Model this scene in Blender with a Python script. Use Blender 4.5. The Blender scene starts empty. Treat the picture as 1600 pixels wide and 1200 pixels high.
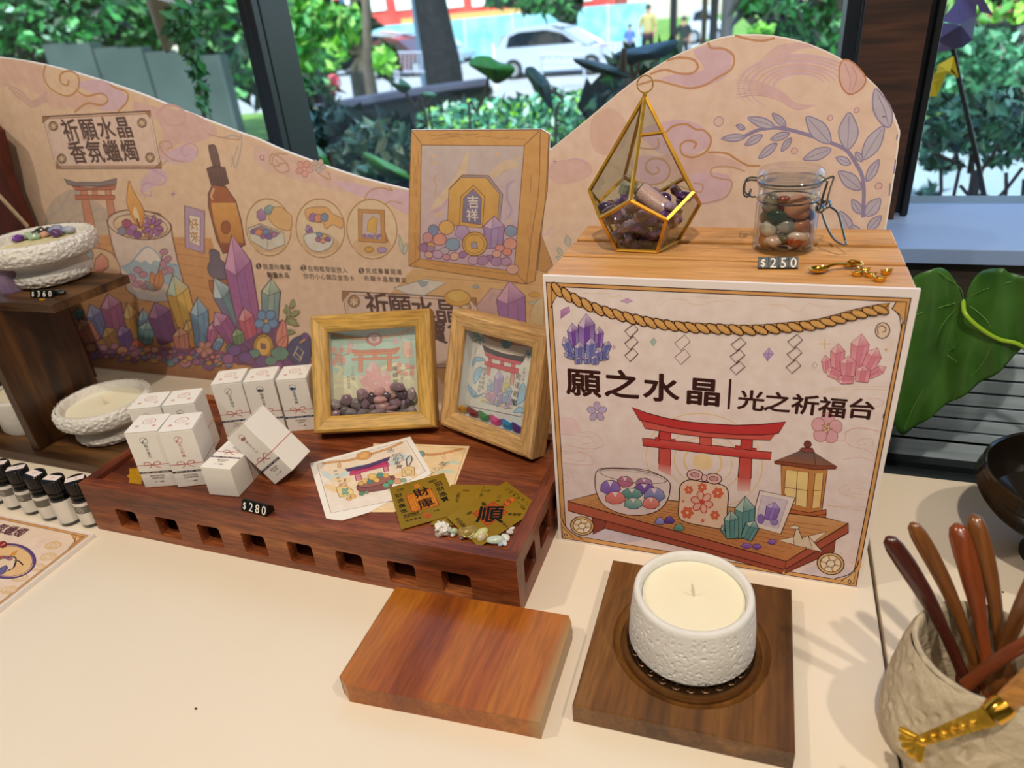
import bpy, bmesh, math, random
from math import sin, cos, pi, radians
from mathutils import Vector, Matrix, noise
from mathutils.geometry import tessellate_polygon

S = bpy.context.scene
COL = S.collection
RNG = random.Random(7)

# ---------------------------------------------------------------- camera
FPX = 1085.0                                   # focal length in pixels of a 1600 px wide frame
CAM = Vector((0, 0, 0.45))                     # 45 cm above the counter top (z = 0)
def _n(v): return v / v.length
_up = -_n(Vector((985 - 800, 2646 - 600, FPX)))
_x = -Vector((-2368 - 800, 310 - 600, FPX)); _x = _n(_x - _up * _x.dot(_up)); _y = _up.cross(_x)
# rows: world axes expressed in camera axes (x right, y down, z forward)
RW = (_x, _y, _up)
cam_data = bpy.data.cameras.new('camera'); cam = bpy.data.objects.new('camera', cam_data); COL.objects.link(cam)
cam_data.sensor_width = 36; cam_data.lens = 36 * FPX / 1600; cam_data.clip_start = .01; cam_data.clip_end = 300
m3 = Matrix(((_x.x, -_x.y, -_x.z), (_y.x, -_y.y, -_y.z), (_up.x, -_up.y, -_up.z)))
cam.matrix_world = Matrix.Translation(CAM) @ m3.to_4x4()
S.camera = cam
cam_data.dof.use_dof = True; cam_data.dof.focus_distance = .62; cam_data.dof.aperture_fstop = 6.2

# ---------------------------------------------------------------- view, sky, sun, lamps
S.view_settings.view_transform = 'Standard'; S.view_settings.look = 'None'
S.view_settings.exposure = 0.2; S.view_settings.gamma = 1; S.view_settings.use_curve_mapping = False
S.cycles.max_bounces = 10; S.cycles.diffuse_bounces = 3; S.cycles.transparent_max_bounces = 24
S.cycles.caustics_reflective = False; S.cycles.caustics_refractive = False; S.cycles.sample_clamp_indirect = 4
W = bpy.data.worlds.new('world'); S.world = W; W.use_nodes = True
_nt = W.node_tree; _nt.nodes.clear()
sky = _nt.nodes.new('ShaderNodeTexSky'); sky.sky_type = 'NISHITA'; sky.sun_disc = False
sky.sun_elevation = radians(58); sky.sun_rotation = radians(205)
bg = _nt.nodes.new('ShaderNodeBackground'); wo = _nt.nodes.new('ShaderNodeOutputWorld')
_nt.links.new(sky.outputs[0], bg.inputs[0]); _nt.links.new(bg.outputs[0], wo.inputs[0]); bg.inputs[1].default_value = .42
def light(name, kind, loc, target, energy, color, **k):
    d = bpy.data.lights.new(name, kind); d.energy = energy; d.color = color
    for a, b in k.items(): setattr(d, a, b)
    o = bpy.data.objects.new(name, d); COL.objects.link(o); o.location = loc
    o.rotation_euler = (Vector(target) - Vector(loc)).to_track_quat('-Z', 'Y').to_euler()
    return o
light('sun', 'SUN', (3, -6, 12), (0, 4, 0), 4.6, (1, .97, .92), angle=radians(.6))
WARM = (1.0, .88, .72)
light('ceiling_spot', 'AREA', (.02, -.30, 1.5), (-.1, .5, 0), 10.8, WARM, shape='DISK', size=.05)
light('ceiling_spot.001', 'AREA', (.75, .15, 1.55), (.0, .5, 0), 6.2, WARM, shape='DISK', size=.05)
light('ceiling_spot.002', 'AREA', (-.95, -.1, 1.5), (-.5, .5, 0), 5.9, WARM, shape='DISK', size=.05)
light('room_fill', 'AREA', (-.2, -.9, 1.85), (-.2, -.4, 0), 5, (1, .9, .8), shape='RECTANGLE', size=1.6, size_y=.9)  # added soft fill for the room, no such lamp is seen overhead

# ---------------------------------------------------------------- picking helpers (a photo pixel seen on a real plane)
def ray(px, py):
    d = Vector((px - 800, py - 600, FPX)); return Vector((_x.dot(d), _y.dot(d), _up.dot(d)))
def Z(px, py, z=0.0):
    d = ray(px, py); return CAM + d * ((z - CAM.z) / d.z)
def Yp(px, py, y):
    d = ray(px, py); return CAM + d * ((y - CAM.y) / d.y)
def onplane(px, py, p, n):
    d = ray(px, py); return CAM + d * ((p - CAM).dot(n) / d.dot(n))

# ---------------------------------------------------------------- materials
def lin(c):
    if isinstance(c, str):
        c = c.lstrip('#'); c = [int(c[i:i + 2], 16) / 255 for i in (0, 2, 4)]
    return tuple((x / 12.92 if x <= .04045 else ((x + .055) / 1.055) ** 2.4) for x in c)
_M = {}
def mat(name, color=None, rough=.5, metal=0., spec=.5, var=None, vscale=20., vstr=1., bump=0., bscale=60., bdetail=6., attr=False, trans=0., ior=1.45, coat=0., sss=0., emit=0., stretch=None, bdist=.002, wave=None):
    """general procedural material; var = second colour mixed in by noise; attr = use the mesh colour attribute"""
    if name in _M: return _M[name]
    m = bpy.data.materials.new(name); m.use_nodes = True; nt = m.node_tree; N = nt.nodes; L = nt.links
    b = N['Principled BSDF']; b.inputs['Roughness'].default_value = rough; b.inputs['Metallic'].default_value = metal
    b.inputs['Specular IOR Level'].default_value = spec; b.inputs['IOR'].default_value = ior
    b.inputs['Transmission Weight'].default_value = trans; b.inputs['Coat Weight'].default_value = coat
    if sss: b.inputs['Subsurface Weight'].default_value = sss; b.inputs['Subsurface Scale'].default_value = .01
    tc = N.new('ShaderNodeTexCoord'); mp = N.new('ShaderNodeMapping'); L.new(tc.outputs['Object'], mp.inputs[0])
    if stretch: mp.inputs['Scale'].default_value = stretch
    c1 = lin(color) + (1,) if color else (1, 1, 1, 1)
    src = None
    if attr:
        a = N.new('ShaderNodeAttribute'); a.attribute_name = 'Col'; src = a.outputs['Color']
    if var:
        nz = N.new('ShaderNodeTexNoise'); nz.inputs['Scale'].default_value = vscale; nz.inputs['Detail'].default_value = 5; L.new(mp.outputs[0], nz.inputs[0])
        rp = N.new('ShaderNodeValToRGB'); rp.color_ramp.elements[0].position = .5 - .2 / vstr; rp.color_ramp.elements[1].position = .5 + .2 / vstr
        L.new(nz.outputs[0], rp.inputs[0])
        if attr:
            rp.color_ramp.elements[0].color = (1, 1, 1, 1); rp.color_ramp.elements[1].color = lin(var) + (1,)
            mx = N.new('ShaderNodeMix'); mx.data_type = 'RGBA'; mx.blend_type = 'MULTIPLY'; mx.inputs[0].default_value = 1
            L.new(src, mx.inputs[6]); L.new(rp.outputs[0], mx.inputs[7]); src = mx.outputs[2]
        else:
            rp.color_ramp.elements[0].color = c1; rp.color_ramp.elements[1].color = lin(var) + (1,); src = rp.outputs[0]
    if src: L.new(src, b.inputs['Base Color'])
    else: b.inputs['Base Color'].default_value = c1
    if bump:
        nz = N.new('ShaderNodeTexNoise'); nz.inputs['Scale'].default_value = bscale; nz.inputs['Detail'].default_value = bdetail; L.new(mp.outputs[0], nz.inputs[0])
        bp = N.new('ShaderNodeBump'); bp.inputs['Strength'].default_value = bump; bp.inputs['Distance'].default_value = bdist
        L.new(nz.outputs[0], bp.inputs['Height']); L.new(bp.outputs[0], b.inputs['Normal'])
    if emit:
        b.inputs['Emission Strength'].default_value = emit
        if src: L.new(src, b.inputs['Emission Color'])
        else: b.inputs['Emission Color'].default_value = c1
    _M[name] = m; return m
def wood(name, cols, axis='x', scale=12., fine=140., rough=.45, bump=.15, coat=0., dist=1.2, fine_mix=.35, band=1.0, sap=None):
    """wood grain running along axis; cols = dark..light"""
    if name in _M: return _M[name]
    m = bpy.data.materials.new(name); m.use_nodes = True; nt = m.node_tree; N = nt.nodes; L = nt.links
    b = N['Principled BSDF']; b.inputs['Roughness'].default_value = rough; b.inputs['Coat Weight'].default_value = coat
    tc = N.new('ShaderNodeTexCoord'); mp = N.new('ShaderNodeMapping'); L.new(tc.outputs['Object'], mp.inputs[0])
    sx = [1, 1, 1]; sx['xyz'.index(axis)] = .09; mp.inputs['Scale'].default_value = sx
    n1 = N.new('ShaderNodeTexNoise'); n1.inputs['Scale'].default_value = scale * band; n1.inputs['Detail'].default_value = 4; n1.inputs['Distortion'].default_value = dist
    n2 = N.new('ShaderNodeTexNoise'); n2.inputs['Scale'].default_value = fine * 4; n2.inputs['Detail'].default_value = 3
    L.new(mp.outputs[0], n1.inputs[0]); L.new(mp.outputs[0], n2.inputs[0])
    rp = N.new('ShaderNodeValToRGB'); e = rp.color_ramp.elements
    while len(e) < len(cols): e.new(.5)
    for i, c in enumerate(cols):
        e[i].position = .30 + .40 * i / (len(cols) - 1); e[i].color = lin(c) + (1,)
    L.new(n1.outputs[0], rp.inputs[0])
    r2 = N.new('ShaderNodeValToRGB'); r2.color_ramp.elements[0].position = .35; r2.color_ramp.elements[1].position = .6
    r2.color_ramp.elements[0].color = (1 - fine_mix,) * 3 + (1,); r2.color_ramp.elements[1].color = (1, 1, 1, 1); L.new(n2.outputs[0], r2.inputs[0])
    mx = N.new('ShaderNodeMix'); mx.data_type = 'RGBA'; mx.blend_type = 'MULTIPLY'; mx.inputs[0].default_value = 1
    L.new(rp.outputs[0], mx.inputs[6]); L.new(r2.outputs[0], mx.inputs[7]); L.new(mx.outputs[2], b.inputs['Base Color'])
    if sap:                                                    # paler sapwood beyond a line across the board
        sx_ = N.new('ShaderNodeSeparateXYZ'); L.new(tc.outputs['Object'], sx_.inputs[0]); n3 = N.new('ShaderNodeTexNoise'); n3.inputs['Scale'].default_value = 40; L.new(mp.outputs[0], n3.inputs[0])
        ma = N.new('ShaderNodeMath'); ma.operation = 'MULTIPLY_ADD'; ma.inputs[1].default_value = .016; L.new(n3.outputs[0], ma.inputs[0]); L.new(sx_.outputs[0], ma.inputs[2])
        mr = N.new('ShaderNodeMapRange'); mr.inputs[1].default_value = sap[0]; mr.inputs[2].default_value = sap[1]; L.new(ma.outputs[0], mr.inputs[0])
        m2 = N.new('ShaderNodeMix'); m2.data_type = 'RGBA'; L.new(mr.outputs[0], m2.inputs[0]); L.new(mx.outputs[2], m2.inputs[6]); m2.inputs[7].default_value = lin(sap[2]) + (1,)
        L.new(m2.outputs[2], b.inputs['Base Color'])
    if bump:
        bp = N.new('ShaderNodeBump'); bp.inputs['Strength'].default_value = bump; bp.inputs['Distance'].default_value = .0006
        L.new(n2.outputs[0], bp.inputs['Height']); L.new(bp.outputs[0], b.inputs['Normal'])
    _M[name] = m; return m
def pane_mat(name, tint=(1, 1, 1), refl=1.0, rough=.0, ior=1.5):
    """clear glass sheet: passes light straight through, mirrors by angle"""
    if name in _M: return _M[name]
    m = bpy.data.materials.new(name); m.use_nodes = True; nt = m.node_tree; N = nt.nodes; L = nt.links; N.clear()
    o = N.new('ShaderNodeOutputMaterial'); t = N.new('ShaderNodeBsdfTransparent'); g = N.new('ShaderNodeBsdfGlossy'); mx = N.new('ShaderNodeMixShader'); f = N.new('ShaderNodeLayerWeight')
    t.inputs[0].default_value = tuple(tint) + (1,); g.inputs['Roughness'].default_value = rough; f.inputs[0].default_value = .5
    mu = N.new('ShaderNodeMath'); mu.operation = 'MULTIPLY'; mu.inputs[1].default_value = refl; mu.use_clamp = True
    pw = N.new('ShaderNodeMath'); pw.operation = 'POWER'; pw.inputs[1].default_value = 4.; ad = N.new('ShaderNodeMath'); ad.operation = 'MULTIPLY_ADD'; ad.inputs[1].default_value = .95; ad.inputs[2].default_value = .05; L.new(f.outputs['Facing'], pw.inputs[0]); L.new(pw.outputs[0], ad.inputs[0]); L.new(ad.outputs[0], mu.inputs[0]); L.new(mu.outputs[0], mx.inputs[0]); L.new(t.outputs[0], mx.inputs[1]); L.new(g.outputs[0], mx.inputs[2]); L.new(mx.outputs[0], o.inputs[0])
    _M[name] = m; return m

# ---------------------------------------------------------------- mesh builder (authored in world space, relinked about an origin)
def I4(): return Matrix.Identity(4)
def T(x, y=None, z=None):
    return Matrix.Translation(x if y is None else (x, y, z))
def Rz(a): return Matrix.Rotation(a, 4, 'Z')
def Rx(a): return Matrix.Rotation(a, 4, 'X')
def Ry(a): return Matrix.Rotation(a, 4, 'Y')
class MB:
    def __init__(s): s.v = []; s.f = []; s.m = []; s.c = []; s.mats = []; s.cur = 0; s.col = (1, 1, 1); s.X = I4()
    def use(s, m):
        if m not in s.mats: s.mats.append(m)
        s.cur = s.mats.index(m); return s
    def add(s, vs, fs, cols=None):
        o = len(s.v)
        for i, p in enumerate(vs):
            s.v.append(s.X @ Vector(p)); s.c.append(cols[i] if cols else s.col)
        for f in fs: s.f.append([o + i for i in f]); s.m.append(s.cur)
        return s
    def box(s, c, d, M=None):
        M = M or I4(); hx, hy, hz = d[0] / 2, d[1] / 2, d[2] / 2
        vs = [M @ Vector((c[0] + a * hx, c[1] + b * hy, c[2] + e * hz)) for e in (-1, 1) for b in (-1, 1) for a in (-1, 1)]
        return s.add(vs, [(0, 2, 3, 1), (4, 5, 7, 6), (0, 1, 5, 4), (2, 6, 7, 3), (0, 4, 6, 2), (1, 3, 7, 5)])
    def lathe(s, prof, M=None, n=48, closed=False, disp=None, cap0=True, cap1=True):
        M = M or I4(); vs = []; fs = []
        for r, z in prof:
            for k in range(n):
                a = 2 * pi * k / n; p = Vector((r * cos(a), r * sin(a), z))
                if disp and r > 1e-6: p = p + disp(p, r, z)
                vs.append(M @ p)
        m = len(prof)
        for i in range(m - 1 + (1 if closed else 0)):
            j = (i + 1) % m
            for k in range(n): l = (k + 1) % n; fs.append((i * n + k, i * n + l, j * n + l, j * n + k))
        if not closed:
            if cap0 and prof[0][0] > 1e-6: fs.append(tuple(reversed(range(n))))
            if cap1 and prof[-1][0] > 1e-6: fs.append(tuple(range((m - 1) * n, m * n)))
        return s.add(vs, fs)
    def tube(s, pts, r, n=8, closed=False, caps=True, flat=1.0, nrm=None):
        pts = [Vector(p) for p in pts]; N = len(pts); rs = r if isinstance(r, (list, tuple)) else [r] * N
        vs = []; fs = []; up = Vector(nrm) if nrm else None; prev = None
        for i, p in enumerate(pts):
            if closed: t = pts[(i + 1) % N] - pts[i - 1]
            else: t = pts[min(i + 1, N - 1)] - pts[max(i - 1, 0)]
            t.normalize()
            if up is not None: a = up - t * up.dot(t)
            elif prev is None:
                a = Vector((0, 0, 1)) if abs(t.z) < .9 else Vector((1, 0, 0)); a = a - t * a.dot(t)
            else: a = prev - t * prev.dot(t)
            a.normalize(); prev = a; b = t.cross(a)
            for k in range(n):
                th = 2 * pi * k / n; vs.append(p + a * (cos(th) * rs[i] * flat) + b * (sin(th) * rs[i]))
        for i in range(N - 1 + (1 if closed else 0)):
            j = (i + 1) % N
            for k in range(n): l = (k + 1) % n; fs.append((i * n + k, i * n + l, j * n + l, j * n + k))
        if not closed and caps: fs.append(tuple(reversed(range(n)))); fs.append(tuple(range((N - 1) * n, N * n)))
        return s.add(vs, fs)
    def prism(s, poly, z0, z1, M=None):
        """poly: list of (x, y); extruded from z0 to z1 in the frame M"""
        M = M or I4(); n = len(poly)
        tri = tessellate_polygon([[Vector((p[0], p[1], 0)) for p in poly]])
        vs = [M @ Vector((p[0], p[1], z0)) for p in poly] + [M @ Vector((p[0], p[1], z1)) for p in poly]
        fs = [tuple(t) for t in tri] + [tuple(i + n for i in reversed(t)) for t in tri] + [(i, (i + 1) % n, (i + 1) % n + n, i + n) for i in range(n)]
        return s.add(vs, fs)
    def stone(s, c, r, seed=0, sub=2, sc=(1, 1, 1), M=None, amp=.18, freq=1.3, jag=False):
        bm = bmesh.new(); bmesh.ops.create_icosphere(bm, subdivisions=sub, radius=1); M = M or I4(); off = Vector((seed * 3.17, seed * 1.3, seed * .7))
        vs = []
        for v in bm.verts:
            d = 1 + amp * noise.noise(v.co * freq + off) * 1.6
            if jag: d += amp * (noise.cell(v.co * 2.2 + off) - .5)
            p = v.co * d * r; vs.append(T(c) @ M @ Vector((p.x * sc[0], p.y * sc[1], p.z * sc[2])))
        fs = [tuple(v.index for v in f.verts) for f in bm.faces]; bm.free(); return s.add(vs, fs)
    def build(s, name, mats=None, parent=None, origin=None, smooth=40, bevel=0, bseg=2, kind=None, weld=True):
        me = bpy.data.meshes.new(name)
        if parent is not None: origin = parent.matrix_world.translation.copy() if parent.get('_o') is None else Vector(parent['_o'])
        if origin is None:
            xs = [p.x for p in s.v]; ys = [p.y for p in s.v]; zs = [p.z for p in s.v]
            origin = Vector(((min(xs) + max(xs)) / 2, (min(ys) + max(ys)) / 2, min(zs)))
        origin = Vector(origin)
        me.from_pydata([p - origin for p in s.v], [], s.f); me.update()
        if mats is not None and not isinstance(mats, (list, tuple)): mats = [mats]
        for m in (mats or s.mats): me.materials.append(m)
        if not mats:
            me.polygons.foreach_set('material_index', s.m)
        if any(c != (1, 1, 1) for c in s.c):
            at = me.color_attributes.new('Col', 'FLOAT_COLOR', 'POINT')
            at.data.foreach_set('color', [x for c in s.c for x in (c[0], c[1], c[2], 1)])
        if smooth:
            me.polygons.foreach_set('use_smooth', [True] * len(me.polygons)); me.set_sharp_from_angle(angle=radians(smooth))
        o = bpy.data.objects.new(name, me); COL.objects.link(o)
        if parent is not None:
            o.parent = parent; o['_o'] = list(origin)
        else: o.location = origin; o['_o'] = list(origin)
        if bevel:
            bv = o.modifiers.new('bevel', 'BEVEL'); bv.width = bevel; bv.segments = bseg; bv.limit_method = 'ANGLE'; bv.angle_limit = radians(35)
            bv.harden_normals = False
        if kind: o['kind'] = kind
        return o
def tag(o, label=None, cat=None, group=None, kind=None):
    if label: o['label'] = label
    if cat: o['category'] = cat
    if group: o['group'] = group
    if kind: o['kind'] = kind
    return o
def thing(name, loc, label, cat, group=None):
    o = bpy.data.objects.new(name, None); o.empty_display_size = .02; COL.objects.link(o); o.location = loc; o['_o'] = list(loc)
    return tag(o, label, cat, group)
def copytree(o, parent=None):
    c = o.copy(); COL.objects.link(c); c.parent = parent
    for ch in [x for x in bpy.data.objects if x.parent == o]: copytree(ch, c)
    return c
def spline(pts, n=6, closed=False):
    """Catmull-Rom through 2-D or 3-D points"""
    P = [Vector(p) for p in pts]; N = len(P); out = []
    rng_ = range(N if closed else N - 1)
    for i in rng_:
        g = lambda k: P[k % N] if closed else P[max(0, min(N - 1, k))]
        a, b, c, d = g(i - 1), g(i), g(i + 1), g(i + 2)
        for k in range(n):
            t = k / n; out.append(.5 * ((2 * b) + (c - a) * t + (2 * a - 5 * b + 4 * c - d) * t * t + (3 * b - a - 3 * c + d) * t ** 3))
    if not closed: out.append(P[-1])
    return out

# ---------------------------------------------------------------- printed artwork: thin ink shapes on a real surface
_glyph = {}
def glyph(ch, bold):
    k = (ch, bold)
    if k not in _glyph:
        c = bpy.data.curves.new('t', 'FONT'); c.body = ch; c.offset = bold; c.resolution_u = 3; c.align_x = 'LEFT'
        o = bpy.data.objects.new('t', c); COL.objects.link(o); me = o.to_mesh()
        vs = [(v.co.x, v.co.y) for v in me.vertices]; fs = [tuple(p.vertices) for p in me.polygons]
        o.to_mesh_clear(); bpy.data.objects.remove(o); bpy.data.curves.remove(c)
        if vs:
            x0 = min(v[0] for v in vs); x1 = max(v[0] for v in vs); y0 = min(v[1] for v in vs); y1 = max(v[1] for v in vs)
        else: x0 = x1 = y0 = y1 = 0
        _glyph[k] = (vs, fs, x0, x1, y0, y1)
    return _glyph[k]
class Art:
    STEP = 9e-6; CELL = .0025
    def __init__(s, mb, O, U, V, px=True, m=None, gain=None, base=2e-5):
        s.mb = mb; s.O = Vector(O); s.U = _n(Vector(U)); s.V = _n(Vector(V)); s.N = s.U.cross(s.V); s.px = px; s.k = 0; s.z = (0, 0, 1.); s.base = base
        s.mat = m or INK; s.gain = gain or (1, 1, 1); s.grid = {}; s.pastel = None
    def src(s, x0, y0, k): s.z = (x0, y0, k); return s
    def uv(s, p):
        if not s.px: return Vector((p[0] * s.z[2] + s.z[0], p[1] * s.z[2] + s.z[1]))
        w = onplane(s.z[0] + p[0] / s.z[2], s.z[1] + p[1] / s.z[2], s.O, s.N) - s.O
        return Vector((w.dot(s.U), w.dot(s.V)))
    def w(s, q): return s.O + s.U * q[0] + s.V * q[1] + s.N * (s.base + s.k * s.STEP)
    def C(s, c):
        return s.tone(lin(c))
    def tone(s, c):
        if s.pastel: c = tuple(c[i] * (1 - s.pastel[3]) + s.pastel[i] * s.pastel[3] for i in range(3))
        return tuple(min(.9, c[i] * s.gain[i]) for i in range(3))
    def lift(s, Q, F):
        """ink layer number: one above whatever is already printed where these faces lie"""
        cells = set(); h = s.CELL
        for f in F:
            xs = [Q[i][0] for i in f]; ys = [Q[i][1] for i in f]
            for i in range(int(min(xs) // h), int(max(xs) // h) + 1):
                for j in range(int(min(ys) // h), int(max(ys) // h) + 1): cells.add((i, j))
        k = 1 + max([s.grid.get(c, 0) for c in cells] or [0])
        for c in cells: s.grid[c] = k
        s.k = k
    def raw(s, Q, F, col):
        s.lift(Q, F); s.mb.use(s.mat)
        cols = [s.C(c) for c in col] if isinstance(col, list) else [s.C(col)] * len(Q)
        s.mb.add([s.w(q) for q in Q], F, cols)
    def tri(s, Q, col):
        """fill polygon given in uv"""
        t = tessellate_polygon([[Vector((q[0], q[1], 0)) for q in Q]])
        F = []
        for a, b, c in t:
            A, B, D = Q[a], Q[b], Q[c]
            F.append((a, b, c) if (B[0] - A[0]) * (D[1] - A[1]) - (B[1] - A[1]) * (D[0] - A[0]) > 0 else (a, c, b))
        s.raw(Q, F, col)
    def strip(s, Q, wd, col, closed=False, taper=False):
        N = len(Q); L = []
        for i in range(N):
            if closed: t = Q[(i + 1) % N] - Q[i - 1]
            else: t = Q[min(i + 1, N - 1)] - Q[max(i - 1, 0)]
            if t.length < 1e-9: t = Vector((1, 0))
            t.normalize(); n = Vector((-t.y, t.x)); h = wd / 2 * (1 if not taper else (sin(pi * (i + .35) / (N - .3)) ** .6))
            L += [Q[i] + n * h, Q[i] - n * h]
        F = []
        for i in range(N - (0 if closed else 1)):
            j = (i + 1) % N; F.append((2 * i, 2 * i + 1, 2 * j + 1, 2 * j))
        s.raw(L, F, col)
    def wpx(s, w_, at):
        if not s.px: return w_ * s.z[2]
        a = s.uv(at); b = s.uv((at[0] + w_, at[1])); c = s.uv((at[0], at[1] + w_)); return ((b - a).length + (c - a).length) / 2
    def poly(s, pts, fill=None, line=None, lw=2., sm=False, n=5):
        Q = [s.uv(p) for p in pts]
        if sm: Q = spline(Q, n, True)
        if fill is not None:
            if isinstance(fill, tuple) and len(fill) == 2:            # top / bottom colours
                ys = [q.y for q in Q]; a, b = min(ys), max(ys); ca, cb = lin(fill[0]), lin(fill[1])
                s.tri(Q, None) if False else s._grad(Q, ca, cb, a, b)
            else: s.tri(Q, fill)
        if line: s.strip(Q, s.wpx(lw, pts[0]), line, True)
    def _grad(s, Q, ct, cb, a, b):
        t = tessellate_polygon([[Vector((q[0], q[1], 0)) for q in Q]]); F = []
        for i, j, k in t:
            A, B, D = Q[i], Q[j], Q[k]
            F.append((i, j, k) if (B[0] - A[0]) * (D[1] - A[1]) - (B[1] - A[1]) * (D[0] - A[0]) > 0 else (i, k, j))
        s.lift(Q, F); s.mb.use(s.mat); cols = []
        for q in Q:
            f = (q.y - a) / max(1e-9, b - a); cols.append(s.tone(tuple(cb[i] + (ct[i] - cb[i]) * f for i in range(3))))
        s.mb.add([s.w(q) for q in Q], F, cols)
    def line(s, pts, col, lw=2., sm=True, n=6, taper=False):
        Q = [s.uv(p) for p in pts]
        if sm and len(Q) > 2: Q = spline(Q, n)
        s.strip(Q, s.wpx(lw, pts[0]), col, False, taper)
    def ell(s, c, rx, ry, fill=None, line=None, lw=2., rot=0, n=20):
        pts = [(c[0] + rx * cos(t) * cos(rot) - ry * sin(t) * sin(rot), c[1] + rx * cos(t) * sin(rot) + ry * sin(t) * cos(rot)) for t in [2 * pi * k / n for k in range(n)]]
        s.poly(pts, fill, line, lw)
    def circ(s, c, r, fill=None, line=None, lw=2., n=24):
        """true circle on the surface, r in source units"""
        q = s.uv(c); R = s.wpx(r, c); Q = [q + Vector((cos(2 * pi * k / n), sin(2 * pi * k / n))) * R for k in range(n)]
        if fill: s.tri(Q, fill)
        if line: s.strip(Q, s.wpx(lw, c), line, True)
    def spiral(s, c, r, turns, a0, col, lw, tail=None, dirn=1):
        q = s.uv(c); R = s.wpx(r, c); n = int(16 * turns)
        Q = [q + Vector((cos(a0 + dirn * 2 * pi * turns * k / n), sin(a0 + dirn * 2 * pi * turns * k / n))) * R * (.12 + .88 * k / n) for k in range(n + 1)]
        if tail: Q += [s.uv(p) for p in tail]
        s.strip(spline(Q, 3), s.wpx(lw, c), col)
    def text(s, st, c, h, col, bold=.0, gap=1.0, vert=False, rot=0., wsc=1., shear=0.):
        """characters of cell height h (source units) centred on c"""
        q = s.uv(c); H = s.wpx(h, c); n = len(st)
        R = Matrix.Rotation(rot, 2)
        for i, ch in enumerate(st):
            vs, fs, x0, x1, y0, y1 = glyph(ch, 0.)
            if not vs: continue
            cjk = ord(ch) > 0x2e00
            cx, cy = (.498, .381) if cjk else ((x0 + x1) / 2, .36)
            off = (i - (n - 1) / 2) * H * gap; o = Vector((0, -off)) if vert else Vector((off, 0))
            Q = []
            for x, y in vs:
                p = Vector(((x - cx) * H * wsc + shear * (y - cy) * H, (y - cy) * H)) + o; Q.append(q + R @ p)
            s.mb.use(s.mat); s.lift(Q, fs); nb = 8 if bold > .02 else 4 if bold > .012 else 1
            for j in range(nb):                                   # a heavy stroke: the same glyph laid down around a small ring
                d = Vector((cos(2 * pi * j / nb), sin(2 * pi * j / nb))) * (bold * .55 * H if nb > 1 else 0)
                e_ = s.N * (j * 2.5e-6); s.mb.add([s.w(p + d) + e_ for p in Q], fs, [s.C(col)] * len(Q))
INK = mat('printed_ink', None, rough=.62, spec=.25, attr=True, var='#f2ece8', vscale=90, vstr=.8)
# ================================================================ room shell
MAT_WALL = mat('plaster', '#e6ddd0', rough=.85, var='#ddd3c4', vscale=3)
MAT_BLACK = mat('black_window_frame', '#15181c', rough=.38, spec=.5, var='#1b1f24', vscale=8)
def struct(name, c, d, m, bevel=0):
    return MB().box(c, d).build(name, m, bevel=bevel, smooth=0, kind='structure')
struct('floor', (0, -.9, -.80), (7, 4.4, .1), wood('floor_boards', ['#4a3526', '#6b4d36', '#7d5d43'], 'x', 4))
struct('ceiling', (0, -.9, 2.0), (7, 4.4, .1), MAT_WALL)
struct('wall_back', (0, -3.05, .6), (7, .1, 2.9), MAT_WALL)
struct('wall_left', (-3.45, -.9, .6), (.1, 4.2, 2.7), MAT_WALL)
struct('wall_right', (3.45, -.9, .6), (.1, 4.2, 2.7), MAT_WALL)
struct('wall_front', (0, 1.15, 1.72), (7, .14, .46), MAT_WALL)
struct('wall_front.001', (0, 1.15, -.46), (7, .12, .6), MAT_BLACK)
struct('wall_front.002', (-1.7, .90, -.29), (3.6, .03, .95), mat('grey_panel', '#5a5048', rough=.6))
# window frames, panes
WY = .97
glass = pane_mat('window_glass', (.93, .97, .97), .8)
def mullion(name, x0, x1, y0, y1, z0=.2055, z1=1.5):
    b = MB(); xm = (x0 + x1) / 2
    b.box((xm, (y0 + y1) / 2, (z0 + z1) / 2), (x1 - x0, y1 - y0, z1 - z0))
    b.box((xm + (x1 - x0) * .30, y0 - .008, (z0 + z1) / 2), ((x1 - x0) * .36, .016, z1 - z0))
    return b.build(name, MAT_BLACK, bevel=.002, smooth=0, kind='structure')
xl = Yp(384, 0, .93).x
mullion('window_1', xl - .017, xl + .020, .93, 1.0)
p_l = Yp(1325, 0, .93).x; p_a = Yp(1354, 0, .90).x; p_b = Yp(1457, 0, .90).x; p_r = Yp(1477, 0, .93).x
mullion('window_2', p_l, p_a + .006, .93, 1.0)
mullion('window_3', p_b - .004, p_r, .93, 1.0)
MB().box((0, .995, .189), (6.8, .05, .03)).build('trim_1', MAT_BLACK, smooth=0, kind='structure')
MAT_COLW = wood('column_wood', ['#22120b', '#341c10', '#4a2a18', '#3a2114'], 'x', 55, 60, rough=.5, bump=.3, dist=.6)
MB().box(((p_a + p_b) / 2, .93, .863), (p_b - p_a, .06, 1.315)).build('wall_column', MAT_COLW, smooth=0, kind='structure')
for i, (a, b) in enumerate(((-3.3, xl - .01), (xl + .01, p_l + .01), (p_r - .01, 3.3))):
    MB().box(((a + b) / 2, .975, .86), (b - a, .004, 1.31)).build('window_%d' % (i + 4), glass, smooth=0, kind='structure')
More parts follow.
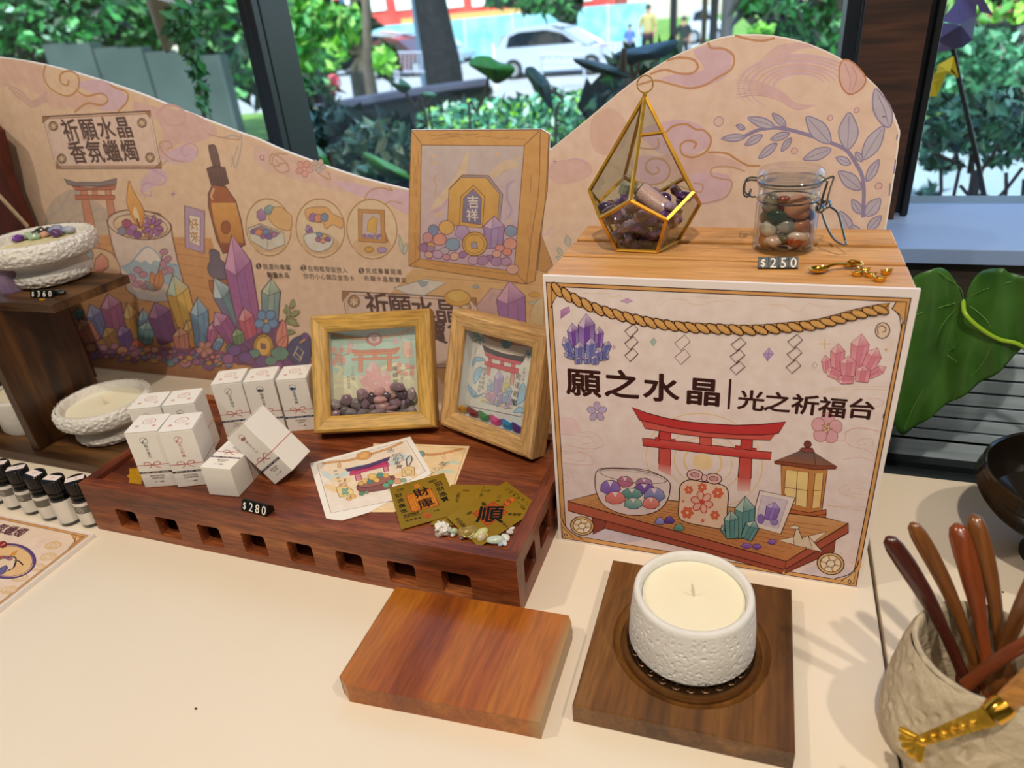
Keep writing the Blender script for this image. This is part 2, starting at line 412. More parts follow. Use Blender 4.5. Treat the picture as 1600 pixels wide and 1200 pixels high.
# sill ledge: grey painted shelf, dark band under it, slats added below in place of a window reflection
MAT_SILL = mat('sill_paint', '#8fa8d2', rough=.5, var='#869fcc', vscale=4)
MB().box((.9, .885, .197), (1.62, .188, .016)).build('trim_2', MAT_SILL, bevel=.001, smooth=0, kind='structure')
MB().box((-1.6, .885, .197), (3.3, .188, .016)).build('trim_3', MAT_SILL, bevel=.001, smooth=0, kind='structure')
MB().box((.9, .83, .166), (1.62, .06, .044)).build('trim_4', mat('dark_band', '#3b3330', rough=.6), smooth=0, kind='structure')
b = MB(); ms = mat('reflection_slat', '#c9d9e6', rough=.3, var='#98abb8', vscale=30, stretch=(.2, 1, 3)); md = mat('reflection_gap', '#10161c', rough=.6)
b.use(md).box((.9, .88, -.2), (1.62, .02, .76)); b.use(ms)
z = .143
for k in range(17):
    b.box((.9, .842, z), (1.62, .05, .0140 if k < 11 else .028), Ry(0)); z -= .0175 if k < 11 else .034
b.use(md).box((.9, .836, -.066), (1.62, .07, .008)); b.build('wall_reflection_slats', None, smooth=0, kind='structure')
# ================================================================ counters
MAT_TOP = mat('cream_laminate', '#efe2cf', rough=.36, spec=.4, var='#ebdcc7', vscale=5, bump=.04, bscale=300, bdist=.0004)
MAT_CAB = mat('cabinet_white', '#d8d0c4', rough=.6, var='#cfc6b8', vscale=4)
SX = .1132
t = thing('counter', (-.9, .3, -.75), 'long cream laminate counter carrying the crystal and candle display', 'counter')
MB().box(((-2.0 + SX) / 2, .37, -.014), (2.0 + SX, .75, .028)).build('countertop', MAT_TOP, t, bevel=.0015, smooth=0)
MB().box(((-2.0 + SX) / 2, .37, -.389), (2.0 + SX - .02, .70, .722)).build('cabinet_body', MAT_CAB, t, smooth=0)
t = thing('counter', (.6, .3, -.75), 'shorter cream counter right of the black seam under the black bowl', 'counter')
MB().box(((SX + .0026 + 1.4) / 2, .3175, -.014), (1.4 - SX - .0026, .723, .028)).build('countertop', MAT_TOP, t, bevel=.0015, smooth=0)
MB().box(((SX + .02 + 1.4) / 2, .3075, -.389), (1.4 - SX - .03, .70, .722)).build('cabinet_body', MAT_CAB, t, smooth=0)
# ================================================================ slatted crate and tray
MAT_PINE = wood('pine', ['#bd8040', '#d39858', '#e0ab6c'], 'x', 22, 110, rough=.42, bump=.15, dist=.5, fine_mix=.22, band=3)
MAT_PINEY = wood('pine_side', ['#bd8040', '#d09456', '#dca868'], 'y', 22, 110, rough=.45, bump=.15, dist=.5, fine_mix=.2, band=3)
t = thing('wooden_crate', (-.03, .572, 0), 'slatted pine crate behind the shrine poster, carrying the jar and the terrarium', 'crate')
X0, X1, ZT = -.1600, .1005, .267
for y0, y1 in ((.5025, .5485), (.5535, .5915), (.6005, .6430)):
    MB().box(((X0 + X1) / 2, (y0 + y1) / 2, ZT - .004), (X1 - X0, y1 - y0, .008)).build('top_slat', MAT_PINE, t, bevel=.0012, smooth=0)
for x in (X0 + .010, X1 - .010):
    for z in (.035, .115, .195):
        MB().box((x, .573, z + .02), (.008, .128, .05)).build('side_slat', MAT_PINEY, t, bevel=.001, smooth=0)
    for y in (.513, .633):
        MB().box((x + (.011 if x < 0 else -.011), y, .1295), (.014, .014, .259)).build('corner_post', MAT_PINEY, t, bevel=.001, smooth=0)
for z in (.05, .13, .21):
    MB().box(((X0 + X1) / 2, .6405, z), (X1 - X0 - .028, .0, .045) if False else (X1 - X0, .006, .045)).build('back_slat', MAT_PINE, t, bevel=.001, smooth=0)
    MB().box(((X0 + X1) / 2, .506, z), (X1 - X0, .006, .045)).build('front_slat', MAT_PINE, t, bevel=.001, smooth=0)

MAT_MAHO = wood('mahogany', ['#52261a', '#7a3c22', '#96502c', '#b0683a'], 'x', 26, 120, rough=.38, bump=.25, dist=1.0, fine_mix=.45, band=1.3)
MAT_MAHOY = wood('mahogany_side', ['#52261a', '#7a3c24', '#925236'], 'y', 26, 120, rough=.4, bump=.2, dist=1.0, fine_mix=.35, band=1.3)
def holed(outer, holes, th, M, name, m, parent, bevel=.0008):
    """flat panel with cut-outs; outer / holes are (x, y) loops, thickness th towards +z of M"""
    loops = [[Vector((p[0], p[1], 0)) for p in outer]] + [[Vector((p[0], p[1], 0)) for p in h] for h in holes]
    tri = tessellate_polygon(loops); flat = [p for l in loops for p in l]; n = len(flat)
    fs = [tuple(f) for f in tri] + [tuple(i + n for i in reversed(f)) for f in tri]; o = 0
    for l in loops:
        k = len(l); fs += [(o + i, o + (i + 1) % k, o + (i + 1) % k + n, o + i + n) for i in range(k)]; o += k
    b = MB(); b.add([M @ p for p in flat] + [M @ (p + Vector((0, 0, th))) for p in flat], fs)
    ob = b.build(name, m, parent, smooth=0); bm = bmesh.new(); bm.from_mesh(ob.data); bmesh.ops.recalc_face_normals(bm, faces=bm.faces); bm.to_mesh(ob.data); bm.free()
    return ob
def rrect(x0, y0, x1, y1, r=.003, n=3):
    out = []
    for cx, cy, a in ((x1 - r, y1 - r, 0), (x0 + r, y1 - r, 90), (x0 + r, y0 + r, 180), (x1 - r, y0 + r, 270)):
        out += [(cx + r * cos(radians(a + 90 * k / n)), cy + r * sin(radians(a + 90 * k / n))) for k in range(n + 1)]
    return out
TX0, TX1, TY0, TY1, TZ, RW_ = -.6460, -.1665, .3975, .5900, .060, .0115
t = thing('wooden_tray', ((TX0 + TX1) / 2, (TY0 + TY1) / 2, 0), 'low mahogany tray with a row of square cut-outs, carrying boxes, frames and cards', 'tray')
hs = [rrect(-.6085 + k * .0530, .0085, -.6085 + k * .0530 + .0275, .0340) for k in range(8)]
Mf = Matrix(((1, 0, 0, 0), (0, 0, 1, TY0), (0, 1, 0, 0), (0, 0, 0, 1)))      # x->x, y->z, z->y
holed([(TX0, 0), (TX1, 0), (TX1, TZ), (TX0, TZ)], hs, RW_, Mf, 'front_panel', MAT_MAHO, t)
Mb = Matrix(((1, 0, 0, 0), (0, 0, 1, TY1 - RW_), (0, 1, 0, 0), (0, 0, 0, 1)))
holed([(TX0, 0), (TX1, 0), (TX1, TZ), (TX0, TZ)], [[(p[0], p[1]) for p in h] for h in hs], RW_, Mb, 'back_panel', MAT_MAHO, t)
hy = [rrect(.4140 + k * .0445, .0190, .4140 + k * .0445 + .0310, .0450) for k in range(4)]
for xx in (TX1 - RW_, TX0):
    Ms = Matrix(((0, 0, 1, xx), (1, 0, 0, 0), (0, 1, 0, 0), (0, 0, 0, 1)))
    holed([(TY0 + RW_, 0), (TY1 - RW_, 0), (TY1 - RW_, TZ), (TY0 + RW_, TZ)], [h for h in hy if h[0][0] < TY1 - .02 and max(p[0] for p in h) < TY1 - RW_ - .002], RW_, Ms, 'side_panel', MAT_MAHOY, t)
FZ = .0548
MB().box(((TX0 + TX1) / 2, (TY0 + TY1) / 2, .0025), (TX1 - TX0 - 2 * RW_, TY1 - TY0 - 2 * RW_, .004)).build('bottom_panel', MAT_MAHO, t, smooth=0)
MB().box(((TX0 + TX1) / 2, TY0 + .045, .027), (TX1 - TX0 - 2 * RW_, .004, .044)).build('inner_baffle', MAT_MAHO, t, smooth=0)  # made-up baffles inside the tray, they keep the cut-outs dark
MB().box((TX1 - .045, TY0 + .1, .027), (.004, .10, .044)).build('inner_baffle', MAT_MAHO, t, smooth=0)
MB().box(((TX0 + TX1) / 2, (TY0 + TY1) / 2, FZ - .003), (TX1 - TX0 - 2 * RW_, TY1 - TY0 - 2 * RW_, .006)).build('top_panel', MAT_MAHO, t, smooth=0)

# ================================================================ boards in front
def quad_board(name, P, z0, z1, m, label, cat, cham=.004, bevel=.0015):
    b = MB(); b.prism([(p.x, p.y) for p in P], z0, z1); o = b.build(name, m, bevel=bevel, bseg=3, smooth=0); return tag(o, label, cat)
zb = .0185
MAT_ACA = wood('acacia_orange', ['#6e3412', '#8f4714', '#a55817', '#b76e1f', '#9a5019'], 'y', 9, 90, rough=.33, bump=.2, dist=1.6, fine_mix=.25, coat=.15, sap=(.078, .088, '#a88252'))
Pq = [Z(619, 917, zb), Z(888, 962, zb), Z(893, 974, zb), Z(843, 1128, zb), Z(540, 1070, zb), Z(531, 1057, zb)]
Pq.reverse()
orange = quad_board('wooden_board', Pq, 0, zb, MAT_ACA, 'thick orange-brown acacia board lying bare in front of the tray', 'wooden board')
MAT_DAC = wood('walnut_board', ['#331d0d', '#573617', '#774c20', '#8f6230'], 'y', 14, 90, rough=.36, bump=.25, dist=1.6, fine_mix=.3, coat=.1)
zc = .018
CX, CY = -.0262, .389
Pc = [Z(958, 874, zc), Z(1237, 920, zc), Z(1243, 1176, zc), Z(894, 1101, zc)]
t = thing('wooden_coaster', (CX, CY, 0), 'square dark wooden board with a round carved recess, under the big candle', 'coaster')
cc = Vector((CX, CY))
b = MB(); b.use(MAT_DAC)
# top with recess: square ring outside the circle, lathe for the groove
Nc = 64; circ_ = lambda r, z: [Vector((CX + r * cos(2 * pi * k / Nc), CY + r * sin(2 * pi * k / Nc), z)) for k in range(Nc)]
sq = [Vector((p.x, p.y)) for p in Pc]
def onsq(a):
    d = Vector((cos(a), sin(a))); best = None
    for i in range(4):
        p, q = sq[i], sq[(i + 1) % 4]; e = q - p; den = d.x * e.y - d.y * e.x
        if abs(den) < 1e-9: continue
        w = p - cc; tt = (w.x * e.y - w.y * e.x) / den; u = (w.x * d.y - w.y * d.x) / den
        if tt > 0 and -1e-6 <= u <= 1 + 1e-6 and (best is None or tt < best): best = tt
    return cc + d * best
angs = sorted(set([2 * pi * k / Nc for k in range(Nc)] + [math.atan2((p - cc).y, (p - cc).x) % (2 * pi) for p in sq])); A_ = len(angs)
ring = []
for (rr, z) in (('sq', 0.), ('sq', zc - .0012), ('sqi', zc), (.0585, zc), (.0555, zc - .0028), (.0525, zc - .0035), (.0515, zc - .005), (0, zc - .005)):
    for a in angs:
        if rr == 'sq': p = onsq(a)
        elif rr == 'sqi': p = cc + (onsq(a) - cc) * .985
        else: p = cc + Vector((cos(a), sin(a))) * max(rr, .0005)
        ring.append(Vector((p.x, p.y, z)))
fs = []
for i in range(7):
    for k in range(A_): l = (k + 1) % A_; fs.append((i * A_ + k, i * A_ + l, (i + 1) * A_ + l, (i + 1) * A_ + k))
fs.append(tuple(reversed(range(A_)))); fs.append(tuple(range(7 * A_, 8 * A_)))
b.add(ring, fs); b.build('board', None, t, smooth=30)
MAT_BRASSD = mat('aged_brass', '#a87848', rough=.38, metal=.7, var='#80562e', vscale=60)
MAT_IRON = mat('dark_bronze', '#4a3220', rough=.35, metal=.7)
t2 = thing('metal_trivet', (CX, CY, zc - .005), 'round dark brass trivet with relief pattern under the white candle', 'trivet')
M0 = T(CX, CY, zc - .005)
MB().lathe([(.0462, .002), (.0475, .0056), (.0500, .0068), (.0512, .0050), (.0512, .0), (.0462, 0)], M0, 96, closed=True).build('rim', MAT_BRASSD, t2)
b = MB(); b.lathe([(0, .0), (.0463, 0), (.0463, .0035), (0, .0035)], M0, 64)
for k in range(26):
    a = 2 * pi * k / 26; M1 = M0 @ Rz(a)
    pts = [(.0400, -.0035, .004), (.0440, -.0025, .0045), (.0452, .0012, .0045), (.0425, .0032, .0045), (.0400, .001, .0045), (.0420, -.0006, .004)]
    b.tube([M1 @ Vector(p) for p in spline(pts, 3)], .0007, 5)
b.build('relief_plate', MAT_IRON, t2)

# ================================================================ white cement vessels
MAT_CEM = mat('white_cement', '#e6e2dc', rough=.8, var='#dcd8d2', vscale=30, bump=.8, bscale=170, bdist=.003, bdetail=4)
MAT_CEMS = mat('white_cement_smooth', '#e9e6df', rough=.75, bump=.1, bscale=200)
MAT_WAX = mat('cream_wax', '#f4ebd4', rough=.45, spec=.4, sss=.25, var='#f1e6ca', vscale=12)
MAT_WICK = mat('cotton_wick', '#e4dcc8', rough=.9)
def pit(off, amp, f=150., thr=.25):
    def d(p, r, z):
        q = Vector((p.x * f + off, p.y * f, z * f)); v = noise.noise(q) + .5 * noise.noise(q * 2.1); v = max(0, v - thr)
        n = Vector((p.x, p.y, 0)).normalized(); return -n * amp * min(1, v * 3)
    return d
def dens(prof, k):
    out = []
    for i in range(len(prof) - 1):
        a, b_ = prof[i], prof[i + 1]; m = max(1, int(math.hypot(a[0] - b_[0], a[1] - b_[1]) / k))
        out += [(a[0] + (b_[0] - a[0]) * j / m, a[1] + (b_[1] - a[1]) * j / m) for j in range(m)]
    return out + [prof[-1]]
z0 = zc + .0019 - .0035 + .0 + .001
z0 = zc - .005 + .0050
t = thing('candle', (CX, CY, z0), 'white pitted cement candle with cream wax, standing on the square wooden coaster', 'candle')
M0 = T(-.0261, .3925, z0) @ Matrix.Diagonal((1.012, 1.012, 1.02, 1))
pd = pit(3, .0010, 400, .26)
b = MB().lathe(dens([(.0, 0), (.038, 0)], .01)[:-1] + dens([(.0385, 0), (.0440, .0012), (.0462, .005), (.0452, .025), (.0428, .046)], .0007), M0, 380, disp=lambda p, r, z: pd(p, r, z) if .001 < z < .044 else Vector((0, 0, 0)), cap1=False)
b.lathe([(.0428, .046), (.0424, .0485), (.0410, .0498), (.0392, .0498), (.0375, .0485), (.0368, .044), (.0366, .036), (0, .036)], M0, 96, cap0=False)
b.build('cup', mat('white_cement_pitted', '#e8e6e3', rough=.7, var='#dedcd9', vscale=40, bump=.35, bscale=420, bdist=.0012), t, smooth=60)
MB().lathe([(0, .0365), (.0362, .0365), (.0364, .0434), (.034, .0430), (.010, .0432), (0, .0434)], M0, 72).build('wax', MAT_WAX, t)
MB().tube([M0 @ Vector(p) for p in spline([(.0005, 0, .042), (.0, 0, .049), (-.0012, .0004, .054)], 4)], .0009, 8).build('wick', MAT_WICK, t)
def cement_bowl(cx, cy, z, k, seed, label, wax):
    """k scales the bowl; rounded rough rim, pinched waist, rough foot"""
    t = thing('candle_bowl', (cx, cy, z), label, 'candle' if wax else 'bowl'); M0 = T(cx, cy, z) @ Matrix.Scale(k, 4)
    o = [(.0, 0), (.033, 0), (.040, .0025), (.0435, .008), (.0432, .0135), (.0402, .0165), (.0382, .0200), (.0385, .0232), (.0430, .0252), (.0500, .0272), (.0558, .0315), (.0584, .0380), (.0586, .0440), (.0568, .0490), (.0535, .0515)]
    def dd(p, r, zz):
        q = Vector((p.x * 330 + seed, p.y * 330, zz * 330)); v = noise.noise(q) + .8 * abs(noise.noise(q * 1.9)); n = Vector((p.x, p.y, 0)).normalized()
        q2 = Vector((p.x * 30 + seed, p.y * 30, zz * 30)); w = noise.noise(q2)
        s = .3 if .015 < zz < .026 else 1.0
        if zz < .001 and r < .036: return Vector((0, 0, 0))
        return n * (v * .0017 * s + w * .0010) + Vector((0, 0, v * .0010 * s))
    b = MB(); b.lathe(dens(o, .0008), M0, 340, disp=dd, cap1=False)
    b.lathe([(.0535, .0512), (.0505, .0515), (.0485, .049), (.0470, .044), (.045, .038), (0, .037)], M0, 80, cap0=False)
    b.build('bowl', [MAT_CEM], t, smooth=80)
    if wax:
        MB().lathe([(0, .0375), (.0450, .0375), (.0462, .0415), (.045, .0412), (.01, .0413), (0, .0414)], M0, 64).build('wax', MAT_WAX, t)
        MB().tube([M0 @ Vector(p) for p in spline([(0, 0, .043), (.0006, 0, .050), (-.001, 0, .053), (-.003, 0, .0545)], 4)], .0011, 8).build('wick', MAT_WICK, t)
    return t
cement_bowl(-.772, .547, .0145, .98, 1., 'white rough cement bowl candle with cream wax on the low shelf', True)
UZ = .205
cement_bowl(-.8335, .592, UZ, 1.08, 5., 'white rough cement bowl of tumbled crystals on the upper dark shelf', False)
# plain cup candle at the far left of the lower shelf
t = thing('candle', (-.905, .548, .0145), 'white cement cup candle cut by the left photo edge, behind the dark divider', 'candle')
M0 = T(-.912, .553, .0145)
MB().lathe([(0, 0), (.044, 0), (.0455, .003), (.0465, .046), (.044, .049), (.0405, .0485), (.040, .038), (0, .038)], M0, 120).build('cup', mat('white_cement_b', '#e4e0da', rough=.75, bump=.5, bscale=110, bdist=.002), t)
MB().lathe([(0, .039), (.0398, .039), (.0398, .045), (0, .0452)], M0, 48).build('wax', MAT_WAX, t)

# ================================================================ dark wooden shelf stand at left
MAT_DW = wood('dark_stained_wood', ['#180e09', '#321c0f', '#4f3016', '#74491f'], 'z', 22, 60, rough=.42, bump=.15, dist=1.2, fine_mix=.3)
MAT_DWX = wood('dark_stained_shelf', ['#22140c', '#422a16', '#664524', '#7d5830'], 'x', 20, 60, rough=.45, bump=.15, dist=1.5, fine_mix=.3)
t = thing('shelf_stand', (-.86, .56, 0), 'dark stained wooden two-tier shelf stand at the left edge', 'shelf')
MB().prism([(-1.10, .482), (-.7055, .4785), (-.7055, .634), (-1.10, .634)], 0, .0142).build('lower_shelf', MAT_DWX, t, bevel=.0015, smooth=0)
MB().prism([(-1.10, .508), (-.7475, .5155), (-.7385, .6165), (-.80, .622), (-1.10, .622)], .1955, .2048).build('upper_shelf', MAT_DWX, t, bevel=.001, smooth=0)
MB().box((-.842, .5415, .105), (.013, .108, .181)).build('divider', MAT_DW, t, bevel=.001, smooth=0)
MB().box((-1.02, .5415, .105), (.013, .108, .181)).build('divider', MAT_DW, t, bevel=.001, smooth=0)
b = MB(); b.lathe([(0, 0), (.0035, 0), (.0035, .0015), (.0015, .0025), (0, .0025)], T(-.857, .5115, .188) @ Rx(pi / 2), 16).build('brass_screw', mat('brass_screw', '#b08a3c', rough=.3, metal=1), t)
# red board with rope above the shelf
t = thing('red_wooden_panel', (-1.0, .695, .0), 'dark red wooden panel with shaped edge standing at the far left', 'panel')
q = [Yp(*p, .69) for p in [(-60, 150), (0, 205), (9, 240), (16, 275), (49, 356)]]
b = MB(); Mp = Matrix(((1, 0, 0, 0), (0, 0, 1, .684), (0, 1, 0, 0), (0, 0, 0, 1)))
pl_ = [(q[0].x, q[0].z), (q[1].x, q[1].z), (q[2].x, q[2].z), (q[3].x, q[3].z), (q[4].x, q[4].z), (q[4].x + .002, 0), (q[0].x - .12, 0), (q[0].x - .12, q[0].z)]
b.prism(list(reversed(pl_)), 0, .012, Mp); b.build('panel', wood('red_wood', ['#3c130b', '#561c0e', '#662414'], 'z', 9, 60, rough=.5, bump=.1), t, smooth=0, bevel=.001)
ra, rb = Yp(-25, 285, .62), Vector((-.868, .60, .262)); ra = Yp(-30, 275, .62); rb = Yp(43, 354, .655)
b = MB(); d = rb - ra; nn = 60
e1 = d.cross(Vector((0, 0, 1))).normalized(); e2 = d.cross(e1).normalized()
for s_ in range(3):
    b.tube([ra + d * (k / nn) + (e1 * cos(k * .9 + s_ * 2.09) + e2 * sin(k * .9 + s_ * 2.09)) * .0013 for k in range(nn + 1)], .0016, 6)
tag(b.build('rope', mat('cream_rope', '#c9b795', rough=.6, sss=0)), 'twisted cream rope hanging in front of the dark red panel', 'rope')
# ================================================================ small white fragrance boxes
MAT_PAPER = mat('white_card', '#ece7e0', rough=.55, spec=.3)
MAT_FLAP = mat('card_edge_shade', '#c9bfb0', rough=.7)
BW, BH = .0334, .0660
RED, TAUPE = '#c9635c', '#5d4a4a'
def perf_box(M, label, word, wcol, icon, bcol, line1, line2, num, lid=True):
    """box local frame: x right, y back, z up, origin front-left-bottom"""
    o = M @ Vector((0, 0, 0)); base = M @ Vector((BW / 2, BW / 2, BH / 2)); zs = [(M @ Vector((a, b, c))).z for a in (0, BW) for b in (0, BW) for c in (0, BH)]
    t = thing('fragrance_box', (base.x, base.y, min(zs)), label, 'box', 'small white fragrance boxes on the tray')
    b = MB(); b.X = M; b.use(MAT_PAPER).box((BW / 2, BW / 2, BH / 2 - .0006), (BW, BW, BH - .0012)); b.build('carton', None, t, bevel=.0006, smooth=0)
    b = MB(); b.X = M; b.use(MAT_PAPER).box((BW / 2, BW / 2, BH - .0004), (BW - .0008, BW - .0002, .0008))
    b.box((BW / 2, BW - .0012, BH - .0004), (BW * .8, .0028, .0009))
    A = Art(b, (0, 0, BH), (1, 0, 0), (0, 1, 0), px=False)
    A.ell((BW * .5, BW * .60), .0062, .0054, None, RED, .0006)
    A.line([(BW * .5 - .0038, BW * .60 - .0008), (BW * .5 - .001, BW * .60 + .0022), (BW * .5 + .0035, BW * .60 + .001)], RED, .0005); A.line([(BW * .5 - .002, BW * .6 - .0028), (BW * .5 + .001, BW * .6 - .0008), (BW * .5 + .0028, BW * .6 - .0026)], RED, .0005)
    A.text('鳥', (BW * .5 - .0085, BW * .33), .0045, RED, .015); A.text('祝', (BW * .5 + .0085, BW * .33), .0045, RED, .015)
    b.build('lid', None, t, smooth=0)
    b = MB(); b.X = M
    A = Art(b, (0, 0, 0), (1, 0, 0), (0, 0, 1), px=False); A.base = .00012
    cx = BW * .5
    A.circ((cx, .0555), .0037, None, icon, .0004)
    if word:
        k = len(word) + len(label)
        if k % 3 == 0: A.line([(cx - .0025, .0530), (cx - .0002, .0558), (cx + .0026, .0578)], icon, .0005); A.poly([(cx - .0022, .0548), (cx, .0532), (cx - .0024, .0528)], icon)
        elif k % 3 == 1: A.circ((cx, .0555), .0022, None, icon, .0005); A.circ((cx, .0555), .001, icon)
        else: A.poly([(cx - .0034, .0548), (cx - .001, .0562), (cx + .0012, .0550), (cx + .0034, .0552), (cx + .0022, .0528), (cx - .0020, .0526)], icon)
        A.text(word, (cx + .0002, .0430), .0039, wcol, .0, gap=1.05, vert=True)
    zb_ = .0272
    A.line([(0, zb_), (cx - .008, zb_ - .0002), (cx - .0015, zb_ + .0001), (cx - .004, zb_ + .0030), (cx - .0082, zb_ + .0026), (cx - .0078, zb_ - .0002), (cx, zb_ - .0003), (cx + .0065, zb_ + .0000), (cx + .0078, zb_ + .0028), (cx + .004, zb_ + .0032), (cx, zb_), (cx - .0048, zb_ - .0042)], RED, .00075)
    A.line([(cx, zb_), (cx + .003, zb_ - .0026), (cx + .0072, zb_ - .0042)], RED, .00075)
    A.line([(cx + .0065, zb_), (BW, zb_)], RED, .0007, sm=False)
    A.poly([(0, .0193), (BW, .0193), (BW, .0170), (0, .0170)], bcol)
    for i in range(3): A.text('順心如意', (cx + (i - 1) * .0100, .01815), .0017, '#e8e2dc', .0)
    A.text(line1, (cx, .0138), .0021, TAUPE, .01); A.text(line2, (cx, .0112), .0021, TAUPE, .01); A.text(num, (cx, .0066), .0019, TAUPE, .01, gap=.62)
    A = Art(b, (BW, 0, 0), (0, 1, 0), (0, 0, 1), px=False); A.base = .00012; A.line([(0, zb_), (BW, zb_)], RED, .0007, sm=False)
    A = Art(b, (0, BW, 0), (0, -1, 0), (0, 0, 1), px=False); A.base = .00012; A.line([(0, zb_), (BW, zb_)], RED, .0007, sm=False)
    b.build('printed_label', None, t, smooth=0)
    return t
def topcorner(a, b_, h=FZ + BH):
    p, q = Z(*a, h), Z(*b_, h); ang = math.atan2(q.y - p.y, q.x - p.x); return p, ang
def stand(a, b_, *args):
    p, ang = topcorner(a, b_); return perf_box(T(p.x, p.y, FZ + .0002) @ Rz(ang), *args)
stand((193, 677), (245, 673), 'white fragrance box at the front left, next to the yellow tape scrap', '朝光香引', '#5f6468', '#4e555c', '#5b4646', '願你的每日清晨', '充滿微光香氣', 'No.1｜甜橙薑')
stand((246, 676), (297.5, 670.5), 'white fragrance box with red writing in the front left pair', '花心和韻', '#cf6f68', '#c9635c', '#454144', '願你如花般綻放', '在溫柔裡有韻味', 'No.2｜玫瑰草')
stand((199, 640), (250, 635), 'white fragrance box at the back left, beside the low bowl candle', '和風', '#cf8f88', '#d9a09a', '#5b4646', '願你平安順心', '事事如意', 'No.3｜檜木')
stand((252, 635), (303, 629.5), 'white fragrance box behind the one with red writing', '靜山', '#6a5c62', '#6a5560', '#5b4646', '願你靜心自在', '穩定如山', 'No.4｜雪松')
stand((328.5, 601.5), (377, 596), 'white fragrance box with grey hill emblem, left of the rear three', '安香相守', '#64727c', '#7e8a90', '#33465a', '願你心安', '有人相伴同行', 'No.5｜岩蘭')
stand((378.5, 598), (427, 593), 'white fragrance box with flower emblem, middle of the rear three', '幽舞月笙', '#6c6468', '#554d58', '#2e2836', '願你月下起舞', '自在優雅', 'No.6｜茉莉')
stand((430, 594.5), (477, 590.5), 'white fragrance box with blue wave emblem, against the left picture frame', '風蘊逸韻', '#4a6a84', '#27527c', '#2d4a70', '願你乘風順流', '逍遙自在', 'No.8｜薄荷')
p, q = Z(327.5, 773, FZ), Z(374.5, 777, FZ); ang = math.atan2(q.y - p.y, q.x - p.x)
ML = T(p.x, p.y, FZ + BW + .0002) @ Rz(ang) @ Matrix(((1, 0, 0, 0), (0, 0, 1, 0), (0, -1, 0, 0), (0, 0, 0, 1)))
perf_box(ML, 'white fragrance box lying on its back with its blank end facing out', '', '#5f6468', '#c9635c', '#5b4656', '願你香氣相隨', '自在前行', 'No.9｜薰衣草')
bx, by, bz = Vector((.7831, .0195, .6217)), Vector((-.0436, .9988, .0237)), Vector((-.6204, -.0456, .7829))
MT = Matrix(((bx.x, by.x, bz.x, -.4395), (bx.y, by.y, bz.y, .4485), (bx.z, by.z, bz.z, FZ + .0007), (0, 0, 0, 1)))
perf_box(MT, 'white fragrance box leaning tilted on top of the lying one', '靜月入心', '#a08a90', '#a0606c', '#4a3f52', '願你放下憂心', '回到安穩', 'No.7｜乳香')

MAT_TAPE = mat('yellow_foil', '#d9a420', rough=.35, metal=.2, var='#c08c18', vscale=200)
b = MB(); P = [Z(*p, FZ) for p in [(202, 733), (219, 731), (223, 742), (221, 757), (201, 755), (203, 748), (198, 744), (203, 741)]]
b.prism([(p.x, p.y) for p in reversed(P)], FZ + .0001, FZ + .0006); tag(b.build('tape_scrap', MAT_TAPE, smooth=0), 'torn scrap of yellow tape on the tray beside the front left box', 'tape')

# ================================================================ price tags
MAT_TAGB = mat('black_plastic', '#0d0d0e', rough=.3, coat=.3)
MAT_TAGG = mat('silver_tile', '#80848a', rough=.35, metal=.7, var='#4a4e54', vscale=400)
def price_tag(BL, BR, hgt, dep, txt, base, face, label, tiles=False, ink='#f2f0ea', tilt=.45):
    u = (BR - BL); u.z = 0; W_ = u.length; u.normalize(); n = Vector((-u.y, u.x, 0)); M = Matrix(((u.x, n.x, 0, BL.x), (u.y, n.y, 0, BL.y), (0, 0, 1, BL.z), (0, 0, 0, 1)))
    t = thing('price_tag', M @ Vector((W_ / 2, dep / 2, 0)), label, 'price tag')
    dx = hgt * sin(tilt); hz = hgt * cos(tilt)
    b = MB(); prof = [(0, 0), (dep, 0), (dep, hz * .55), (dx + .0012, hz), (dx, hz)]
    b.X = M; n_ = len(prof); vs = [(0, y, z) for y, z in prof] + [(W_, y, z) for y, z in prof]
    b.add(vs, [tuple(reversed(range(n_))), tuple(range(n_, 2 * n_))] + [(i, (i + 1) % n_, (i + 1) % n_ + n_, i + n_) for i in range(n_)])
    b.build('holder', base, t, smooth=0, bevel=.0004)
    k = len(txt); cw = W_ / k
    for i, ch in enumerate(txt):
        b = MB(); b.X = M @ T(cw * i, 0, 0) @ Rx(-tilt); b.use(face).box((cw / 2, -.0006, hgt / 2 + (.0006 if tiles else 0)), (cw * .95, .0012, hgt * (.86 if tiles else .96)))
        A = Art(b, (0, -.0012, 0), (1, 0, 0), (0, 0, 1), px=False); A.base = .00005
        A.text(ch, (cw / 2, hgt / 2 + (.0004 if tiles else 0)), hgt * 1.12 if ch != '$' else hgt * .85, ink, .014, wsc=.9)
        b.build('digit_tile', None, t, smooth=0)
    return t
price_tag(Z(378, 796.5, TZ) + Vector((0, 0, 0)), Z(418, 807, TZ), .0105, .010, '$280', MAT_TAGB, MAT_TAGB, 'black price tag reading $280 on the front rim of the tray', ink='#e8e6de')
price_tag(Z(1184, 421, ZT), Z(1247, 421, ZT), .0092, .006, '$250', MAT_TAGB, MAT_TAGG, 'silver price tag reading $250 in front of the clip jar', True)
t = price_tag(Z(48.5, 465, UZ), Z(84, 464.5, UZ), .0085, .007, '$360', MAT_TAGB, MAT_TAGB, 'black price tag reading $360 on the upper dark shelf')
b = MB(); c = Z(68, 468.5, UZ); b.box((c.x, c.y - .0016, UZ + .0008), (.006, .003, .0016)); b.build('yellow_clip', MAT_TAPE, t, smooth=0)
c = Z(92, 462, UZ); b = MB(); b.stone((c.x, c.y + .003, UZ + .0035), .0062, 3, 2, (1.2, .8, .55)); b.build('folded_end', MAT_TAGB, t, smooth=20)

